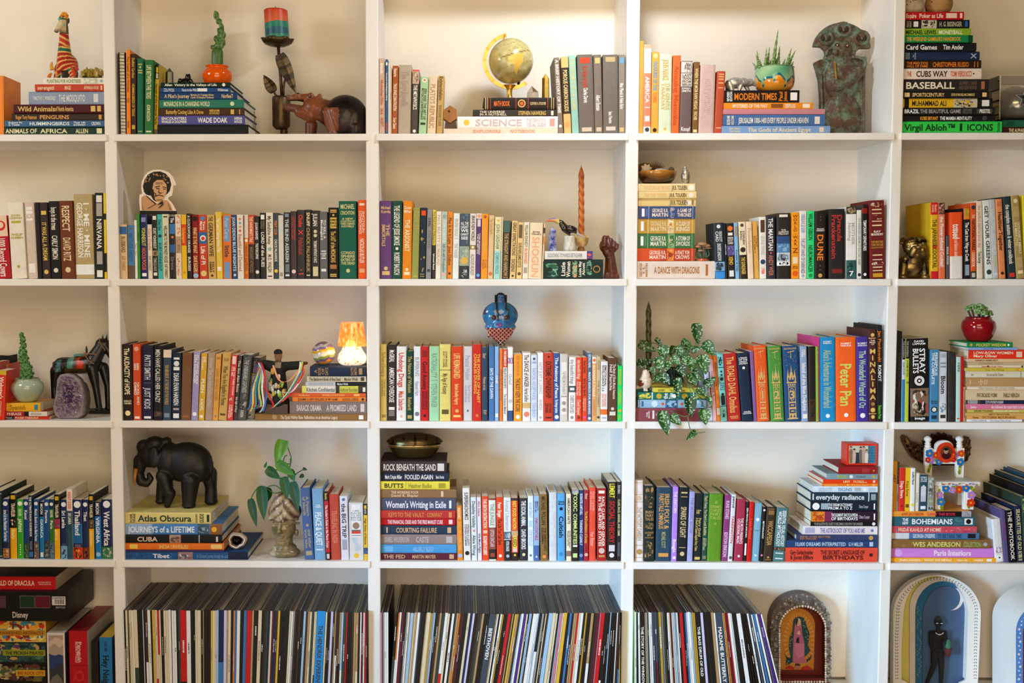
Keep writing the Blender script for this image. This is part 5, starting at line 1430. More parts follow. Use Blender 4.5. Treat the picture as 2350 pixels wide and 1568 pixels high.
# spiral notebook
z0 = SZ[0] + .0006
a, b = P(260 + 70 / S, 307, .012), P(260 + 143 / S, 307, .012)
tp = P(260, 570 / S, .012)
H = tp.z - z0
t = empty('spiral_notebook', ((a.x + b.x) / 2, .012, z0), 'white ring-bound notebook with black covers and plaid page edges, first book of the left bay', 'notebook')
w = b.x - a.x
m = MB(); m.box((a.x + .003, .014, z0 + .001), (b.x - .003, .17, z0 + H - .003), lin('e8dcd0')); m.build('page_block', M_PAGES, t)
for x0, x1, nm in ((a.x, a.x + .002, 'cover'), (b.x - .002, b.x, 'cover')):
    m = MB(); m.box((x0, .012, z0), (x1, .172, z0 + H), lin('161412')); m.build(nm, M_PRINT, t)
m = MB()
for i in range(24):
    zz = z0 + .008 + (H - .016) * i / 23
    m.tube([(a.x + .002 + (w - .004) * (0.5 - 0.5 * math.cos(k * math.pi / 6)), .014 - .006 * math.sin(k * math.pi / 6), zz) for k in range(7)], .0009, lin('3c3834'), 5)
m.build('wire_binding', M_ATTR, t)

# left bay: crystal point, frog, cactus pot
q = Fr(260, 0, S, 0.06, 903, T10)
t = thing('crystal_tower', q, 612, 903, 0, 'dark green smoky crystal point standing on the books left of the black frog', 'crystal')
prism('crystal_point', q, 612, 0, 44, 903, 760, 708, lambda r: r.choice([lin('1c2822'), lin('3c4c44'), lin('28342c'), lin('60706a')]), M_CRYST, t)
q = Fr(260, 0, S, 0.06, 903, T10)
t = thing('frog_figurine', q, 795, 903, 0, 'glossy black carved frog crouching on books beside the orange pot', 'figurine')
organic('body', q, [E(790, 862, 0, 72, 42, 62), E(818, 812, -15, 32, 30, 30), C(845, 850, -20, 24, 880, 892, -20, 12), C(735, 850, -20, 26, 712, 892, -15, 12), C(770, 880, -50, 16, 750, 895, -60, 9), C(820, 880, -50, 16, 835, 895, -60, 9), E(803, 786, -20, 11, 11, 11), E(834, 786, -20, 11, 11, 11)], '0b0b0c', M_GLOSS, t, vox=6)
q = Fr(260, 0, S, 0.09, 905, T10)
t = thing('potted_cactus', q, 1133, 905, 0, 'glossy orange pot with a tall knobbly cactus on the navy book pile', 'potted plant')
lathe('pot', q, 1133, 0, fine([(105, 905), (140, 860), (162, 800), (160, 755), (140, 722), (116, 706), (116, 694), (127, 682), (126, 676), (112, 678), (108, 700)]), 'ec5c0a', M_GLOSS, t)
m = MB(); m.lathe([(108 * q.u, 0), (60 * q.u, .002), (0.0005, .003)], q(1133, 697, 0), lin('3c2c20'), 20); m.build('soil', M_MATTE, t)
m = MB(); n = 32; prof = [(52, 700), (58, 640), (58, 560), (56, 510), (46, 492), (1, 488)]
vs = []
for r, y in prof:
    for i in range(n):
        a = 2 * math.pi * i / n; rr = r * (1 + .09 * math.cos(8 * a))
        vs.append(q(1133 + rr * math.cos(a), y, rr * math.sin(a)))
m.add(vs, [(j * n + i, j * n + (i + 1) % n, (j + 1) * n + (i + 1) % n, (j + 1) * n + i) for j in range(len(prof) - 1) for i in range(n)], lin('4c6c30'))
m.build('cactus_base', M_LEAF, t, smooth=True)
organic('cactus_arm', q, [E(1150, 455, 0, 50, 48, 42), E(1088, 472, -20, 26, 26, 22), E(1190, 415, 0, 34, 50, 34), E(1128, 380, -15, 32, 40, 28), E(1195, 335, 0, 34, 42, 32), E(1158, 325, 0, 24, 36, 24), E(1180, 275, 0, 28, 32, 26), E(1146, 285, -10, 15, 26, 15), E(1175, 232, 0, 24, 30, 22), E(1152, 188, 0, 34, 36, 28), E(1122, 122, 0, 31, 48, 28), E(1112, 85, 0, 14, 18, 12), C(1175, 460, 0, 30, 1190, 240, 0, 16), C(1185, 240, 0, 16, 1125, 110, 0, 12)],
        lambda x, y, d: lerp3(lin('355a2c'), lin('6c9048'), min(1, max(0, .5 + 1.2 * nz(x, y, d, .035)))), M_LEAF, t, vox=6, smooth=2)

# candlestick
q = Fr(560, 0, S, 0.155, 1460, SZ[0])
t = thing('candle_holder', q, 430, 1460, 0, 'dark metal flower-shaped candle holder with two leaves, left bay top shelf', 'candle holder')
br = lambda a, y: lerp3(lin('3c3020'), lin('6c5838'), 0.5 + 0.5 * mnoise.noise(Vector((a * 3, y * .03, 1))))
lathe('base', q, 435, 0, fine([(108, 1460), (100, 1435), (70, 1410), (44, 1400), (40, 1345)]), br, M_METAL, t)
lathe('socket', q, 405, 0, [(60, 1345), (96, 1310), (96, 1200), (98, 1100), (100, 1010), (92, 985), (60, 980)], br, M_METAL, t, n=9)
m = MB(); m.tube([q(412, 985), q(400, 800), q(385, 600), q(373, 430)], 17 * q.u, lin('4c3e28'), 10); m.build('stem', M_METAL, t, smooth=True)
n = 40; vs = []; prof = [(15, 442), (90, 432), (150, 405), (176, 372)]
m = MB()
for r, y in prof:
    for i in range(n):
        a = 2 * math.pi * i / n
        rr = r * (1 + (.05 * math.cos(7 * a) if r > 100 else 0))
        vs.append(q(364 + rr * math.cos(a), y - (14 * abs(math.cos(3.5 * a)) if r > 160 else 0), rr * math.sin(a)))
fs = [(j * n + i, j * n + (i + 1) % n, (j + 1) * n + (i + 1) % n, (j + 1) * n + i) for j in range(3) for i in range(n)] + [tuple(range(n))]
m.add(vs, fs, lin('4c3c24'))
o = m.build('petal_dish', M_METAL, t, smooth=True); md = o.modifiers.new('th', 'SOLIDIFY'); md.thickness = 0.002
def fl(u, v, x, y): return lin('3c3020') if int(u * 12) % 3 == 0 else lin('5c4a2c')
m = MB(); leaf_mesh(m, (392, 525), (578, 965), 150, q, -30, -60, fl, bend=.3, n=14); m.build('large_leaf', M_METAL, t, smooth=True)
m = MB(); leaf_mesh(m, (330, 940), (215, 752), 120, q, -20, -30, fl, bend=.3, n=10); m.build('small_leaf', M_METAL, t, smooth=True)
m = MB(); m.tube([q(430, 985), q(430, 900), q(440, 830, -10), q(468, 770, -30)], 12 * q.u, lin('4c3e28'), 8); m.build('leaf_stalk', M_METAL, t, smooth=True)
m = MB(); m.tube([q(360, 990), q(345, 965), q(325, 932, -18)], 12 * q.u, lin('4c3e28'), 8); m.build('leaf_stalk', M_METAL, t, smooth=True)
t = thing('pillar_candle', q, 362, 400, 0, 'thick pillar candle in red orange and teal bands on the metal flower dish', 'candle')
prof = [(129, 395 - 8 * i) for i in range(44)] + [(124, 44), (118, 42)]
def f(a, y):
    e = y + 16 * math.cos(a + 0.4) + 9 * mnoise.noise(Vector((a * 2, y * .02, 0)))
    if e > 330: return lin('2c8868')
    if e > 255: return lin('185c70')
    if e > 190: return lin('188068')
    return lerp3(lin('c8280c'), lin('d8602c'), max(0, min(1, (e - 40) / 120)))
m = MB(); n = 64; vs = []; fs = []; cs = []
for r, y in prof:
    for i in range(n):
        a = 2 * math.pi * i / n
        vs.append(q(345 + (y - 40) * .055 + r * math.cos(a), y, r * math.sin(a)))
for j in range(len(prof) - 1):
    for i in range(n):
        fs.append((j * n + i, j * n + (i + 1) % n, (j + 1) * n + (i + 1) % n, (j + 1) * n + i)); cs.append(f(2 * math.pi * (i + .5) / n, (prof[j][1] + prof[j + 1][1]) / 2))
fs.append(tuple((len(prof) - 1) * n + i for i in range(n))); cs.append(lin('b82c10'))
m.add(vs, fs, cs); m.build('wax_body', M_WAX, t, smooth=True)
m = MB(); m.tube([q(344, 50), q(342, 20), q(341, 0)], 3 * q.u, lin('2c2420'), 6); m.build('wick', M_MATTE, t)
# hippo
q = Fr(558, 0, S, 0.092, 1458, SZ[0])
t = thing('hippo_figurine', q, 1000, 1458, 0, 'carved dark wooden hippo with open brown mouth, biting towards the candle holder', 'figurine')
def f(x, y, d):
    k = max(0, min(1, (960 - x - (y - 1150) * .25) / 130))
    c = lerp3(lin('1a100b'), lin('824626'), k)
    if 1050 < y < 1092 and x < 662 and d < 75: return lin('1c0c08')
    if x < 640 and y > 1090 and y < 1180: c = lin('6c4030')
    if x < 560 and y <= 1050: c = lin('7c5040')
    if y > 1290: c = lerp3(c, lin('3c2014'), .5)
    if 900 < x < 1060 and y > 1150 and d < -90: c = lin('7c4428')
    return lerp3(c, lin('000000'), max(0, .25 * nz(x, y, d, .05)))
organic('body', q, [E(1110, 1225, 20, 244, 240, 175), E(1225, 1250, 20, 122, 215, 160), C(960, 1200, 0, 150, 850, 1150, -10, 125), E(780, 1130, -10, 130, 125, 110), C(740, 1200, -10, 95, 620, 1180, -20, 62), C(620, 1150, -20, 48, 490, 1128, -25, 44),
                    C(720, 1030, -10, 55, 560, 1020, -20, 36), C(570, 1028, -20, 34, 505, 1032, -25, 30), E(602, 995, -40, 32, 24, 26), E(505, 1015, -35, 32, 22, 30), E(745, 1008, -55, 34, 36, 32), E(840, 1018, -50, 28, 36, 20), E(715, 1020, 60, 30, 30, 24),
                    C(735, 1310, 60, 72, 728, 1440, 60, 62), C(920, 1200, -120, 62, 985, 1400, -130, 52), E(995, 1432, -135, 58, 26, 50), C(1240, 1350, -60, 85, 1240, 1430, -60, 70), C(1260, 1350, 110, 80, 1260, 1430, 110, 65), C(1000, 1340, 110, 70, 990, 1430, 110, 60)], f, M_WOODC, t, vox=10)
for x, d in ((740, -86),):
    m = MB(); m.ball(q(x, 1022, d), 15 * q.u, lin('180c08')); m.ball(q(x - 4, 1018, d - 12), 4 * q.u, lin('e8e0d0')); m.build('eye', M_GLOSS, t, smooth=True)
m = MB(); m.ball(q(607, 984, -58), (13 * q.u, 10 * q.u, 9 * q.u), lin('140806')); m.build('nostril', M_GLOSS, t, smooth=True)

# middle bay: hexagon block, globe, crystals
q = Fr(850, 0, S, 0.03, 1400, T20 - 0 if False else P(850, 1402 / S, .01).z)
t = thing('hexagon_holder', q, 870, 1400, 0, 'hexagonal wooden block with a small hole standing on a wedge foot, beside the globe', 'ornament')
m = MB(); m.slab(qpts(q, [(870 + 90 * math.sin(R(60 * k)) * .9, 1238 - 96 * math.cos(R(60 * k))) for k in range(6)], -20), 150 * q.u, lin('9c5c20'), lin('7c4818')); m.build('hexagon_block', M_WOODC, t)
m = MB(); m.slab(qpts(q, [(820, 1300), (928, 1300), (944, 1398), (806, 1398)], 10), 110 * q.u, lin('44200f')); m.build('foot', M_WOODC, t)
m = MB(); m.lathe([(11 * q.u, -.0006), (10 * q.u, .0004)], q(857, 1207, -20.5), lin('241408'), 14, axis=(0, 1, 0)); m.build('hole', M_MATTE, t)
q = Fr(1150, 0, S, 0.09, 1062, T20)
t = thing('desk_globe', q, 95, 1062, 0, 'small vintage gold globe on a brass stand on top of the math book', 'globe')
gm = 'd8a850'
lathe('base', q, 92, 0, fine([(178, 1062), (176, 1050), (150, 1042), (60, 1036), (36, 1020), (30, 980), (34, 930), (60, 895), (70, 885)], 3), gm, M_GOLD, t)
m = MB()
pts = [(108 + 288 * math.cos(R(a)), 622 - 288 * math.sin(R(a))) for a in range(100, 306, 5)]
for k in range(len(pts) - 1):
    (x0, y0), (x1, y1) = pts[k], pts[k + 1]
    def off(x, y, r): return (108 + (x - 108) * r, 622 + (y - 622) * r)
    o4 = [off(x0, y0, .93), off(x1, y1, .93), off(x1, y1, 1.07), off(x0, y0, 1.07)]
    v = [q(x, y, -10) for x, y in o4] + [q(x, y, 10) for x, y in o4]
    c = lin('d0a458') if k % 5 else lin('bc9048')
    m.add(v, [(0, 1, 2, 3), (7, 6, 5, 4), (0, 4, 5, 1), (2, 6, 7, 3), (1, 5, 6, 2), (3, 7, 4, 0)], c)
m.build('meridian_arm', M_GOLD, t)
m = MB()
m.tube([q(185, 880), q(200, 835)], 14 * q.u, lin('3c2c18'), 8); m.build('axis_pin', M_GOLD, t)
m = MB(); m.tube([q(28, 335), q(22, 410)], [20 * q.u, 7 * q.u], lin('c89c4c'), 10); m.build('axis_pin', M_GOLD, t)
NA = [(130, 400), (190, 395), (260, 430), (310, 500), (330, 540), (250, 520), (210, 490), (160, 470)]
SA = [(55, 620), (150, 590), (235, 575), (230, 660), (190, 715), (165, 790), (150, 785), (130, 700), (90, 680)]
AF = [(-140, 560), (-90, 520), (-40, 560), (-20, 640), (-60, 700), (-100, 760), (-130, 680)]
def inside(p, poly):
    x, y = p; r = False
    for (x0, y0), (x1, y1) in zip(poly, poly[1:] + poly[:1]):
        if (y0 > y) != (y1 > y) and x < (x1 - x0) * (y - y0) / (y1 - y0) + x0: r = not r
    return r
Rg = 240 * q.u
def gf(p):
    x, y = 108 + p.x / q.u, 622 - p.z / q.u
    if p.y < 0:
        if inside((x, y), SA): return lin('e4b450')
        if inside((x, y), NA): return lin('b8b070')
        if inside((x, y), AF): return lin('c8ac58')
        if abs((y - 590) + (x - 108) * .3) < 5: return lin('8c7840')
    elif nz(x, y, 3, .008) > .1: return lin('d0b060')
    lat = (y - 622) + (x - 108) * .3
    if abs(lat % 80) < 4: return lin('a09050')
    return lerp3(lin('a89c62'), lin('cdbb80'), .5 + nz(x, y, 0, .02))
m = MB(); m.ball(q(108, 622), Rg, None, 96, 56, gf); m.build('globe_ball', mat('globe_paper', rough=0.22, attr=True, coat=0.3), t, smooth=True)
q = Fr(1150, 0, S, 0.06, 1064, T20)
t = thing('quartz_crystal', q, 344, 1064, 0, 'short clear brownish quartz point standing on the math book', 'crystal')
prism('crystal_point', q, 344, 0, 76, 1064, 985, 910, lambda r: r.choice([lin('dcc8a4'), lin('ac8c60'), lin('f0e4cc'), lin('8c6c44')]), mat('clear_quartz', rough=0.05, attr=True, trans=0.6, ior=1.5), t, turn=.5, tipx=-10)
t = thing('golden_crystal', q, 485, 1064, 0, 'tall golden brown crystal tower between quartz point and grey books', 'crystal')
prism('crystal_point', q, 485, 0, 42, 1064, 830, 775, lambda r: r.choice([lin('d8a830'), lin('a8741c'), lin('ecc860'), lin('885814')]), M_CRYST, t, turn=.2)

# right bay: bear, bowl with plant, bronze figure
q = Fr(1450, 0, S, 0.05, 984, T30)
t = thing('bear_figurine', q, 1150, 984, 0, 'silver bear figurine walking on the black and orange book', 'figurine')
organic('body', q, [E(1130, 880, 0, 102, 62, 62), E(1065, 900, 0, 52, 62, 56), C(1210, 870, 0, 50, 1285, 880, 0, 40), E(1295, 878, -6, 42, 36, 34), C(1310, 885, -6, 24, 1340, 905, -8, 15), E(1285, 843, -20, 11, 14, 7), E(1312, 842, 8, 11, 14, 7), C(1075, 920, -25, 36, 1085, 970, -28, 26), C(1060, 920, 35, 34, 1050, 970, 35, 24), C(1185, 905, -28, 27, 1162, 968, -30, 20), C(1240, 900, 20, 26, 1282, 968, 20, 18)],
        lambda x, y, d: lerp3(lin('8c8478'), lin('dcd4c4'), max(0, min(1, .6 + .6 * nz(x, y, d, .03)))), mat('polished_silver', rough=0.3, metal=0.6, attr=True), t, vox=6)
m = MB(); m.ball(q(1345, 902, -10), 9 * q.u, lin('1c1814')); m.build('nose', M_GLOSS, t)
q = Fr(1750, 0, S, 0.085, 985, T30)
t = thing('planted_bowl', q, 130, 985, 0, 'green glazed bowl with orange foot and blue drips holding spiky succulents', 'potted plant')
def f(a, y):
    e = 850 + 26 * math.sin(a * 5 + 1) + 16 * math.sin(a * 9) + (50 if (a * 3.2) % 2 < .35 else 0)
    if y < e - 26: return lerp3(lin('5c9c74'), lin('98b884'), .5 + .5 * math.sin(a * 3 + y * .02))
    if y < e: return lin('1c6474')
    return lerp3(lin('d87c18'), lin('e89c30'), .5 + .5 * math.sin(y * .05 + a))
lathe('bowl', q, 130, 0, fine([(118, 985), (150, 965), (195, 920), (212, 860), (212, 790), (206, 730), (204, 708), (212, 704), (200, 702), (192, 740)], 14), f, M_GLOSS, t, n=180)
m = MB(); m.lathe([(192 * q.u, 0), (.001, .004)], q(130, 728, 0), lin('3c2c1c'), 24); m.build('soil', M_MATTE, t)
rg = random.Random(9)
for x0, x1, y1, r in ((110, 165, 282, 26), (40, 65, 475, 20), (10, 18, 500, 18), (180, 205, 445, 22), (235, 280, 508, 22), (270, 355, 510, 22), (-30, -42, 495, 20), (-50, -105, 575, 18), (-60, -118, 640, 16), (130, 190, 545, 22), (70, 110, 560, 20), (255, 300, 590, 20), (-10, -25, 600, 20), (210, 240, 600, 20), (90, 92, 600, 24), (150, 160, 610, 24), (290, 318, 640, 18)):
    d0 = rg.uniform(-90, 60)
    m = MB(); pts = []; rs = []
    for i in range(15):
        u = i / 14
        pts.append(q(x0 + (x1 - x0) * u ** 1.3, 715 + (y1 - 715) * u, d0 * (1 + u * .4)))
        rs.append(r * (1 - u) ** .8 * (1.15 if i % 2 else .8) * q.u + .0003)
    m.tube(pts, rs, [lin('5c7c3c'), lin('88a060'), lin('6c8c48')], 7)
    m.build('succulent_spike', M_LEAF, t)
q = Fr(1750, 0, S, 0.15, 1450, SZ[0])
t = thing('bronze_statue', q, 880, 1450, 0, 'tall verdigris bronze figure with crescent headdress of three masks holding a fan', 'statue')
def f(x, y, d):
    k = .5 + .55 * nz(x, y, d, .012) + .35 * nz(x, y, d, .05)
    g = .42 if y < 700 else .2 if y > 1250 else .34
    c = lerp3(lin('5c4434'), lin('74947c'), max(0, min(1, k * 1.25 - (.75 - g))))
    return lerp3(c, lin('2a1c14'), max(0, min(.4, nz(x, y, d, .02) * .5)))
cres = arc(869, 482, 316, 172, 8, 30, 305) + [(1183, 458), (1070, 462), (1022, 495), (1012, 540), (1020, 560), (670, 575), (690, 520), (678, 480), (640, 445), (555, 440)]
torso = [(585, 602), (640, 578), (860, 592), (1030, 556), (1140, 545), (1138, 650), (1112, 800), (1104, 1000), (1108, 1450), (655, 1450), (655, 1000), (640, 800), (612, 690)]
pr = [SL(cres, -5, 60), SL(torso, 0, 130), E(860, 800, -10, 190, 250, 70), E(870, 1200, 0, 200, 260, 70), E(865, 480, -10, 110, 100, 40)]
for cx, cy, r in ((880, 255, 74), (690, 352, 70), (1080, 348, 76)):
    for k in range(16):
        a = 2 * math.pi * k / 16; pr.append(E(cx + r * math.cos(a), cy - r * .95 * math.sin(a), -12, 18, 18, 18))
    pr += [E(cx, cy - 25, -8, 42, 30, 14), C(cx, cy - 10, -18, 9, cx, cy + 20, -22, 11)]
for k in range(18):
    a = 2 * math.pi * k / 18; pr.append(E(1000 + 112 * math.cos(a), 630 - 66 * math.sin(a), -30, 20, 20, 22))
for a in range(0, 181, 12):
    pr.append(E(765 + 82 * math.cos(R(a)), 540 - 80 * math.sin(R(a)), -45, 18, 18, 18))
pr += [E(768, 515, -55, 32, 32, 30), E(765, 570, -30, 90, 40, 20), C(870, 440, -40, 12, 862, 490, -52, 20), C(845, 515, -42, 14, 885, 515, -42, 14),
       C(1040, 720, -20, 78, 890, 850, -45, 66), E(810, 872, -75, 66, 66, 48)]
for k, yy in enumerate((838, 868, 898, 928)):
    pr.append(C(790, yy, -105, 20, 728, yy + 4, -100, 16))
pr += [C(775, 830, -110, 16, 760, 800, -105, 13), C(800, 960, -50, 10, 810, 1180, -62, 12), C(810, 1180, -62, 12, 880, 1400, -50, 12), C(640, 760, -10, 14, 655, 1440, -10, 16), C(1105, 760, -10, 14, 1098, 1440, -10, 16)]
organic('body', q, pr, f, mat('weathered_bronze', rough=.6, metal=.25, attr=True, noise=.2, nscale=60, bump=.3, bscale=120), t, vox=8, smooth=2)
m = MB(); m.tube([q(768, 620, -60), q(763, 820, -118)], 8 * q.u, lin('c88c30'), 8); m.build('fan_handle', M_GOLD, t)
m = MB()
for x, y in ((797, 435), (905, 440)):
    m.ball(q(x, y, -48), (28 * q.u, 8 * q.u, 22 * q.u), lin('4c2c1c')); m.ball(q(x, y, -56), 7 * q.u, lin('e8dcc8'), 8, 6)
for cx, cy in ((880, 255), (690, 352), (1080, 348)):
    for s2 in (-1, 1): m.ball(q(cx + s2 * 32, cy - 2, -14), (20 * q.u, 8 * q.u, 32 * q.u), lin('3c2418'), 10, 6)
    m.ball(q(cx, cy + 30, -14), (14 * q.u, 6 * q.u, 8 * q.u), lin('2c1810'), 10, 6)
m.build('inlaid_eyes', M_MATTE, t, smooth=True)

# rightmost bay: baseballs, helmet in its case
q = Fr(2050, 0, S, 0.08, 129, T40)
for cx, r, cc, lab in ((216, 112, 'd8c8b0', 'pale baseball with red stitching on top of the tall sports book pile'), (498, 138, 'b08450', 'worn tan baseball with dark stitching on top of the tall sports book pile')):
    t = thing('baseball', q, cx, 129, 0, lab, 'baseball', 'baseballs on the sports books')
    c = q(cx, 129 - r, 0)
    m = MB(); m.ball(c, r * q.u, None, 32, 20, lambda p, cc=cc: lerp3(lin(cc), lin('8c6c44'), max(0, .6 * mnoise.noise(p * 90)))); m.build('leather_ball', M_MATTE, t, smooth=True)
    m = MB(); m2 = MB()
    for k in range(72):
        a = 2 * math.pi * k / 72
        w0 = Vector((math.cos(a) - .35 * math.cos(3 * a), -(math.sin(a) + .35 * math.sin(3 * a)), 1.1 * math.sin(2 * a))).normalized()
        w0 = Matrix.Rotation(R(35), 3, 'Z') @ Matrix.Rotation(R(100), 3, 'X') @ w0
        for s2 in (-1, 1):
            a2 = a + .02
            w1 = Vector((math.cos(a2) - .35 * math.cos(3 * a2), -(math.sin(a2) + .35 * math.sin(3 * a2)), 1.1 * math.sin(2 * a2))).normalized()
            w1 = Matrix.Rotation(R(35), 3, 'Z') @ Matrix.Rotation(R(100), 3, 'X') @ w1
            sd = w0.cross(w1).normalized() * .06 * s2
            p0 = (w0).normalized() * r * q.u * 1.002; p1 = (w1 + sd).normalized() * r * q.u * 1.006
            m.tube([c + p0, c + p1], 3.2 * q.u, lin('7c2018'), 5)
    m.build('stitching', M_MATTE, t)
q = Fr(2050, 0, S, 0.06, 1310, T41)
t = thing('helmet_case', q, 1380, 1310, 0, 'clear acrylic display case on a black base over green and maroon books', 'display case')
dd = 560; x0, x1, y0, y1 = 1162, 1730, 806, 1286
m = MB(); m.box(tuple(q(x0 - 25, 1310, -10)), tuple(q(x1 + 25, 1286, dd + 10)), lin('14110f')); m.build('case_base', M_GLOSS, t)
th = 5
for a, b in (((x0, y1, 0), (x1, y0, th)), ((x0, y1, dd - th), (x1, y0, dd)), ((x0, y1, th), (x0 + th, y0, dd - th)), ((x1 - th, y1, th), (x1, y0, dd - th)), ((x0, y0, 0), (x1, y0 - th, dd))):
    m = MB(); m.box(tuple(q(*a)), tuple(q(*b)), (1, 1, 1)); m.build('acrylic_panel', M_GLASS, t)
m = MB()
for (xa, ya, da), (xb, yb, db) in (((x0, y1, -1), (x0, y0, -1)), ((x0, y0 - 3, -1), (x1, y0 - 3, -1)), ((x0, y0 - 3, 0), (x0, y0 - 3, dd)), ((x0, y0, dd), (x1, y0, dd)), ((x0, y1, dd), (x0, y0, dd))):
    m.tube([q(xa, ya, da), q(xb, yb, db)], 3.5 * q.u, lin('c8c0b0'), 6)
m.build('case_edges', mat('frosted_edge', 'd8d0c0', 0.35), t)
q2 = Fr(2050, 0, S, 0.11, 1290, T41 + 0.0078)
t = thing('football_helmet', q2, 1390, 1286, 120, 'miniature silver football helmet with a dark blue star inside the clear case', 'helmet')
def f(x, y, d): return lin('a8a8a4') if y < 1250 else lin('888884')
organic('shell', q2, [E(1390, 1095, 120, 212, 205, 215), E(1400, 1200, 120, 190, 80, 190)], f, mat('silver_shell', rough=0.2, metal=0.5, attr=True), t, vox=11)
def star(cx, cy, r, d, c, m, k=.42):
    pts = [(cx + (r if i % 2 == 0 else r * k) * math.sin(math.pi * i / 5), cy - (r if i % 2 == 0 else r * k) * math.cos(math.pi * i / 5)) for i in range(10)]
    m.slab(qpts(q2, pts, d), 10 * q2.u, c)
m = MB(); star(1400, 1052, 122, -96, lin('e8e8e4'), m); star(1400, 1052, 108, -99, lin('242832'), m); star(1400, 1052, 88, -101, lin('e0e0dc'), m); star(1400, 1052, 82, -103, lin('242c38'), m); m.build('star_decal', M_PRINT, t)
m = MB()
for yy in (1150, 1200, 1245): m.tube([q2(1560, yy, 20), q2(1590, yy, 60), q2(1602, yy, 140), q2(1590, yy, 240)], 8 * q2.u, lin('7c8088'), 8)
m.build('face_mask', M_GLOSS, t)
# ---------------------------------------------------------------- ornaments of the second shelf
# cut-out portrait on a black stand
zt = P(260 + 570 / S, O2 + 744 / S, .012).z
q = Fr(260, O2, S, 0.03, 745, zt)
t = thing('portrait_cutout', q, 485, 745, 0, 'cardboard cutout of a curly-haired man in an open collar on a black stand', 'cutout')
outl = [(292, 705), (282, 600), (286, 530), (315, 520), (305, 460), (310, 390), (335, 330), (375, 285), (430, 262), (500, 256), (560, 268), (610, 292), (650, 335), (684, 410), (684, 428), (655, 432), (650, 490), (640, 540), (600, 560), (600, 580), (640, 620), (684, 700), (684, 708)]
m = MB(); m.slab(qpts(q, outl), .003, lin('eedccc'), lin('d8c4ac')); m.build('card_board', M_PRINT, t)
k = [0.0]
ink = MB()
def lay(pts, c, m=ink):
    k[0] += .00006
    m.poly([q(x, y) - Vector((0, .0001 + k[0], 0)) for x, y in pts], lin(c))
lay([(308, 703), (305, 560), (345, 535), (420, 590), (480, 630), (540, 590), (585, 590), (625, 640), (650, 704)], 'c89468')
lay([(335, 500), (322, 440), (340, 370), (380, 310), (440, 280), (510, 276), (570, 300), (615, 350), (632, 420), (615, 490), (590, 520), (560, 540), (400, 540), (360, 530)], '1c1612')
rg = random.Random(4)
for _ in range(26):
    a = rg.uniform(0, math.pi); rr = rg.uniform(95, 140)
    x, y = 478 + rr * math.cos(a), 420 - rr * math.sin(a)
    lay([(x - 9, y + 5), (x, y - 9), (x + 9, y - 4), (x + 4, y + 9)], 'a87854')
lay([(425, 480), (440, 400), (480, 370), (540, 370), (582, 420), (585, 500), (560, 560), (530, 600), (490, 612), (450, 580)], 'd0a070')
lay([(415, 470), (440, 470), (455, 580), (480, 612), (440, 590), (410, 540)], '1c1612')
for pts in ([(455, 445), (510, 432), (512, 442), (458, 455)], [(540, 440), (580, 452), (578, 460), (540, 450)], [(470, 460), (505, 458), (500, 470), (472, 470)], [(545, 464), (575, 466), (572, 476), (546, 474)], [(510, 450), (500, 505), (530, 515), (545, 500), (540, 512), (505, 522), (490, 505)],
            [(460, 540), (500, 530), (555, 545), (550, 552), (500, 540), (464, 552)], [(460, 400), (540, 396), (540, 400), (460, 405)], [(465, 412), (545, 410), (545, 414), (465, 417)], [(440, 500), (470, 520), (462, 560), (455, 560), (460, 524), (438, 508)], [(470, 585), (540, 585), (530, 592), (480, 592)], [(365, 540), (470, 632), (380, 685), (376, 680), (455, 634), (360, 548)], [(480, 640), (540, 598), (548, 640), (500, 680), (495, 672), (536, 632)], [(310, 590), (330, 702), (326, 702)], [(590, 600), (630, 700), (622, 700)], [(355, 440), (385, 500), (390, 530), (375, 525)]):
    lay(pts, '201814')
ink.build('portrait_print', M_PRINT, t)
m = MB(); m.slab(qpts(q, [(292, 745), (292, 706), (684, 708), (684, 745)], -8), .012, lin('181412')); m.build('stand', M_PRINT, t)
# toucan on a stump, candle holder, crystals, fist
q = Fr(1150, O2, S, 0.045, 1148, T21)
t = thing('toucan_figurine', q, 745, 1148, 0, 'painted toucan figurine perched on a whitewashed stump', 'figurine')
lathe('stump', q, 745, 0, [(66, 1148), (66, 1100), (61, 1050), (60, 1000), (62, 986), (58, 982)], lambda a, y: lerp3(lin('d8d0c0'), lin('b8ac98'), max(0, math.sin(a * 7 + y * .04)) * .6), M_MATTE, t, n=24)
def f(x, y, d):
    if x < 632 and y < 870 - (632 - x) * .1:
        if y < 800 - (x - 560) * .02 and x < 600: return lin('8078a0')
        return lerp3(lin('e08848'), lin('c8b868'), max(0, min(1, (x - 560) / 60)))
    if x < 600 + (y - 840) * .75 and y > 845: return lin('ece4d4')
    if x > 820 and y > 915 : return lin('b0a8a0')
    return lerp3(lin('1a1614'), lin('4c4038'), max(0, .5 * math.sin(x * .2 + y * .1)))
organic('body', q, [E(762, 905, 0, 76, 40, 42, -14), C(700, 900, 0, 44, 655, 840, 0, 34), C(640, 832, 0, 30, 590, 808, 0, 27), C(590, 808, 0, 27, 530, 805, 0, 20), C(530, 805, 0, 20, 490, 822, 0, 8), C(690, 900, -4, 40, 735, 945, 0, 26), C(800, 935, 0, 14, 905, 995, 0, 10)], f, M_GLOSS, t, vox=5, smooth=2)
m = MB(); m.tube([q(738, 950), q(738, 990)], 4 * q.u, lin('3c342c'), 6); m.tube([q(752, 950, 10), q(752, 990, 10)], 4 * q.u, lin('3c342c'), 6)
tag(m.build('legs', M_MATTE, t), kind='stuff')
m = MB(); m.ball(q(648, 826, -32), 7 * q.u, lin('e8c030')); m.ball(q(647, 826, -38), 4 * q.u, lin('101010')); m.build('eye', M_GLOSS, t)
q = Fr(1150, O2, S, 0.09, 1148, T21)
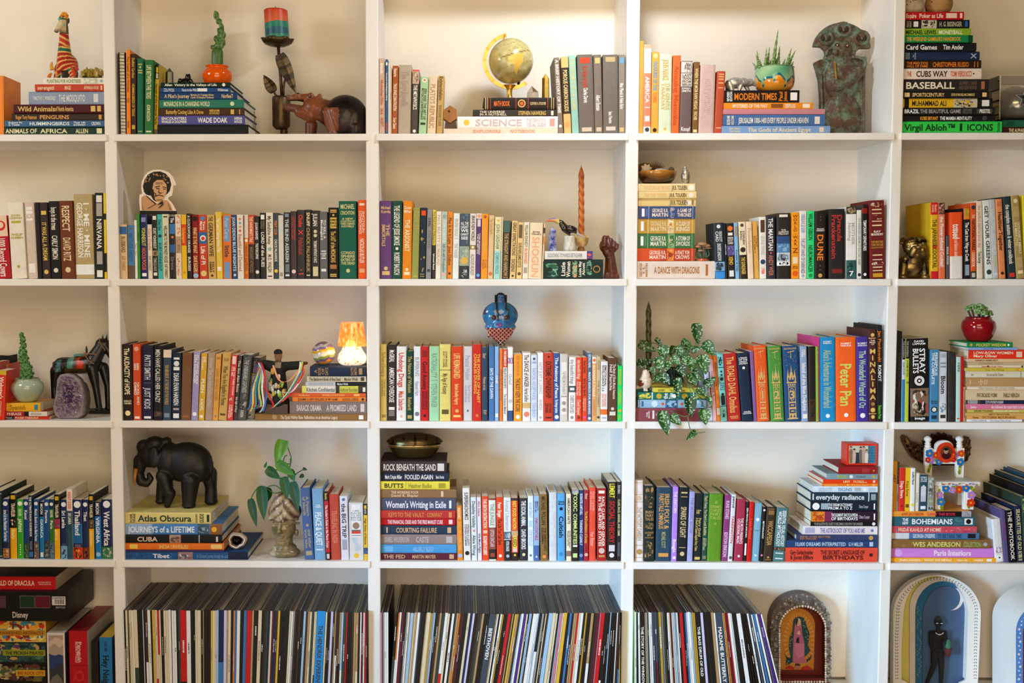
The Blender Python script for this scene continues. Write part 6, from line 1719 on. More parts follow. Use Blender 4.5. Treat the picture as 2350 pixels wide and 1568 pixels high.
t = thing('tulip_candle_holder', q, 872, 1148, 0, 'light wooden tulip-shaped candle holder behind the toucan', 'candle holder')
def wood(a, y): return lerp3(lin('b08848'), lin('dcbc80'), .5 + .5 * math.sin(a * 4 + y * .06))
lathe('stem', q, 872, 0, [(42, 1148), (40, 1125), (34, 1100), (30, 1085)], 'a06c3c', M_WOODC, t)
m = MB(); n = 40; vs = []
for j, (r, y) in enumerate([(28, 1100), (58, 1080), (78, 1045), (84, 1000), (82, 965), (60, 985), (30, 1000)]):
    for i in range(n):
        a = 2 * math.pi * i / n
        yy = y + (26 - 30 * abs(math.cos(2 * a)) if j == 4 else 0)
        vs.append(q(872 + r * math.cos(a), yy, r * math.sin(a)))
m.add(vs, [(j * n + i, j * n + (i + 1) % n, (j + 1) * n + (i + 1) % n, (j + 1) * n + i) for j in range(6) for i in range(n)], [wood(2 * math.pi * i / n, j * 20) for j in range(6) for i in range(n)])
m.build('cup', M_WOODC, t, smooth=True)
def twisted(name, q, cx, y0, y1, r, c1, c2, label):
    t = thing(name, q, cx, y0, 0, label, 'candle')
    m = MB(); n = 24; N = 90; vs = []; cs = []
    for j in range(N + 1):
        u = j / N
        rr = r * (1.08 - .12 * u) * (1 if u < .9 else max(.12, (1 - u) / .1))
        for i in range(n):
            a = 2 * math.pi * i / n
            rad = rr * (0.82 + .26 * abs(math.cos(a + u * 26)))
            vs.append(q(cx + rad * math.cos(a), y0 + (y1 - y0) * u, rad * math.sin(a)))
    for j in range(N):
        for i in range(n):
            a = 2 * math.pi * (i + .5) / n
            cs.append(lerp3(lin(c1), lin(c2), abs(math.cos(a + j / N * 26))))
    m.add(vs, [(j * n + i, j * n + (i + 1) % n, (j + 1) * n + (i + 1) % n, (j + 1) * n + i) for j in range(N) for i in range(n)], cs)
    m.build('wax_body', M_WAX, t, smooth=True)
    m = MB(); m.tube([q(cx, y1 + 4), q(cx + 1, y1 - 22)], 2.5 * q.u, lin('d8c8a0'), 6); m.build('wick', M_MATTE, t)
twisted('twisted_candle', q, 874, 990, 212, 31, 'a44c14', 'c87028', 'tall twisted burnt orange candle rising from the wooden tulip holder')
q = Fr(1150, O2, S, 0.03, 1148, T21)
t = thing('blue_crystal', q, 562, 1148, 0, 'blue and white speckled crystal point left of the toucan stump', 'crystal')
prism('crystal_point', q, 562, 0, 43, 1148, 925, 878, '3c4c94', mat('sodalite', '2c3c8c', 0.2, c2='b8b8cc', nscale=70), t, turn=.52)
q = Fr(1150, O2, S, 0.06, 1442, SZ[1])
t = thing('wooden_fist', q, 1198, 1442, 0, 'carved dark wooden raised fist standing at the right end of the middle bay', 'sculpture')
pr = [C(1200, 1420, 0, 84, 1195, 1300, 0, 66), C(1195, 1300, 0, 66, 1188, 1200, 0, 54), SL([(1116, 1442), (1284, 1442), (1270, 1380), (1130, 1380)], -70, 70), C(1188, 1200, 0, 54, 1165, 1140, 0, 66), E(1150, 1085, 0, 80, 84, 72), E(1200, 1110, 0, 66, 56, 62)]
for x, y0, y1, r in ((1128, 1000, 1075, 33), (1192, 1025, 1080, 28), (1229, 1050, 1092, 24), (1263, 1075, 1108, 20)):
    pr += [C(x, y0, -30, r, x - 10, y1, -62, r), C(x, y0, -30, r, x + 2, y0 + 12, 30, r)]
pr += [C(1162, 985, -20, 18, 1168, 1090, -80, 22)]
organic('body', q, pr, lambda x, y, d: lerp3(lin('3a170b'), lin('6c3018'), max(0, min(1, .5 + .5 * math.sin(x * .06 + nz(x, y, d, .01) * 8) * .6))), M_WOODC, t, vox=6, smooth=2)
# bowl of shells, quail
q = Fr(1450, O2, S, 0.075, 410, T31)
t = thing('shell_bowl', q, 275, 410, 0, 'glossy dark brown round bowl holding seashells on the fantasy book pile', 'bowl')
lathe('bowl', q, 275, 0, fine([(90, 408), (140, 395), (185, 350), (208, 300), (212, 268), (205, 264), (196, 290), (150, 350), (60, 372), (1, 375)], 4), lambda a, y: lerp3(lin('3c1c0a'), lin('b0742c'), max(0, min(1, (350 - y) / 70 + .3 * math.sin(a * 3)))), M_GLOSS, t)
t = thing('fan_shell', q, 130, 300, 40, 'ribbed brown scallop shell standing at the rim of the brown bowl', 'shell')
def scallop(m, cx, cy, r, d, c1, c2, a0=20, a1=160, n=22):
    vs = [q(cx, cy, d)]; cs = []
    for i in range(n + 1):
        a = R(a0 + (a1 - a0) * i / n); rr = r * (1 + .05 * (i % 2))
        vs.append(q(cx + rr * .55 * math.cos(a), cy - rr * .55 * math.sin(a), d - 14 + 10 * (i % 2))); vs.append(q(cx + rr * math.cos(a), cy - rr * math.sin(a), d + 6 * (i % 2)))
        cs.append(lin(c1 if i % 2 else c2))
    fs = []; c = []
    for i in range(n):
        fs += [(0, 1 + 2 * i, 3 + 2 * i), (1 + 2 * i, 2 + 2 * i, 4 + 2 * i, 3 + 2 * i)]; c += [cs[i], cs[i]]
    m.add(vs, fs, c)
m = MB(); scallop(m, 145, 290, 125, 30, '5c341c', '8c5c38', 40, 175); o = m.build('shell', M_MATTE, t); md = o.modifiers.new('t', 'SOLIDIFY'); md.thickness = .002
t = thing('feather_fan', q, 250, 300, 60, 'dark brown feathery fan sticking up behind the shells in the bowl', 'ornament')
m = MB()
for i in range(15):
    a = R(45 + i * 7.5); m.tube([q(270, 290, 60), q(270 + 70 * math.cos(a), 290 - 70 * math.sin(a), 55), q(262 + (150 - i * 3 % 20) * math.cos(a), 290 - (140 + (i * 7) % 15) * math.sin(a), 50)], [4 * q.u, 9 * q.u, 1.5 * q.u], lin('5c4030' if i % 2 else '70503c'), 6)
m.build('feathers', M_FAB, t)
t = thing('conch_shell', q, 150, 290, 0, 'knobbly white conch shell lying in the brown bowl', 'shell')
organic('shell', q, [E(155, 235, 0, 52, 48, 45)] + [E(155 + 52 * math.cos(k), 232 - 46 * math.sin(k), -15, 13, 13, 13) for k in (0.2, 1, 1.8, 2.6, 3.6, 4.5)] + [C(140, 250, -10, 40, 110, 290, 0, 20)], lambda x, y, d: lerp3(lin('f4e8d4'), lin('e0b470'), max(0, min(1, (y - 240) / 50))), M_GLOSS, t, vox=6)
t = thing('oyster_shell', q, 310, 290, -20, 'flat pale oyster shell in front in the brown bowl', 'shell')
organic('shell', q, [E(315, 256, -40, 75, 30, 40, -6), E(250, 275, -70, 130, 18, 60), E(300, 272, 10, 110, 20, 70)], lambda x, y, d: lerp3(lin('ecdccc'), lin('b8a090'), max(0, .6 * nz(x, y, d, .06))), M_GLOSS, t, vox=7)
t = thing('grey_pebble', q, 436, 270, 0, 'rough grey oval pebble at the right rim of the brown bowl', 'stone')
organic('stone', q, [E(432, 245, 0, 34, 36, 30, 20), E(410, 275, 0, 30, 20, 30)], lambda x, y, d: lerp3(lin('948c7c'), lin('6c6458'), .5 + nz(x, y, d, .08)), M_MATTE, t, vox=6)
q = Fr(1450, O2, S, 0.03, 408, T31)
t = thing('quail_figurine', q, 583, 408, 0, 'small silver bird figurine with upright body beside the shell bowl', 'figurine')
organic('body', q, [E(585, 325, 0, 50, 74, 46), C(583, 270, 0, 32, 580, 238, 0, 23), E(580, 234, 0, 23, 23, 22), C(572, 238, -8, 9, 558, 250, -14, 4), E(570, 402, -10, 30, 8, 22), E(600, 400, 0, 26, 9, 24), C(610, 370, 20, 24, 625, 395, 50, 10)], lambda x, y, d: lerp3(lin('c8bca8'), lin('7c7060'), max(0, min(1, .5 + abs(x - 585) / 60 - .4 + .4 * nz(x, y, d, .06)))), MATS['polished_silver'], t, vox=5)
q = Fr(1450, O2, S, 0.035, 1256, P(1450, O2 + 1257 / S, .01).z)
t = thing('mushroom_figurine', q, 765, 1256, 0, 'small ceramic mushroom cluster with green stems on an orange base', 'figurine')
lathe('base', q, 765, 0, [(76, 1256), (74, 1238), (50, 1228), (20, 1224)], 'c05a34', M_GLOSS, t)
for x0, x1, y1, r in ((760, 765, 1085, 62), (740, 712, 1110, 46), (785, 805, 1100, 58), (765, 742, 1150, 32), (790, 835, 1120, 40)):
    d0 = -30 if y1 > 1140 else (x1 - 760) * .3
    m = MB(); m.tube([q(x0, 1236, d0), q((x0 + x1 * 2) / 3 + (x1 - 765) * .4, 1190, d0), q(x1, y1, d0)], 11 * q.u, lin('48685c'), 8); m.build('stem', M_GLOSS, t, smooth=True)
    lathe('cap', q, x1, d0, fine([(r * .5, y1 + 6), (r * .95, y1 + 2), (r, y1 - r * .2), (r * .7, y1 - r * .5), (r * .1, y1 - r * .62)], 3), lambda a, y, y1=y1: lin('b08460') if y < y1 else lin('684830'), M_GLOSS, t, n=20)
# bulldog
q = Fr(2046, O2, S, 0.045, 1446, SZ[1])
t = thing('bulldog_figurine', q, 225, 1446, 0, 'bronze sitting bulldog figurine in front of the yellow cocktail book', 'figurine')
def f(x, y, d):
    k = .35 + .8 * nz(x, y, d, .016) + (.35 if y > 1400 else 0) + (.25 if 1060 < y < 1200 and d < -60 else 0)
    return lerp3(lin('2c2214'), lin('a88850'), max(0, min(1, k)))
organic('body', q, [E(222, 1300, 30, 146, 130, 140), E(225, 1250, -30, 110, 100, 90), E(238, 1075, -10, 124, 88, 98), E(240, 1120, -40, 128, 70, 80), E(245, 1140, -95, 70, 44, 50), C(205, 1130, -110, 40, 178, 1190, -95, 38), C(288, 1130, -110, 40, 318, 1190, -95, 38), E(246, 1104, -138, 28, 18, 18), E(246, 1188, -95, 52, 22, 36),
                    C(128, 1015, 10, 24, 100, 1055, -6, 18), C(350, 1015, 10, 24, 380, 1055, -6, 18), C(160, 1040, -84, 13, 232, 1022, -98, 13), C(272, 1022, -98, 13, 340, 1040, -84, 13), C(180, 1095, -92, 11, 222, 1078, -118, 11), C(316, 1095, -92, 11, 272, 1078, -118, 11), C(215, 1000, -80, 11, 260, 1000, -82, 11),
                    C(118, 1290, -40, 56, 104, 1400, -50, 44), C(335, 1290, -40, 54, 345, 1400, -50, 42), E(100, 1424, -70, 48, 26, 44), E(345, 1424, -70, 48, 26, 44), C(130, 1230, -60, 40, 330, 1230, -60, 40)], f, mat('dark_bronze', rough=0.33, metal=0.8, attr=True), t, vox=6, smooth=1)
for x, y in ((200, 1062), (302, 1062)):
    m = MB(); m.ball(q(x, y, -104), 12 * q.u, lin('b09868')); m.ball(q(x, y, -114), 7 * q.u, lin('181008')); m.build('eye', M_GLOSS, t, smooth=True)

# ---------------------------------------------------------------- ornaments of the third shelf
q = Fr(0, O3, S, 0.07, 1236, T02)
t = thing('celadon_cactus', q, 300, 1236, 0, 'pale celadon pot with a tall nubby green cactus on the yellow language book', 'potted plant')
lathe('pot', q, 300, 0, fine([(84, 1236), (110, 1215), (150, 1150), (170, 1085), (158, 1035), (130, 1008), (128, 990), (134, 985), (122, 985), (116, 1010)]), 'a9b8a2', M_GLOSS, t)
m = MB(); m.lathe([(118 * q.u, 0), (.001, .003)], q(300, 1000, 0), lin('2c2018'), 20); m.build('soil', M_MATTE, t)
rg = random.Random(8); pr = []
for i in range(15):
    u = i / 14; cx = 296 - 66 * u + (10 * math.sin(u * 9)); y = 985 - 480 * u; r = 62 * (1 - u) + 16 * u
    pr.append(E(cx, y, 0, r, max(26, r * .8), r))
    for k in range(6):
        a = k * 1.05 + i * .6; pr.append(E(cx + r * 1.08 * math.cos(a), y - rg.uniform(-14, 14), r * 1.0 * math.sin(a), 11 + 5 * (1 - u), 14, 11))
organic('cactus', q, pr, lambda x, y, d: lerp3(lin('2c5c28'), lin('6ca058'), max(0, min(1, .4 + nz(x, y, d, .05)))), M_LEAF, t, vox=6, smooth=1)
q = Fr(0, O3, S, 0.035, 1416, SZ[2])
t = thing('amethyst_geode', q, 745, 1416, 0, 'standing amethyst geode with purple crystals and grey rim in front of the black horse', 'geode')
out = [(575, 1300), (602, 1150), (618, 985), (650, 935), (720, 922), (800, 938), (868, 988), (904, 1085), (914, 1200), (900, 1370), (850, 1416), (640, 1416), (598, 1380)]
organic('rock_shell', q, [SL(out, 0, 120), SL([(x * .9 + 100, y * .85 + 210) for x, y in out], 40, 210)], lambda x, y, d: lerp3(lin('8c8288'), lin('4c443c'), max(0, min(1, d / 90 + .4 * nz(x, y, d, .05)))), M_MATTE, t, vox=10)
m = MB(); rg = random.Random(2)
ins = [(745 + (x - 745) * .88, 1165 + (y - 1165) * .9) for x, y in out]
for i in range(620):
    x, y = rg.uniform(580, 910), rg.uniform(930, 1410)
    if not inside((x, y), ins): continue
    k = math.hypot((x - 760) / 150, (y - 1150) / 220)
    c = lerp3(lin(rg.choice(['3c2454', '5c3c7c', '4c3068'])), lin('b8a0b4'), max(0, min(.8, k - .35 + rg.uniform(-.2, .2))))
    r = rg.uniform(9, 19); h = rg.uniform(10, 26); a0 = rg.uniform(0, 2)
    m.add([q(x + r * math.cos(a0 + j * 2.09), y + r * math.sin(a0 + j * 2.09), -1) for j in range(3)] + [q(x + rg.uniform(-6, 6), y + rg.uniform(-6, 6), -h)], [(0, 1, 3), (1, 2, 3), (2, 0, 3)], c)
tag(m.build('purple_crystals', M_CRYST, t), kind='stuff')
q = Fr(0, O3, S, 0.19, 1338, SZ[2])
t = thing('horse_figurine', q, 900, 1338, 0, 'black wooden horse figurine with teal and red saddle behind the amethyst', 'figurine')
def f(x, y, d):
    if 735 < x < 970 and 700 < y < 912 and y > 880 - (d + 200):
        if y > 850: return lin('4c3820')
        if x < 760 or y < 715: return lin('2c1c14')
        if x < 825: return lin('508c78')
        if 872 < x < 940: return lin('c8381c')
        return lin('5c4428')
    if 640 < x < 700 and 750 < y < 890 and d < -60: return lin('2c6868')
    return lerp3(lin('100c0a'), lin('3c2c20'), max(0, .6 * nz(x, y, d, .03)))
organic('body', q, [C(680, 840, 0, 108, 800, 825, 0, 96), C(800, 825, 0, 98, 990, 810, 0, 108), C(1010, 780, 0, 92, 1105, 620, 0, 70), C(1100, 590, 0, 62, 1150, 590, 0, 54), C(1150, 600, 0, 50, 1215, 730, 0, 34), C(1125, 550, -24, 16, 1128, 470, -24, 4), C(1150, 550, 24, 16, 1160, 475, 24, 4),
                    C(1020, 850, -50, 68, 1060, 1050, -50, 40), C(1060, 1050, -50, 40, 1100, 1290, -50, 34), C(1110, 850, 50, 60, 1160, 1050, 50, 40), C(1160, 1050, 50, 40, 1165, 1290, 50, 34), C(640, 880, -50, 74, 615, 1060, -50, 42), C(615, 1060, -50, 42, 620, 1290, -50, 34), C(700, 880, 50, 70, 690, 1060, 50, 40), C(690, 1060, 50, 40, 680, 1290, 50, 34), E(1100, 1300, -50, 44, 26, 44), E(1165, 1300, 50, 44, 26, 44), E(620, 1300, -50, 44, 26, 44), C(590, 800, 0, 20, 585, 1000, 0, 24)], f, mat('dark_lacquer', rough=0.35, attr=True, noise=.2, nscale=30), t, vox=9, smooth=2)
m = MB(); m.box(tuple(q(540, 1338, -105)), tuple(q(1260, 1306, 120)), lin('120d0a')); m.build('plinth', M_BLACKW, t)
m = MB(); m.lathe([(70 * q.u, 0), (66 * q.u, .006), (30 * q.u, .008)], q(872, 722, 0), lin('54887c'), 20); m.tube([q(945, 700), q(944, 655), q(942, 612)], [10 * q.u, 14 * q.u, 5 * q.u], lin('3c3018'), 8); m.build('saddle', M_FAB, t, smooth=True)
m = MB()
for pts in ([(945, 680, -90), (1010, 690, -104), (1080, 700, -84)], [(1100, 520, -60), (1120, 590, -64), (1165, 660, -50)], [(950, 690, -92), (1000, 760, -108), (1060, 800, -104)]):
    m.tube([q(*p) for p in pts], 6 * q.u, lin('8c5c38'), 6)
tag(m.build('harness', M_FAB, t), kind='stuff')
# saint with ribbons
zt = P(560, O3 + 1355 / S, .01).z
q = Fr(560, O3, S, 0.035, 1352, zt)
t = thing('ribbon_saint', q, 375, 1352, 0, 'carved bearded saint figure with outstretched arms hung with charms and coloured ribbons', 'figurine')
def f(x, y, d):
    if y < 712: return lin('141414')
    if y < 800 and 325 < x < 425: return lin('8c6440') if y < 775 else lin('5c4838')
    if y < 860 and 345 < x < 410 and d < 0: return lin('8c7860')
    if x < 200 or x > 648: return lin('4c2c1c')
    return lerp3(lin('14110f'), lin('302820'), max(0, nz(x, y, d, .03)))
organic('body', q, [E(374, 735, 0, 43, 60, 42), E(372, 695, 0, 48, 40, 46), C(376, 800, -15, 34, 378, 860, -15, 22), C(375, 790, 0, 30, 375, 860, 0, 40), C(375, 900, 0, 80, 370, 1200, 0, 118), C(375, 870, 0, 76, 220, 820, 0, 50), C(220, 820, 0, 46, 195, 812, -40, 36), C(375, 870, 0, 76, 460, 845, 0, 52), C(460, 845, 0, 50, 610, 832, 0, 48), C(190, 805, -50, 20, 158, 798, -75, 18), C(620, 815, 0, 22, 684, 810, -5, 17), E(374, 745, -44, 7, 16, 10), E(372, 1230, 0, 128, 60, 110)], f, M_MATTE, t, vox=8, smooth=2)
m = MB(); m.box(tuple(q(240, 1352, -80)), tuple(q(488, 1250, 110)), lin('3c2418')); m.build('wooden_base', M_WOODC, t)
m = MB()
for x in (357, 392): m.ball(q(x, 730, -38), (8 * q.u, 4 * q.u, 4 * q.u), lin('1c120c'))
m.ball(q(375, 783, -42), (14 * q.u, 4 * q.u, 4 * q.u), lin('4c2018')); tag(m.build('face_features', M_MATTE, t), kind='stuff')
rg = random.Random(6)
for i in range(30):
    y = rg.uniform(880, 1230); w = 66 + (y - 880) * .12; x = 372 + rg.uniform(-1, 1) * w
    d = -math.sqrt(max(0, (w + 14) ** 2 - (x - 372) ** 2)) - 8
    m = MB(); c = rg.choice(['d8a828', '90b838', 'b8b0a0', 'c8c4b8', '902018', 'e0dcd0', '507040', 'c89838', 'a09888'])
    r = rg.uniform(13, 24); m.ball(q(x, y, d), (r * q.u, 7 * q.u, r * 1.6 * q.u), lin(c), 8, 6); m.build('charm', M_GLOSS, t, smooth=True)
RB = ['3c78c8', 'd82820', 'e8e070', '48a0a0', 'e88838', '2c5ca8', 'b8d860', 'c01820', 'a8d8e0', 'f0e8e0']
def ribbon(pts, c, w=9):
    m = MB(); P2 = fine([tuple(p) for p in pts], 4)
    vs = []
    for x, y, d in P2: vs += [q(x - w, y, d), q(x + w, y, d + 4)]
    m.add(vs, [(2 * i, 2 * i + 1, 2 * i + 3, 2 * i + 2) for i in range(len(P2) - 1)], lin(c))
    o = m.build('ribbon', M_FAB, t); md = o.modifiers.new('t', 'SOLIDIFY'); md.thickness = .0006
for i in range(12):
    x1 = 60 + i * 17 if i < 11 else 290
    ribbon([(190 + (i % 3 - 1) * 12, 800, -84 - i), (165 + i * 7, 900, -96 - 2 * i), (110 + i * 14 + 20 * math.sin(i * 2), 1080, -110 - 2 * i), (rg.uniform(-10, 30) + x1 + 30, 1250, -120 - i), (x1, rg.uniform(1240, 1340), -120 - i)], RB[i % 10])
for i in range(7):
    ribbon([(634 + (i % 3 - 1) * 10, 790, -55 - i), (640 - i * 8 + 20, 900, -75 - 2 * i), (590 - i * 8, 1040, -95), (530 - i * 14, 1130 + i * 8, -110), (460 - i * 22, 1200 + i * 14, -125)], RB[(i * 3 + 1) % 10])
ribbon([(330, 830, -70), (360, 900, -110), (410, 990, -125), (490, 1000, -110), (560, 940, -90), (620, 860, -70)], 'f0a078', 10)
ribbon([(420, 1110, -150), (500, 1120, -140), (560, 1090, -110), (640, 960, -80), (642, 850, -60)], 'e8e0f0', 9)
# marbled glass sphere, glowing lamp
q = Fr(560, O3, S, 0.06, 836, T12)
t = thing('glass_sphere', q, 868, 836, 0, 'round art glass ball with swirled purple yellow and green bands beside the lamp', 'ornament')
def gf(p):
    u = p.z / (129 * q.u) * 1.0 - .25 * p.x / (129 * q.u) + .05 * math.sin(p.x * 260)
    k = (1 - u) * 4.2
    return lin(['6c5868', 'b0a8a0', '7c6890', 'e0a428', 'd8c8b0', 'e8dcc8', '8c9c48', '70588c', 'e09030', 'b8a888'][int(max(0, min(9, k * 1.15)))])
m = MB(); m.ball(q(868, 836 - 129), 129 * q.u, None, 48, 40, gf); m.build('glass_ball', M_GLOSS, t, smooth=True)
t = thing('mushroom_lamp', q, 1178, 836, 0, 'lit mushroom table lamp of orange and white speckled glass on the book pile', 'lamp')
def spots(name, stops, strength, sc, stretch, vor):
    m = bpy.data.materials.new(name); m.use_nodes = True; nt = m.node_tree; b = nt.nodes['Principled BSDF']
    tc = nt.nodes.new('ShaderNodeTexCoord'); mp = nt.nodes.new('ShaderNodeMapping'); mp.inputs['Scale'].default_value = stretch
    n = nt.nodes.new('ShaderNodeTexVoronoi' if vor else 'ShaderNodeTexNoise'); n.inputs['Scale'].default_value = sc
    cr = nt.nodes.new('ShaderNodeValToRGB'); e = cr.color_ramp.elements
    while len(e) < len(stops): e.new(.5)
    for x, (p, c) in zip(e, stops): x.position = p; x.color = (*lin(c), 1)
    nt.links.new(tc.outputs['Object'], mp.inputs['Vector']); nt.links.new(mp.outputs['Vector'], n.inputs['Vector'])
    nt.links.new(n.outputs[0], cr.inputs['Fac'])
    nt.links.new(cr.outputs['Color'], b.inputs['Base Color']); nt.links.new(cr.outputs['Color'], b.inputs['Emission Color']); b.inputs['Emission Strength'].default_value = strength
    b.inputs['Roughness'].default_value = .12
    return m
lathe('glass_base', q, 1178, 0, fine([(104, 836), (140, 815), (158, 770), (150, 725), (122, 685), (104, 650), (98, 628)], 4), 'ffffff', spots('lamp_base_glass', [(.0, 'd84c14'), (.2, 'e88c30'), (.3, 'f4e0c4'), (1, 'fff0d8')], .62, 95, (1, 1, .8), True), t)
o = lathe('glass_shade', q, 1178, 0, fine([(160, 628), (156, 600), (140, 490), (122, 380), (112, 374), (20, 373)], 4), 'ffffff', spots('lamp_shade_glass', [(.3, 'fcc890'), (.46, 'f49844'), (.56, 'e87420'), (.64, 'f0a050'), (.7, 'cc3c0c')], .62, 85, (1, 1, .4), False), t, cap=False)
d = bpy.data.lights.new('lamp_bulb', 'POINT'); d.energy = .5; d.color = (1, .62, .3); d.shadow_soft_size = .02
o = bpy.data.objects.new('lamp_bulb', d); col.objects.link(o); o.parent = t; o.location = (0, -.0, .06)
o.location = q(1178, 560, -0) - t.location + Vector((0, -.05, -.03))
# blue mermaid vessel
zt = max(P(850 + 1330 / S, O3 + 621 / S, .01).z, P(850 + 1400 / S, O3 + 621 / S, .01).z)
q = Fr(850, O3, S, 0.07, 612, zt)
t = thing('mermaid_vessel', q, 1416, 612, 0, 'blue ceramic mermaid figure with black braids and red net tail above the middle books', 'figurine')
def f(x, y, d):
    if y > 425:
        return lin('d8a890') if abs(((x - 1416) + (y - 430)) % 44 - 22) < 4 or abs(((x - 1416) - (y - 430)) % 44 - 22) < 4 else lin('7c1c18') if y < 560 else lin('2c1c1c')
    if y < 134 and (abs(x - 1420) > 36 or y < 64 or d > 0): return lin('101218')
    if y < 150 and abs(x - 1420) < 40: return lin('4c7090')
    if d < -20:
        for cx in (1345, 1478):
            r = math.hypot(x - cx, y - 308)
            if r < 10: return lin('2c140c')
            if r < 27: return lin('5c3020')
        if math.hypot(x - 1405, (y - 388) * 1.3) < 36: return lin('6c4878')
    if y < 280 and abs(x - 1416) > 150: return lin('4c4868')
    return lerp3(lin('2c608c'), lin('3c80ac'), .5 + nz(x, y, d, .012))
organic('body', q, [E(1416, 290, 0, 196, 158, 92), C(1416, 400, 0, 120, 1428, 560, 0, 44), C(1428, 560, 0, 44, 1430, 606, 0, 38), E(1416, 415, 0, 172, 70, 80), E(1418, 470, 0, 140, 66, 70), E(1424, 520, 0, 100, 60, 58), E(1420, 95, 0, 58, 58, 50), C(1418, 130, 0, 40, 1416, 180, 0, 60), E(1345, 308, -86, 22, 22, 14), E(1478, 308, -86, 22, 22, 14), E(1292, 505, -30, 18, 28, 18), E(1520, 508, -30, 18, 28, 18), E(1418, 100, -52, 9, 13, 10)], f, M_GLOSS, t, vox=7, smooth=2)
for sx in (-1, 1):
    pts = [(1420 + sx * 50, 70, -30), (1420 + sx * 54, 140, -50), (1420 + sx * 50, 200, -84), (1420 + sx * (78 if sx > 0 else 30), 260, -98), (1420 + sx * (95 if sx > 0 else 28), 330, -98)] if sx > 0 else [(1372, 70, -30), (1366, 140, -50), (1372, 200, -84), (1386, 270, -98), (1390, 345, -98)]
    m = MB(); m.tube([q(*p) for p in pts], [20 * q.u, 13 * q.u, 10 * q.u, 8 * q.u, 4 * q.u], lin('0c0c10'), 8); m.build('braid', M_GLOSS, t, smooth=True)
m = MB()
for x in (1404, 1436): m.ball(q(x, 92, -47), (8 * q.u, 4 * q.u, 5 * q.u), lin('101010'), 8, 6)
m.ball(q(1420, 124, -44), (11 * q.u, 4 * q.u, 4 * q.u), lin('7c2820'), 8, 6); tag(m.build('face_features', M_GLOSS, t), kind='stuff')
# green twisted candle, dove, trailing plant
zg = P(1450, O3 + 1120 / S, .01).z
q = Fr(1450, O3, S, 0.11, 1118, zg)
t = thing('small_candle_holder', q, 180, 1118, 0, 'dark cup candle holder half hidden by leaves under the green candle', 'candle holder')
lathe('cup', q, 180, 0, [(60, 1118), (58, 1100), (30, 1085), (34, 1040), (40, 1000), (36, 1000)], '241c14', M_METAL, t)
q = Fr(1450, O3, S, 0.11, 1118, zg)
twisted('green_twisted_candle', q, 182, 1060, 165, 30, '3c3c26', '5c5c40', 'tall twisted olive green candle rising behind the trailing plant')
q = Fr(1450, O3, S, 0.03, 1114, zg)
t = thing('dove_figurine', q, 135, 1114, 0, 'cream ceramic bird with brown wing beside the trailing plant', 'figurine')
organic('body', q, [E(148, 1010, 0, 74, 76, 62), E(152, 950, 0, 52, 60, 48), E(150, 906, -4, 38, 36, 36), C(172, 895, -10, 12, 188, 884, -16, 5), C(110, 1040, 10, 44, 60, 1078, 30, 18), E(135, 1096, -20, 14, 16, 20), E(160, 1098, -20, 14, 16, 20)], lambda x, y, d: lin('7c3c1c') if math.hypot((x - 88) / 34, (y - 1022) / 36) < 1 and d < 10 else lerp3(lin('e8d4bc'), lin('c8a888'), max(0, nz(x, y, d, .04))), M_GLOSS, t, vox=6)
m = MB(); m.ball(q(166, 882, -28), 6 * q.u, lin('181010')); m.build('eye', M_GLOSS, t)
zy = T32
q = Fr(1450, O3, S, 0.075, 1072, zy)
t = thing('trailing_plant', q, 470, 1072, 0, 'silver-spotted trailing plant in a dark pot spilling over the third shelf edge', 'potted plant')
lathe('pot', q, 470, 0, fine([(80, 1072), (92, 1030), (104, 960), (112, 900), (116, 880), (108, 880), (104, 900)], 3), '1c2420', M_GLOSS, t)
m = MB(); m.lathe([(106 * q.u, 0), (.001, .003)], q(470, 900, 0), lin('241a12'), 20); m.build('soil', M_MATTE, t)
LV = '''700 395 720 635 125 40|795 558 896 716 130 30|605 578 540 690 110 60|625 622 598 730 84 50|498 638 560 800 100 10|72 612 272 702 112 40|258 560 340 652 56 70|335 628 352 795 130 -20|285 740 312 908 120 -40|412 785 350 908 80 -50|118 775 150 882 80 40|52 800 112 880 80 50|218 780 158 856 54 40|212 850 238 944 62 -60
330 912 220 1002 84 -90|326 912 408 1024 112 -100|548 765 712 802 104 -40|440 735 525 832 92 -10|640 700 765 648 80 40|765 700 802 918 150 -40|690 840 748 995 130 -80|520 830 562 965 112 -60|640 900 692 1042 124 -90|500 935 494 1175 100 -110|790 1040 916 942 104 -70|712 1052 826 1140 92 -100|636 1130 640 1356 136 -135|326 1288 392 1558 136 -150|425 1330 536 1442 112 -140|786 1265 800 1440 140 -135|832 1140 872 1242 54 -120|702 1508 586 1602 74 -150|570 700 600 860 110 0|660 760 640 900 110 -30|460 640 420 760 80 60|380 690 440 760 60 60'''
rg = random.Random(11)
for i, s1 in enumerate(LV.replace('\n', '|').split('|')):
    x0, y0, x1, y1, w, dep = (float(v) for v in s1.split())
    br = rg.random()
    def fn(u, v, x, y, br=br):
        if abs(v) < .34 and u > .02 and int(u * 8) % 8 != 9 and nz(x, y, i, .05) < -.25: return lin('8cac78')
        if nz(x + i * 50, y, i, .075) > .27: return lin('a8c09c')
        return lerp3(lin('16401c'), lin('3c702c'), br * .8)
    ly = 0.075 + dep * q.u if dep > -80 else 0.075 - 0.1 * (-dep - 80) / 60 - 0.03
    ly = max(ly, -0.045)
    if max(x0, x1) > 780: ly = min(ly, -.012)
    if 700 < min(y0, y1) < 900 and dep < 0: ly = min(ly, .03)
    ql = Fr(1450, O3, S, ly, 1072, zy - (0.0 if dep > -80 else 0.004))
    m = MB(); leaf_mesh(m, (x0, y0), (x1, y1), w, ql, 0, -30, fn, n=22)
    m.build('leaf', M_LEAF, t, smooth=True)
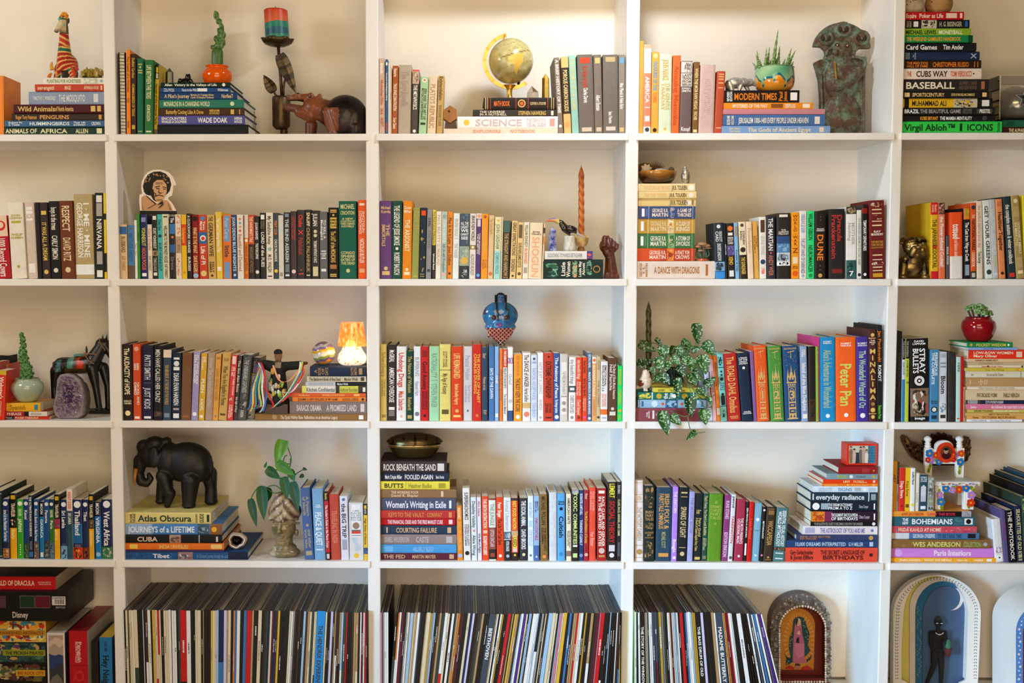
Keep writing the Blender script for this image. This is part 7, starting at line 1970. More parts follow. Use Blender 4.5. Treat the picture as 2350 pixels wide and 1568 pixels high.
for pts in ([(470, 900, 0), (560, 760, 20), (690, 640, 30), (700, 600, 40)], [(480, 890, 0), (400, 720, 20), (250, 610, 40), (90, 620, 40)], [(440, 890, -20), (300, 860, -60), (230, 860, -60)], [(520, 900, -40), (560, 1020, -100), (640, 1130, -130), (700, 1250, -135), (790, 1262, -130)], [(500, 900, -60), (570, 1080, -120), (580, 1300, -140), (500, 1350, -145), (420, 1330, -145), (340, 1290, -150)], [(520, 1350, -145), (540, 1480, -150), (600, 1520, -150), (700, 1508, -150)], [(540, 900, -20), (650, 900, -90), (770, 1040, -95)], [(540, 960, -60), (590, 1040, -98), (680, 1170, -120), (780, 1160, -120), (835, 1140, -118)]):
    m = MB(); m.tube([q(x, y, d if d > -80 else -100 - (-d - 80) * 5.2) for x, y, d in fine(pts, 4)], 5 * q.u, lin('6c7c4c'), 6); m.build('vine', M_LEAF, t, smooth=True)
# red pot with rosettes
q = Fr(2050, O3, S, 0.065, 574, T42)
t = thing('red_pot_succulent', q, 928, 574, 0, 'glossy dark red pot of green rosette succulents on the green pocket book', 'potted plant')
lathe('pot', q, 928, 0, fine([(92, 574), (120, 555), (160, 490), (178, 415), (165, 360), (138, 335), (134, 318), (138, 312), (126, 314), (120, 340)]), '8c0c14', M_GLOSS, t)
m = MB(); m.lathe([(124 * q.u, 0), (.001, .003)], q(928, 330, 0), lin('241a12'), 20); m.build('soil', M_MATTE, t)
rg = random.Random(13)
for cx, cy, r, d in ((860, 215, 62, 0), (932, 205, 56, -30), (985, 235, 55, 0), (1048, 275, 40, -10), (905, 255, 45, -50), (960, 270, 40, -60), (830, 225, 36, 30)):
    m = MB()
    for _ in range(34):
        a, b = rg.uniform(0, 6.28), rg.uniform(-.4, 1.5)
        k = Vector((math.cos(a) * math.cos(b), math.sin(a) * math.cos(b), math.sin(b)))
        c = q(cx, cy, d) + k * (r * .62 * q.u)
        s2 = 15 * q.u
        m.ball(c, (s2, s2 * .7, s2 * .9), lerp3(lin('4c7c3c'), lin('98b878'), rg.random()), 6, 5)
    m.build('rosette', M_LEAF, t, smooth=True)
    m = MB(); m.tube([q(cx, cy + 20, d), q(cx * .7 + 928 * .3, 325, d * .6)], 12 * q.u, lin('4c3828'), 6); m.build('stem', M_MATTE, t)
# ---------------------------------------------------------------- ornaments of the fourth shelf
q = Fr(267, O4, S, 0.11, 893, T13)
t = thing('elephant_figurine', q, 760, 893, 0, 'large black carved wooden elephant with one tusk walking on the pale travel book', 'figurine')
organic('body', q, [E(770, 420, 0, 282, 222, 165), E(580, 400, 0, 140, 200, 150), E(930, 470, 0, 122, 165, 140), E(375, 330, 0, 140, 150, 115), E(420, 210, 0, 110, 76, 95), E(545, 190, 20, 52, 46, 60), E(440, 350, -110, 60, 120, 24), E(300, 250, 0, 80, 80, 80), C(270, 400, 0, 82, 245, 530, 0, 58), C(245, 530, 0, 58, 270, 630, 0, 52), C(270, 630, 0, 52, 330, 650, 0, 46), C(330, 650, 0, 46, 378, 600, 0, 34), C(378, 600, 0, 34, 355, 555, 0, 26),
                    C(500, 560, 90, 78, 460, 820, 90, 56), C(540, 560, -80, 90, 590, 720, -90, 64), C(620, 740, -90, 56, 580, 868, -90, 38), C(830, 600, -85, 105, 812, 860, -85, 72), C(990, 560, 80, 95, 1015, 700, 80, 66), C(1015, 700, 80, 66, 1015, 842, 80, 72), E(460, 862, 90, 62, 30, 60), E(812, 870, -85, 78, 24, 74), E(1018, 868, 80, 78, 26, 70), C(1040, 420, 0, 20, 1060, 620, 0, 12)], '100c0a', M_BLACKW, t, vox=9, smooth=9)
m = MB(); m.tube([q(234, 480, -58), q(228, 560, -78), q(226, 655, -84)], [22 * q.u, 17 * q.u, 6 * q.u], lin('c07c30'), 10); m.build('tusk', M_WAX, t, smooth=True)
m = MB(); m.tube([q(448, 250, -128), q(440, 300, -134), q(438, 360, -134)], 5 * q.u, lin('5c4c40'), 6); m.build('ear_edge', M_BLACKW, t)
zt = P(260 + 1300 / S, O4 + 1339 / S, .01).z
q = Fr(260, O4, S, 0.04, 1312, zt)
t = thing('sliced_geode', q, 1345, 1312, 0, 'small sliced geode with pale banded rim and dark hollow on the black book', 'geode')
m = MB(); n = 36; vs = []; fs = []; cs = []
rings = [(.42, 26, '241c18'), (.55, 4, '181210'), (.7, -6, '6c5c50'), (.82, -10, 'e0d4c4'), (.93, -6, '9c8474'), (1.0, 8, 'c8b09c'), (.96, 60, '5c5048'), (.7, 110, '4c4038')]
for r, d, c in rings:
    for i in range(n):
        a = 2 * math.pi * i / n; w = 1 + .07 * math.sin(3 * a + 1) + .04 * math.sin(7 * a)
        vs.append(q(1345 + 104 * r * w * math.cos(a), 1224 - 88 * r * w * math.sin(a) - 0, d))
for j in range(len(rings) - 1):
    for i in range(n):
        fs.append((j * n + i, j * n + (i + 1) % n, (j + 1) * n + (i + 1) % n, (j + 1) * n + i)); cs.append(lin(rings[j + 1][2]))
fs += [tuple(range(n)), tuple(7 * n + i for i in reversed(range(n)))]; cs += [lin('14100e'), lin('4c4038')]
m.add(vs, fs, cs); m.build('geode_slice', M_GLOSS, t, smooth=True)
m = MB(); rg = random.Random(3)
for _ in range(40):
    a, r = rg.uniform(0, 6.28), rg.uniform(0, 40); x, y = 1345 + r * math.cos(a), 1224 - r * .8 * math.sin(a); s2 = rg.uniform(5, 10)
    m.add([q(x + s2 * math.cos(k * 2.09), y + s2 * math.sin(k * 2.09), 20) for k in range(3)] + [q(x, y, 6)], [(0, 1, 3), (1, 2, 3), (2, 0, 3)], lin(rg.choice(['3c3430', '181412', '847870'])))
tag(m.build('hollow_crystals', M_CRYST, t), kind='stuff')
# turbaned head planter
q = Fr(560, O4, S, 0.055, 1442, SZ[3])
t = thing('head_planter', q, 440, 1442, 0, 'glazed brown and green head planter in a turban holding a glossy leafy plant', 'planter')
def f(x, y, d):
    k = nz(x, y, d, .01) + .5 * nz(x, y, d, .03)
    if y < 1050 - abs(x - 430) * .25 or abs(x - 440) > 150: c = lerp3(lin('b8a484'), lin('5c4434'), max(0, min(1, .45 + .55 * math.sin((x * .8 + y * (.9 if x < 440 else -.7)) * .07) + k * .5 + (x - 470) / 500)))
    else: c = lerp3(lin('6c6440'), lin('a08c64'), max(0, min(1, .45 + k)))
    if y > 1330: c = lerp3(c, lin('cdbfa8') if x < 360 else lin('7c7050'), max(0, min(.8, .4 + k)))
    return c
pr = [E(445, 1400, 10, 172, 60, 120), E(445, 1350, 10, 130, 60, 100), C(440, 1340, 10, 96, 440, 1220, 0, 98), E(435, 1130, 0, 132, 150, 128), E(425, 1230, -50, 70, 46, 66), E(445, 960, 10, 182, 136, 150), E(405, 850, 10, 90, 60, 90), C(405, 850, 0, 70, 400, 805, 0, 68),
      C(415, 1060, -130, 16, 408, 1140, -160, 26), E(407, 1150, -150, 34, 18, 22), E(412, 1203, -128, 44, 11, 16), E(412, 1220, -124, 36, 11, 16), E(355, 1092, -106, 34, 13, 16), E(478, 1094, -106, 34, 13, 16), C(320, 1072, -100, 10, 385, 1062, -124, 12), C(440, 1062, -124, 12, 520, 1074, -96, 10), E(432, 1005, -140, 26, 30, 16), E(575, 1190, 0, 20, 40, 24)]
for k in range(6):
    pr.append(C(440 - k * 8, 1040 - k * 20, -140 + k * 4, 15, 300 - k * 8 + k * k * 3, 1000 - k * 36, -70 + 10 * k, 15)); pr.append(C(450 + k * 8, 1030 - k * 26, -140 + k * 6, 16, 600 - k * 10, 1080 - k * 48, -40, 15))
pr.append(C(300, 1020, -60, 30, 490, 840, -60, 40))
organic('planter_head', q, pr, f, mat('mottled_glaze', rough=.22, attr=True, coat=.2), t, vox=6, smooth=1)
def gl(c1, c2):
    def fn(u, v, x, y):
        return lerp3(lin(c1), lin(c2), abs(v) * .6)
    return fn
for x0, y0, x1, y1, w, d0, d1, c1, c2 in ((405, 175, 350, 480, 112, 10, 0, '6ca82c', '4c8c24'), (470, 185, 420, 360, 64, -10, -30, '4c8c24', '78b038'), (360, 420, 565, 555, 120, -20, -60, '3c7c2c', '5c9c34'), (245, 490, 405, 595, 112, 0, -40, '1f5424', '2c6430'), (225, 480, 250, 415, 30, 0, 0, '2c6430', '3c7030'),
                                           (440, 570, 490, 805, 110, -60, -90, '1c5028', '2f6c38'), (500, 500, 560, 620, 90, -20, -50, '2c6430', '3c7838'), (540, 620, 605, 945, 116, -70, -90, '1f4c34', '3c6c50'), (205, 670, 235, 1032, 130, -70, -100, '1c5028', '2c6434'), (250, 690, 215, 900, 150, -20, -40, '143c20', '1f4c28'), (80, 810, 150, 1112, 92, -50, -70, '1f4c30', '2f5c38'), (640, 490, 690, 505, 36, 0, 0, '1c3c24', '2c5030'), (650, 560, 600, 590, 46, 10, 0, '1c4424', '2c5030')):
    m = MB(); leaf_mesh(m, (x0, y0), (x1, y1), w, q, d0, d1, gl(c1, c2), bend=.25, n=12); m.build('leaf', M_LEAF, t, smooth=True)
for pts in ([(420, 820, 0), (470, 640, -20), (500, 480, -10), (515, 380, 0), (480, 260, -10), (465, 190, 0)], [(425, 820, 0), (430, 740, -30), (350, 670, -30), (270, 680, -30)], [(425, 730, -30), (330, 750, -30), (200, 670, -50), (120, 740, -40), (85, 810, -50)], [(500, 540, -10), (400, 510, -10), (320, 500, 0), (245, 490, 0)], [(520, 600, 0), (580, 540, 0), (640, 505, 0)], [(440, 810, 0), (540, 700, -30), (545, 620, -60)], [(470, 345, 0), (440, 365, 10), (435, 420, 0), (500, 440, 0), (505, 380, 0)]):
    m = MB(); m.tube([q(*p) for p in fine(pts, 4)], 6 * q.u, lin('3c702c'), 6); m.build('stem', M_LEAF, t, smooth=True)
# turtle box
q = Fr(850, O4, S, 0.09, 366, T23)
t = thing('turtle_box', q, 480, 366, 0, 'brass turtle-shell lidded box on top of the tall book pile', 'box')
lathe('bowl', q, 482, 0, fine([(185, 366), (215, 345), (255, 290), (284, 242), (290, 226), (284, 224), (262, 250)], 3), lambda a, y: lerp3(lin('6c5830'), lin('c8ac68'), max(0, min(1, (262 - y) / 26))), M_GOLD, t, flat=.55, n=48)
m = MB(); N, K = 64, 22; vs = []; fs = []; cs = []
for j in range(K + 1):
    v = j / K
    for i in range(N):
        a = 2 * math.pi * i / N
        r = math.sin(v * math.pi / 2)
        px = 290 * r * math.cos(a) * (1 + .07 * abs(math.cos(a)) ** 8 * v ** 6); pd = 160 * r * math.sin(a)
        h = 122 * math.cos(v * math.pi / 2) ** .8 + (26 * abs(math.cos(a)) ** 6 * v ** 5)
        gx = min(abs(((px + 60 * (i % 2) * 0) / 118 + .5) % 1 - .5), abs((v * 2.6) % 1 - .5) * .8 + .02)
        g = gx < .06
        vs.append(q(482 + px, 222 - h + (5 if g else 0), pd)); cs.append(g)
for j in range(K):
    for i in range(N):
        fs.append((j * N + i, j * N + (i + 1) % N, (j + 1) * N + (i + 1) % N, (j + 1) * N + i))
m.add(vs, fs, [lin('2c2014') if cs[f[0]] else lin('5c4828') for f in fs]); m.build('shell_lid', M_GOLD, t, smooth=True)
# red picture cube
q = Fr(1750, O4, S, 0.035, 413, T33)
t = thing('picture_cube', q, 1084, 413, 0, 'red picture cube with a photo of standing people on the dark red book', 'picture frame')
x0, x1, y0, y1 = 915, 1253, 180, 413
m = MB(); m.box(tuple(q(x0, y1, 0)), tuple(q(x1, y0, 185)), lin('dc2c14')); o = m.build('cube_box', M_PRINT, t); md = o.modifiers.new('b', 'BEVEL'); md.width = .001; md.segments = 2
m = MB(); k = [0.0]
def pic(pts, c):
    k[0] += .00004
    m.poly([q(x, y) - Vector((0, .0002 + k[0], 0)) for x, y in pts], lin(c))
pic([(942, 392), (942, 200), (1232, 200), (1232, 392)], 'c8c4b0')
pic([(1150, 392), (1150, 200), (1232, 200), (1232, 392)], '3c7088')
pic([(1000, 392), (1000, 275), (1150, 270), (1150, 392)], '242c34')
for i in range(5): pic([(1005 + i * 30, 392), (1005 + i * 30, 275), (1008 + i * 30, 275), (1008 + i * 30, 392)], '4c5c64')
for i in range(6): pic([(1152, 225 + i * 28), (1232, 215 + i * 30), (1232, 218 + i * 30), (1152, 228 + i * 28)], '2c4858')
for cx, top, c, hc in ((962, 205, '8c6c50', '4c3424'), (998, 232, 'd0b0a0', '1c1412'), (1068, 210, '6c6860', '241c18'), (1100, 205, 'c09c88', '4c3828'), (1132, 240, 'e0d0c0', '3c2c24')):
    pic([(cx - 16, 388), (cx - 20, top + 60), (cx - 12, top + 32), (cx + 12, top + 32), (cx + 20, top + 62), (cx + 14, 388)], c)
    pic(arc(cx, top + 18, 13, 0, 360, 12), 'c8a088'); pic(arc(cx, top + 12, 14, 0, 180, 8), hc)
m.build('photo_print', M_PRINT, t)
# painted chair, wings behind
q = Fr(2050, O4, S, 0.03, 905, T43)
t = thing('miniature_chair', q, 690, 905, 0, 'tiny white wooden chair painted with bright flowers and an oval portrait', 'chair')
W1 = lin('f0ece8')
def bx(nm, x0, y0, x1, y1, d0, d1, par=t, fr=q):
    m = MB(); m.box(tuple(fr(x0, y1, d0)), tuple(fr(x1, y0, d1)), W1); o = m.build(nm, M_PAINT, par); md = o.modifiers.new('b', 'BEVEL'); md.width = .0012; md.segments = 2; return o
bx('seat', 440, 600, 935, 640, -30, 290)
bx('apron', 455, 640, 885, 708, -5, 25)
bx('leg', 455, 640, 552, 905, -4, 50); bx('leg', 765, 640, 882, 905, -4, 50); bx('leg', 455, 640, 530, 905, 220, 275); bx('leg', 800, 640, 882, 905, 220, 275)
bx('back_post', 440, 272, 530, 600, 235, 285); bx('back_post', 790, 272, 885, 600, 235, 285)
for cx in (485, 838):
    lathe('finial', q, cx, 260, fine([(30, 272), (36, 250), (26, 238), (36, 225), (24, 212), (40, 185), (38, 160), (12, 140)], 3), 'f0ece8', M_PAINT, t, n=18)
m = MB(); m.slab(qpts(q, [(525, 448), (525, 285), (560, 285)] + arc(662, 262, 100, 165, 15, 14, 75) + [(765, 285), (795, 285), (795, 448)], 240), 40 * q.u, W1); m.build('back_panel', M_PAINT, t)
m = MB(); k = [0]
def blob(x, y, r, d, c, n=10, ry=None):
    k[0] += .00003
    m.poly([p - Vector((0, .0002 + k[0], 0)) for p in qpts(q, arc(x, y, r, 0, 360, n, ry)[:-1], d)], lin(c))
def flower(x, y, r, c, d):
    for i in range(5): blob(x + r * .6 * math.cos(i * 1.257), y - r * .6 * math.sin(i * 1.257), r * .52, d, c)
    blob(x, y, r * .3, d, 'f0a020')
def sprig(x, y, dx, dy, d):
    for i in range(4): blob(x + dx * i / 3, y + dy * i / 3, 15, d, ['8c9c20', '6c8418', 'a8b030', '788c1c'][i], 8, 26)
sprig(500, 700, -10, 130, -5); sprig(520, 880, 10, 10, -5); sprig(640, 665, 60, -15, -6); sprig(845, 660, 30, 40, -5); sprig(810, 850, 10, 20, -5)
for x, y, r, c in ((568, 672, 42, '2070b4'), (640, 690, 34, 'a880c8'), (712, 685, 40, 'd84018'), (785, 668, 42, '2070b4'), (500, 745, 36, 'b080c8'), (512, 818, 42, '1c78b8'), (845, 745, 42, 'b080c8'), (838, 828, 42, 'd83818')): flower(x, y, r, c, -8)
sprig(500, 460, -20, 60, 232); sprig(830, 450, -10, 90, 232); sprig(560, 400, 20, 30, 234)
for x, y, r, c in ((490, 330, 44, '1c70b4'), (560, 350, 36, 'c83c20'), (500, 405, 40, 'a070c0'), (470, 400, 30, 'c82828'), (768, 350, 38, 'a070c0'), (838, 330, 36, 'd84818'), (830, 425, 40, '1c70b4'), (590, 425, 34, '2070b4'), (750, 395, 32, 'c82030')): flower(x, y, r, c, 232)
for i in range(26):
    a = 2 * math.pi * i / 26; flower(664 + 82 * math.cos(a), 318 - 88 * math.sin(a), 24, 'd83010', 230)
blob(664, 318, 62, 228, '6c3820', 24, 74); blob(664, 350, 50, 227, '3c1018', 16, 40); blob(660, 300, 24, 226, 'c09070', 14, 30); blob(660, 278, 26, 225, '18100c', 12, 16); blob(650, 300, 3, 224, '18100c', 6); blob(670, 300, 3, 224, '18100c', 6); blob(660, 318, 7, 224, '902028', 8, 3)
for i in range(26): blob(470 + (i * 37) % 440, 618 + (i % 3) * 8 - 8, 16, -34, ['d84818', '2070b4', 'a070c0', '8c9c20', 'f0ece8'][i % 5], 8, 7)
tag(m.build('painted_flowers', M_PRINT, t), kind='stuff')
q = Fr(2050, O4, S, 0.252, 560, P(2050, O4 + 560 / S, .252).z); q.floor = -9
t = thing('winged_ornament', q, 530, 300, 0, 'bronze winged sunburst ornament mounted on the back wall behind the tiny chair', 'ornament')
def wing(pts, nm):
    def f(x, y, d): return lerp3(lin('3c2c20'), lin('94744c'), max(0, min(1, 0.45 + .22 * math.sin((x * .7 + y) * .085) + .5 * nz(x, y, d, .03))))
    pr = [SL(pts, -10, 100)]
    cx = sum(p[0] for p in pts) / len(pts); cy = sum(p[1] for p in pts) / len(pts)
    for i in range(len(pts)):
        a, b = pts[i], (cx * .6 + pts[i][0] * .4, cy * .6 + pts[i][1] * .4); pr.append(C(a[0] * .92 + cx * .08, a[1] * .92 + cy * .08, -14, 10, b[0], b[1], -22, 15))
    organic(nm, q, pr, f, M_METAL, t, vox=8, smooth=1)
wing([(128, 75), (150, 95), (175, 130), (240, 150), (330, 185), (345, 260), (330, 370), (270, 350), (225, 320), (185, 270), (150, 210), (120, 150), (110, 100)], 'wing')
wing([(812, 80), (835, 110), (845, 200), (835, 280), (800, 350), (760, 365), (735, 300), (735, 170), (780, 150), (800, 110)], 'wing')
pts = []
for i in range(26):
    a = R(190 - i * 8); rr = 205 if i % 2 else 240
    pts.append((530 + rr * math.cos(a), 285 - rr * math.sin(a)))
m = MB(); m.slab(qpts(q, pts + [(700, 400), (360, 400)], 5), .022, lin('4c2418')); m.build('sunburst', M_METAL, t)

# ---------------------------------------------------------------- bottom shelf, leftmost bay: game boxes
S5 = 1692 / 300
O5 = 1290
Z4 = SZ[4]
def gbox(name, x0, x1, y0, zb, W, Y, c, side, top, label, text=(), zt=None, art=None, cat='box'):
    """box with its front at depth Y, printed front; returns the height of its top"""
    u = mpp(Y) / S5
    a = P(x0 / S5, O5 + y0 / S5, Y); b = P(x1 / S5, O5 + y0 / S5, Y)
    zt = a.z
    t = empty(name, ((a.x + b.x) / 2, Y, zb), label, cat)
    m = MB()
    xa, xb, z0, z1 = a.x, b.x, zb + .0004, zt - .0004
    v = [(xa, Y, z0), (xb, Y, z0), (xb, Y + W, z0), (xa, Y + W, z0), (xa, Y, z1), (xb, Y, z1), (xb, Y + W, z1), (xa, Y + W, z1)]
    m.add(v, [(0, 3, 2, 1), (4, 5, 6, 7), (0, 1, 5, 4), (1, 2, 6, 5), (2, 3, 7, 6), (3, 0, 4, 7)], [lin(side), lin(top), lin(c), lin(side), lin(side), lin(side)])
    o = m.build('box_shell', M_PRINT, t)
    m = MB(); e = [0]
    def rect(u0, v0, u1, v1, cc, y=None):
        e[0] += .00005
        X = lambda f2: xa + (xb - xa) * f2
        Zz = lambda f2: z1 - (z1 - z0) * f2
        m.add([(X(u0), Y - .0002 - e[0], Zz(v1)), (X(u1), Y - .0002 - e[0], Zz(v1)), (X(u1), Y - .0002 - e[0], Zz(v0)), (X(u0), Y - .0002 - e[0], Zz(v0))], [(0, 1, 2, 3)], lin(cc))
    rg = random.Random(int(y0))
    if art:
        (u0, v0, u1, v1), cols = art
        X = lambda f2: xa + (xb - xa) * f2
        Zz = lambda f2: z1 - (z1 - z0) * f2
        rect(u0, v0, u1, v1, cols[0])
        ew, eh = .011 / (xb - xa), .010 / (z1 - z0)
        for i in range(int(min(420, 1.6 * (u1 - u0) * (v1 - v0) / (ew * eh)))):
            e[0] += .0000015
            ru, rv = ew * rg.uniform(.4, 1.7), eh * rg.uniform(.4, 1.5)
            cu, cv = rg.uniform(u0 + ru, u1 - ru), rg.uniform(v0 + rv, v1 - rv)
            k = rg.choice((4, 5, 6, 7)); tw = rg.uniform(0, 3)
            m.add([(X(cu + ru * math.cos(tw + 6.283 * j / k) * rg.uniform(.6, 1)), Y - .0002 - e[0], Zz(cv + rv * math.sin(tw + 6.283 * j / k) * rg.uniform(.6, 1))) for j in range(k)], [tuple(range(k))], lin(rg.choice(cols)))
    for it in text:
        if it[0] == 'r': rect(*it[1:])
        elif it[0] == 'p':
            e[0] += .00005
            m.add([(xa + (xb - xa) * u, Y - .0002 - e[0], z1 - (z1 - z0) * v) for u, v in it[1]], [tuple(range(len(it[1])))], lin(it[2]))
        elif it[0] == 'h':
            _, u0, v0, u1, v1, s2, cc = it
            e[0] += .00005
            flat_text(m, s2, (xa + (xb - xa) * u0, Y - .0004 - e[0], z1 - (z1 - z0) * v1), (1, 0, 0), (0, 0, 1), (xb - xa) * (u1 - u0), (z1 - z0) * (v1 - v0), lin(cc), True)
        else:
            _, u0, v0, u1, v1, s2, cc = it
            e[0] += .00005
            flat_text(m, s2, (xa + (xb - xa) * u0, Y - .0004 - e[0], z1 - (z1 - z0) * v0), (0, 0, -1), (1, 0, 0), (z1 - z0) * (v1 - v0), (xb - xa) * (u1 - u0), lin(cc), True)
    if m.v: tag(m.build('front_print', M_PRINT, t), kind='stuff')
    return zt
XL = -330
zA = gbox('puzzle_box', XL, 600, 1562, Z4, .2, .03, '4c2c3c', '3c2c20', '3c2c20', 'dark puzzle box at the bottom of the picture puzzle pile', art=((0, 0, 1, 1), ['3c2030', '6c3050', '241820', '503848']))
zB = gbox('puzzle_box', XL, 596, 1302, zA, .2, .03, '4c4438', '3c3428', '3c3428', 'dark illustrated puzzle box reading BIG ROCK CITY', art=((0, 0, 1, 1), ['1c1814', '4c5838', '6c5c30', '8c7c4c', '583028', 'b0a070']), text=(('r', .575, .36, .985, .66, 'c89820'), ('h', .6, .43, .965, .59, 'BIG ROCK CITY', 'a02818')))
zC = gbox('puzzle_box', XL, 592, 1036, zB, .2, .03, '3c4c4c', '2c3434', '2c3434', 'blue green illustrated puzzle box reading THE PECKISH PIRATES', art=((0, 0, 1, 1), ['1c2c30', '2c5050', '4c6c58', 'b89050', '5c3c58', '304838']), text=(('r', .4, .37, .99, .66, '8c9020'), ('h', .43, .44, .965, .6, 'THE PECKISH PIRATES', '2c2420')))
zD = gbox('puzzle_box', XL, 590, 745, zC, .2, .03, 'c8a048', 'b8862c', 'a87828', 'yellow illustrated puzzle box reading THE AWAKENED ARTIFACTS', art=((0, 0, 1, 1), ['d8b050', 'c83820', '4888a8', 'e8d088', '7c3020', '387088', 'e0a030']), text=(('r', .2, .46, .99, .7, 'b08420'), ('h', .22, .52, .965, .65, 'THE AWAKENED ARTIFACTS', '90301c')))
zE = gbox('board_game_box', XL, 876, 375, zD, .24, .015, '161212', '1c1614', '181210', 'black board game box with round and square pictures and a barcode label', text=tuple(
    [('r', .0 + .10 * i + .3 - .35 + .09, .16, .095 + .10 * i + .3 - .35 + .09, .56, cc) for i, cc in ((1, '4c4448'), (2, '50343c'))] + [('r', .485, .15, .64, .56, '787070'), ('r', .488, .165, .637, .545, '1c3424'), ('r', .648, .15, .81, .56, '787070'), ('r', .651, .165, .807, .545, '5c1420'), ('r', .83, .17, .975, .46, 'd0c8c4')] +
    [('r', .855 + .009 * i, .27, .855 + .009 * i + (.005 if i % 3 else .003), .42, '181414') for i in range(12)] + [('h', .4, .68, .57, .88, 'Disney', 'c8bcb0'), ('h', .835, .19, .97, .25, 'CONTENTS', '403838'), ('h', .87, .5, .97, .56, 'RECYCLE', 'a8a098')]),
    art=((.49, .17, .635, .54), ['14201c', '2c5c3c', '1c1c28', '6c9c5c', '28182c']))
zF = gbox('puzzle_box', XL, 722, 186, zE, .235, .03, 'b8141c', 'c8b8a4', '120c0c', 'red book-shaped puzzle box reading WORLD OF DRACULA with pale side', text=(('h', .08, .3, .735, .68, 'THE WORLD OF DRACULA', 'e8c8a8'), ('h', .78, .38, .94, .5, 'ILLUSTRATED BY', 'e0a890'), ('h', .79, .54, .94, .64, 'ADAM SIMPSON', 'e0a890')))
gbox('puzzle_box', 604, 836, 918, Z4, .25, .02, 'd8ccc4', '3c2c44', 'd0c8c0', 'white-edged puzzle box showing a misty mountain landscape', text=(('r', .1, .03, .9, 1, 'a89484'), ('p', [(.1, .2), (.4, .14), (.7, .2), (.9, .16), (.9, .1), (.5, .06), (.1, .12)], 'c8b098'), ('p', [(.1, 1), (.1, .28), (.25, .3), (.45, .31), (.65, .29), (.9, .31), (.9, 1)], '2c3c68'), ('p', [(.1, 1), (.1, .48), (.3, .5), (.5, .46), (.7, .42), (.9, .44), (.9, 1)], '34383c'), ('p', [(.1, 1), (.1, .68), (.3, .6), (.55, .56), (.75, .62), (.9, .7), (.9, 1)], '68645c'), ('p', [(.15, 1), (.3, .8), (.5, .7), (.7, .82), (.85, 1)], '8c8880')))
gbox('puzzle_box', 890, 1128, 893, Z4, .26, .02, 'b4101c', 'c8c0b4', '8c1018', 'red puzzle box with a red lid and pale side beside the landscape puzzle', text=(('v', .48, .14, .68, .42, 'Penguin', 'e8b8b0'), ('v', .34, .14, .5, .42, 'ARTIFACT PUZZLE', 'e8b8b0'), ('r', 0, .455, 1, .462, '7c0c14'), ('v', .3, .52, .8, .98, 'QUO', 'c02c30')))
gbox('game_book_box', 1286, 1446, 975, Z4, .2, .02, '2070a8', '283c58', 'c8a820', 'blue game box with a yellow top reading HEY NEIGHBORS beside the upright', text=(('v', .3, .06, .7, .2, 'A PARTY GAME', '103050'), ('v', .25, .26, .75, .95, 'Hey Neighbors!', '14202c')))
gbox('puzzle_box', 1180, 1270, 1030, Z4, .2, .04, '241c1c', '1c1414', '1c1414', 'dark narrow box between the red puzzle box and the blue game box')

# ---------------------------------------------------------------- bottom shelf, right bay: shrine with a robed figure
S6 = 1897 / 300
q = Fr(1750, 1320, S6, 0.235, 1488, Z4)
t = thing('shrine_box', q, 550, 1488, 0, 'small arched shrine box framed in silver charms, picture of a robed woman inside', 'shrine')
def arch(x0, x1, yt, yb, n=28):
    cx, r = (x0 + x1) / 2, (x1 - x0) / 2
    return [(x0, yb)] + arc(cx, yt + r * 1.0, r, 180, 0, n, r * 1.0) + [(x1, yb)]
def ring(m, q, A, B, d0, d1, c, ci=None):
    n = len(A)
    v = qpts(q, A, d0) + qpts(q, B, d0) + qpts(q, A, d1) + qpts(q, B, d1)
    fs = []; cs = []
    for i in range(n - 1):
        fs += [(i, i + 1, n + i + 1, n + i), (2 * n + i + 1, 2 * n + i, 3 * n + i, 3 * n + i + 1), (i + 1, i, 2 * n + i, 2 * n + i + 1), (n + i, n + i + 1, 3 * n + i + 1, 3 * n + i)]
        cs += [c, c, c, ci or c]
    for i in (0, n - 1): fs.append((i, n + i, 3 * n + i, 2 * n + i)); cs.append(c)
    m.add(v, fs, cs)
out, inn = arch(122, 988, 172, 1488), arch(246, 915, 350, 1405)
m = MB(); ring(m, q, out, inn, 0, 190, lin('70625a'), lin('5c1810')); m.box(tuple(q(122, 1488, 0)), tuple(q(988, 1405, 190)), lin('6c1c14')); m.build('arched_frame', M_MATTE, t)
m = MB(); m.slab(qpts(q, arch(240, 920, 340, 1410), 150), 30 * q.u, lin('6c2414')); m.build('back_plate', M_PRINT, t)
rg = random.Random(21); m = MB()
for i in range(230):
    u = rg.random(); k = u * (len(out) - 1); j = min(int(k), len(out) - 2); f = k - j
    w = rg.uniform(.06, .8)
    # even along the outline: straight sides get their share
    if rg.random() < .55:
        sd = rg.random() < .5; yy = rg.uniform(560, 1460); a = (122 if sd else 988, yy); b = (246 if sd else 915, yy)
    else:
        a = tuple(out[j][z] + (out[j + 1][z] - out[j][z]) * f for z in (0, 1)); b = tuple(inn[j][z] + (inn[j + 1][z] - inn[j][z]) * f for z in (0, 1))
    x, y = a[0] + (b[0] - a[0]) * w, a[1] + (b[1] - a[1]) * w
    m.ball(q(x, y, -4), (rg.uniform(14, 34) * q.u, 12 * q.u, rg.uniform(12, 30) * q.u), lin(rg.choice(['948c84', '7c746c', 'a8a49c', '5c544c', '88807c'])), 7, 5)
tag(m.build('charm_relief', mat('dull_silver', rough=.4, metal=.5, attr=True), t), kind='stuff')
m = MB()
bd = [(246, y) for y in range(1460, 690, -34)] + arc(580, 685, 334, 180, 0, 26, 334) + [(914, y) for y in range(700, 1460, 34)] + [(x, 1450) for x in range(270, 900, 40)]
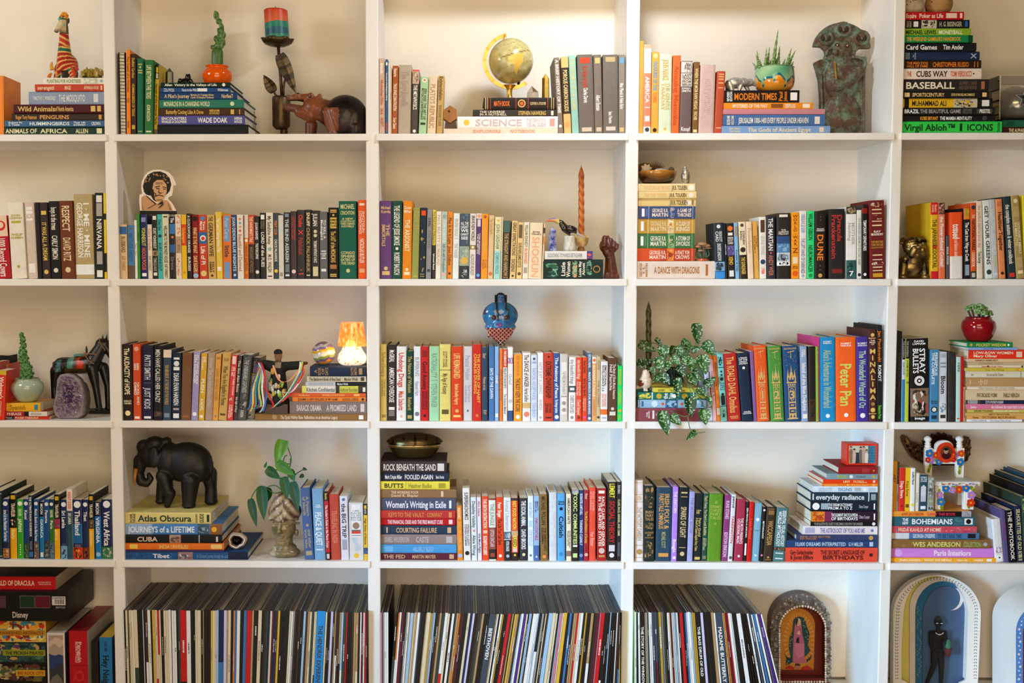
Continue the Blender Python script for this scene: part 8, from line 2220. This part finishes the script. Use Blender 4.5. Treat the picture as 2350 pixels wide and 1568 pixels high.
for x, y in bd: m.ball(q(x, y, -10), (rg.uniform(13, 20) * q.u, 9 * q.u, rg.uniform(13, 24) * q.u), lin(rg.choice(['e8e0d4', 'd8ccbc', 'f4f0e8'])), 7, 5)
tag(m.build('white_beads', M_GLOSS, t), kind='stuff')
m = MB(); k = [0]
def pp(pts, c, d=148):
    k[0] += .00005
    m.poly([p - Vector((0, .0002 + k[0], 0)) for p in qpts(q, pts, d)], lin(c))
bgp = [(300, 1330)] + arc(560, 690, 250, 180, 0, 24, 262) + [(790, 1330)]
pp(bgp, 'c87c20')
for i in range(36):
    a = R(i * 10); pp([(575 + 150 * math.cos(a), 900 - 300 * math.sin(a)), (575 + 225 * math.cos(a + .05), 900 - 400 * math.sin(a + .05)), (575 + 225 * math.cos(a - .05), 900 - 400 * math.sin(a - .05))], 'd89840')
pp([(490, 610), (520, 565), (580, 548), (640, 565), (668, 620), (690, 700), (728, 800), (715, 900), (700, 960), (740, 1050), (690, 1110), (640, 1150), (650, 1200), (470, 1220), (440, 1240), (385, 1260), (380, 1180), (450, 1150), (425, 1000), (435, 860), (480, 760)], '1c4444')
pp([(515, 640), (500, 780), (490, 900), (480, 1200), (510, 1225), (690, 1240), (650, 1150), (655, 950), (620, 800), (610, 660), (560, 600)], 'b86078')
pp([(540, 860), (575, 850), (578, 940), (525, 930)], '241c28')
pp([(500, 1060), (510, 940), (640, 940), (650, 1120), (560, 1160)], 'c87088')
pp(arc(562, 628, 40, 0, 360, 18, 56), 'd8b094'); pp([(520, 640), (530, 590), (562, 572), (552, 640), (535, 690)], '2c2420'); pp([(590, 820), (540, 800), (560, 760), (585, 755)], 'd8b094')
for x in (550, 572): pp(arc(x, 622, 5, 0, 360, 8, 3), '2c1c18')
pp(arc(566, 655, 9, 0, 360, 8, 3), 'a05048')
for x, y in ((640, 620), (660, 700), (690, 780), (670, 850), (700, 880), (650, 600), (460, 820), (450, 900), (440, 980), (470, 880), (445, 940), (420, 1200), (400, 1230), (680, 760), (700, 830), (640, 680)): pp([(x, y - 9), (x + 6, y), (x, y + 9), (x - 6, y)], 'd8c890')
pp([(345, 1075), (385, 1130), (460, 1165), (470, 1205), (400, 1185)], '24302c'); pp([(765, 1100), (720, 1150), (680, 1180), (685, 1220), (740, 1170)], '24302c')
pp([(365, 1310), (430, 1260), (500, 1290), (500, 1325)], 'b82018'); pp([(600, 1325), (620, 1285), (700, 1265), (770, 1320)], 'b82018'); pp(arc(550, 1285, 38, 0, 360, 14, 40), 'a86c50'); pp(arc(550, 1265, 44, 0, 180, 10, 30), '3c2418')
tag(m.build('painted_picture', M_PRINT, t), kind='stuff')

# ---------------------------------------------------------------- bottom shelf, rightmost bay: two arched niches
q = Fr(2050, 1290, S5, 0.20, 1534, Z4)
t = thing('arched_niche', q, 560, 1534, 0, 'white arched niche with leaf border, night scene and a dark standing figure', 'shrine')
out = [(0, 1534)] + arc(570, 560, 568, 180, 0, 40, 500) + [(1096, 1534)]
inn = [(108, 1415), (110, 1000)] + arc(555, 590, 420, 180, 0, 36, 520)[1:-1] + [(960, 900), (945, 1415)]
def resamp(pts, n=60):
    L = [0]
    for a, b in zip(pts, pts[1:]): L.append(L[-1] + math.dist(a, b))
    return [(lambda s2: next(((a[0] + (b[0] - a[0]) * (s2 - l0) / max(1e-6, l1 - l0), a[1] + (b[1] - a[1]) * (s2 - l0) / max(1e-6, l1 - l0)) for a, b, l0, l1 in zip(pts, pts[1:], L, L[1:]) if s2 <= l1 + 1e-6), pts[-1]))(L[-1] * i / n) for i in range(n + 1)]
A, B = resamp(out), resamp(inn)
m = MB(); ring(m, q, A, B, 0, 112, lin('e8e4de')); m.build('niche_frame', M_PAINT, t)
m = MB(); m.slab(qpts(q, [(-2, 1534)] + [(215, 1534), (212, 1500), (190, 1460), (150, 1430), (110, 1415), (0, 1415)], -4), 30 * q.u, lin('e8e4de')); m.build('scroll_foot', M_PAINT, t)
m = MB(); m.slab(qpts(q, [(832, 1534), (835, 1500), (860, 1455), (930, 1425), (945, 1400), (1094, 1400), (1096, 1534)], -4), 30 * q.u, lin('e8e4de')); m.build('scroll_foot', M_PAINT, t)
m = MB(); m.box(tuple(q(10, 1534, 30)), tuple(q(1086, 1524, 112)), lin('d8d0bc')); m.build('niche_floor', M_PAINT, t)
m = MB(); m.slab(qpts(q, out, 100), 12 * q.u, lin('40587c')); m.build('back_board', M_PRINT, t)
m = MB(); k = [0]
def st(x0, x1, yt, c, x2=1000):
    k[0] += .00008
    cx = (x0 + x2) / 2
    pts = [(x0, 1524)] + arc(cx, yt + 400, (x2 - x0) / 2, 180, 0, 30, 400) + [(x2, 1524)]
    m.poly([p - Vector((0, .0003 + k[0], 0)) for p in qpts(q, [(x + 42, y) for x, y in pts], 99)], lin(c))
st(60, 0, 60, 'd8c868', 1040); st(205, 0, 110, '241c20', 1010); st(210, 0, 113, 'd8ccc0', 1008); st(284, 0, 165, '2c6890', 1006); st(375, 0, 225, '24303c', 1004); st(381, 0, 230, '4a6488', 1004)
k[0] += .0001
mo = arc(760, 395, 150, 75, -100, 26) + arc(705, 385, 165, -72, 52, 26)
m.poly([p - Vector((0, .0004 + k[0], 0)) for p in qpts(q, [(x + 42, y) for x, y in mo], 99)], lin('e0dcd8'))
rg = random.Random(4)
for i in range(46):
    y = 500 + i * 20; x = 305 + rg.uniform(0, 60)
    k[0] += .00002
    m.poly([p - Vector((0, .0006 + k[0], 0)) for p in qpts(q, arc(x + 42, y, 5, 0, 360, 6), 99)], lin('c8b860'))
tag(m.build('painted_sky', M_PRINT, t), kind='stuff')
m = MB(); k = [0]
for lst, sg in ((resamp([(50, 1520), (45, 900), (60, 560)] + arc(570, 575, 515, 172, 8, 30, 470) + [(1075, 560), (1060, 1520)], 84), 1),):
    for i, (x, y) in enumerate(lst[1:-1]):
        a, b = lst[i], lst[i + 2]; tx, ty = b[0] - a[0], b[1] - a[1]; L = math.hypot(tx, ty); tx, ty = tx / L, ty / L
        for s2 in (-1, 1):
            cx, cy = x - ty * 12 * s2, y + tx * 12 * s2
            ax, ay = tx * .8 - ty * .6 * s2, ty * .8 + tx * .6 * s2
            k[0] += .000005
            m.poly([p - Vector((0, .0003, 0)) for p in qpts(q, [(cx - ax * 15, cy - ay * 15), (cx - ay * 5, cy + ax * 5), (cx + ax * 15, cy + ay * 15), (cx + ay * 5, cy - ax * 5)], 0)], lin(rg.choice(['2c2c34', '241c20', '4c2c38', '1c3430', '2c2c34'])))
tag(m.build('leaf_border', M_PRINT, t), kind='stuff')
q = Fr(2050, 1290, S5, 0.207, 1524, Z4 + 0.003)
t = thing('painted_figure', q, 560, 1524, 0, 'slim black painted wooden figure with a white necklace holding a potted cactus', 'figurine')
q = Fr(2050, 1290, S5, 0.207, 1425, Z4 + 0.003)
t.location = q(560, 1425, 0)
def f(x, y, d):
    if y < 545: return lin('241c1a') if int(x * .13 + y * .1) % 2 else lin('3c3430')
    return lin('140e0c')
organic('body', q, [E(588, 575, 0, 50, 70, 40), C(588, 640, 0, 26, 588, 690, 0, 28), C(500, 730, 0, 34, 670, 725, 0, 34), E(585, 780, 0, 84, 90, 40), E(582, 890, 0, 72, 90, 36), C(495, 735, 0, 32, 488, 850, 0, 26), C(488, 850, 0, 26, 505, 925, -14, 24), C(505, 925, -14, 22, 630, 935, -45, 18), C(675, 735, 0, 30, 685, 830, -10, 24), C(685, 830, -10, 22, 680, 900, -50, 18), E(580, 985, 0, 80, 60, 38), C(540, 990, 0, 48, 530, 1150, 0, 36), C(530, 1150, 0, 36, 440, 1370, 0, 22), C(622, 990, 0, 48, 628, 1180, 0, 34), C(628, 1180, 0, 34, 622, 1380, 0, 24),
                    C(440, 1370, 0, 22, 428, 1402, -20, 18), C(622, 1385, 0, 22, 680, 1408, -20, 16), C(588, 590, -36, 9, 588, 605, -44, 8)] + [C(640 + i * 8, 935 + i * 9, -55, 8, 668 + i * 6, 940 + i * 12, -62, 7) for i in range(4)], f, M_MATTE, t, vox=6, smooth=2)
m = MB()
for x in (560, 616): m.ball(q(x, 586, -36), (16 * q.u, 4 * q.u, 6 * q.u), lin('d8d8d4'), 8, 6)
tag(m.build('eyes', M_MATTE, t), kind='stuff')
m = MB()
for i in range(9):
    a = R(200 + i * 17.5); m.ball(q(588 + 50 * math.cos(a), 695 - 34 * math.sin(a), -36 - 6 * math.sin(-a)), (11 if i == 4 else 7) * q.u, lin('e8e4dc' if i % 2 else 'b8b4b0'), 8, 6)
tag(m.build('bead_necklace', M_GLOSS, t), kind='stuff')
t2 = thing('tiny_potted_cactus', q, 684, 1000, -66, 'tiny dark red pot with a green cactus held by the black painted figure', 'potted plant')
lathe('pot', q, 684, -70, [(20, 1000), (36, 985), (46, 930), (44, 892), (38, 892)], '5c2420', M_MATTE, t2, n=18)
organic('cactus', q, [C(684, 885, -70, 36, 684, 790, -70, 12)] + [C(684, 880 - i * 24, -80, 10, 684 + s2 * (44 - i * 8), 866 - i * 26, -80, 6) for i in range(4) for s2 in (-1, 1)], '3c7858', M_MATTE, t2, vox=6, smooth=1)
# second niche, its left wall towards the camera
q = Fr(2050, 1290, S5, 0.06, 1565, Z4)
q = Fr(2050, 1290, S5, 0.06, 1700, Z4)
t = thing('arched_niche', q, 1950, 1700, 0, 'white arched niche edged in blue with white stars, cut by the right frame edge', 'shrine')
out = [(1592, 1690)] + arc(2100, 740, 508, 180, 0, 40, 420) + [(2608, 1690)]
inn = [(1682, 1690)] + arc(2100, 760, 418, 180, 0, 40, 350) + [(2518, 1690)]
m = MB(); ring(m, q, resamp(out), resamp(inn), 0, 640, lin('e8e6e2')); m.build('niche_shell', M_PAINT, t)
m = MB(); ring(m, q, resamp(out), resamp(inn), -5, 0, lin('5c8cd0')); m.build('blue_edge', M_PRINT, t)
m = MB(); rg = random.Random(5); k = 0
for i, (x, y) in enumerate(resamp([(1636, 1680)] + arc(2100, 750, 462, 180, 60, 30, 385), 34)):
    r = 24 if i % 3 == 0 else 17; x += (i % 2) * 16 - 8
    m.poly([p - Vector((0, .0003, 0)) for p in qpts(q, [(x + (r if j % 2 == 0 else r * .42) * math.sin(math.pi * j / 5 + i), y - (r if j % 2 == 0 else r * .42) * math.cos(math.pi * j / 5 + i)) for j in range(10)], -5)], lin('f0f0f0'))
tag(m.build('painted_stars', M_PRINT, t), kind='stuff')
m = MB(); m.slab(qpts(q, inn, 600), 30 * q.u, lin('8c3030')); m.build('back_board', M_PRINT, t)
m = MB(); m.box(tuple(q(1560, 1700, -40)), tuple(q(2640, 1670, 660)), lin('e4e0da')); m.build('plinth', M_PAINT, t)
# ---------------------------------------------------------------- labels of the books
def fix_labels():
    used = {}
    ordn = ['first', 'second', 'third', 'fourth', 'fifth', 'sixth', 'seventh', 'eighth', 'ninth', 'tenth', 'eleventh', 'twelfth', 'thirteenth', 'fourteenth',
            'fifteenth', 'sixteenth', 'seventeenth', 'eighteenth', 'nineteenth', 'twentieth']
    for kind, bay, row, out in BOOKS:
        where = '%s, %s' % (ROWN[row], BAYN[bay])
        for i, (o, title, c, tc, hard) in enumerate(out):
            w = title.replace('|', ' ').split()[:6]
            hk = 'hardcover' if hard else 'paperback'
            if w:
                lab = '%s %s reading %s, %s' % (cname(c), hk, ' '.join(w), where)
                if kind == 'st': lab = '%s %s lying flat reading %s, %s' % (cname(c), hk, ' '.join(w), where)
            else:
                nb = None
                for j, prep in ((i - 1, 'right of' if kind == 'up' else 'under'), (i + 1, 'left of' if kind == 'up' else 'on')):
                    if 0 <= j < len(out) and out[j][1]:
                        nb = 'directly %s %s' % (prep, ' '.join(out[j][1].split()[:4])); break
                if nb is None:
                    for j, prep in ((i - 1, 'right of' if kind == 'up' else 'under'), (i + 1, 'left of' if kind == 'up' else 'on')):
                        if 0 <= j < len(out):
                            nb = 'directly %s the %s book' % (prep, cname(out[j][2])); break
                lab = '%s %s %s, %s' % (cname(c), hk, nb or 'standing alone', where)
            while len(lab.split()) > 16:
                q = lab.split(' ')
                k = max(i2 for i2, x in enumerate(q) if x.endswith(',') )
                q.pop(k - 1 if k > 4 else k)
                lab = ' '.join(q)
            if lab.lower() in used:
                side = 'from the left' if kind == 'up' else 'from the top'
                lab = '%s %s, %s %s among its %s, %s' % (cname(c), hk, ordn[min(i, 19)], side, 'upright books' if kind == 'up' else 'pile', where)
                if lab.lower() in used:
                    lab = '%s with %s print' % (lab.split(' among')[0], cname(tc)) + ', ' + where
            used[lab.lower()] = o
            o['label'] = lab
fix_labels()
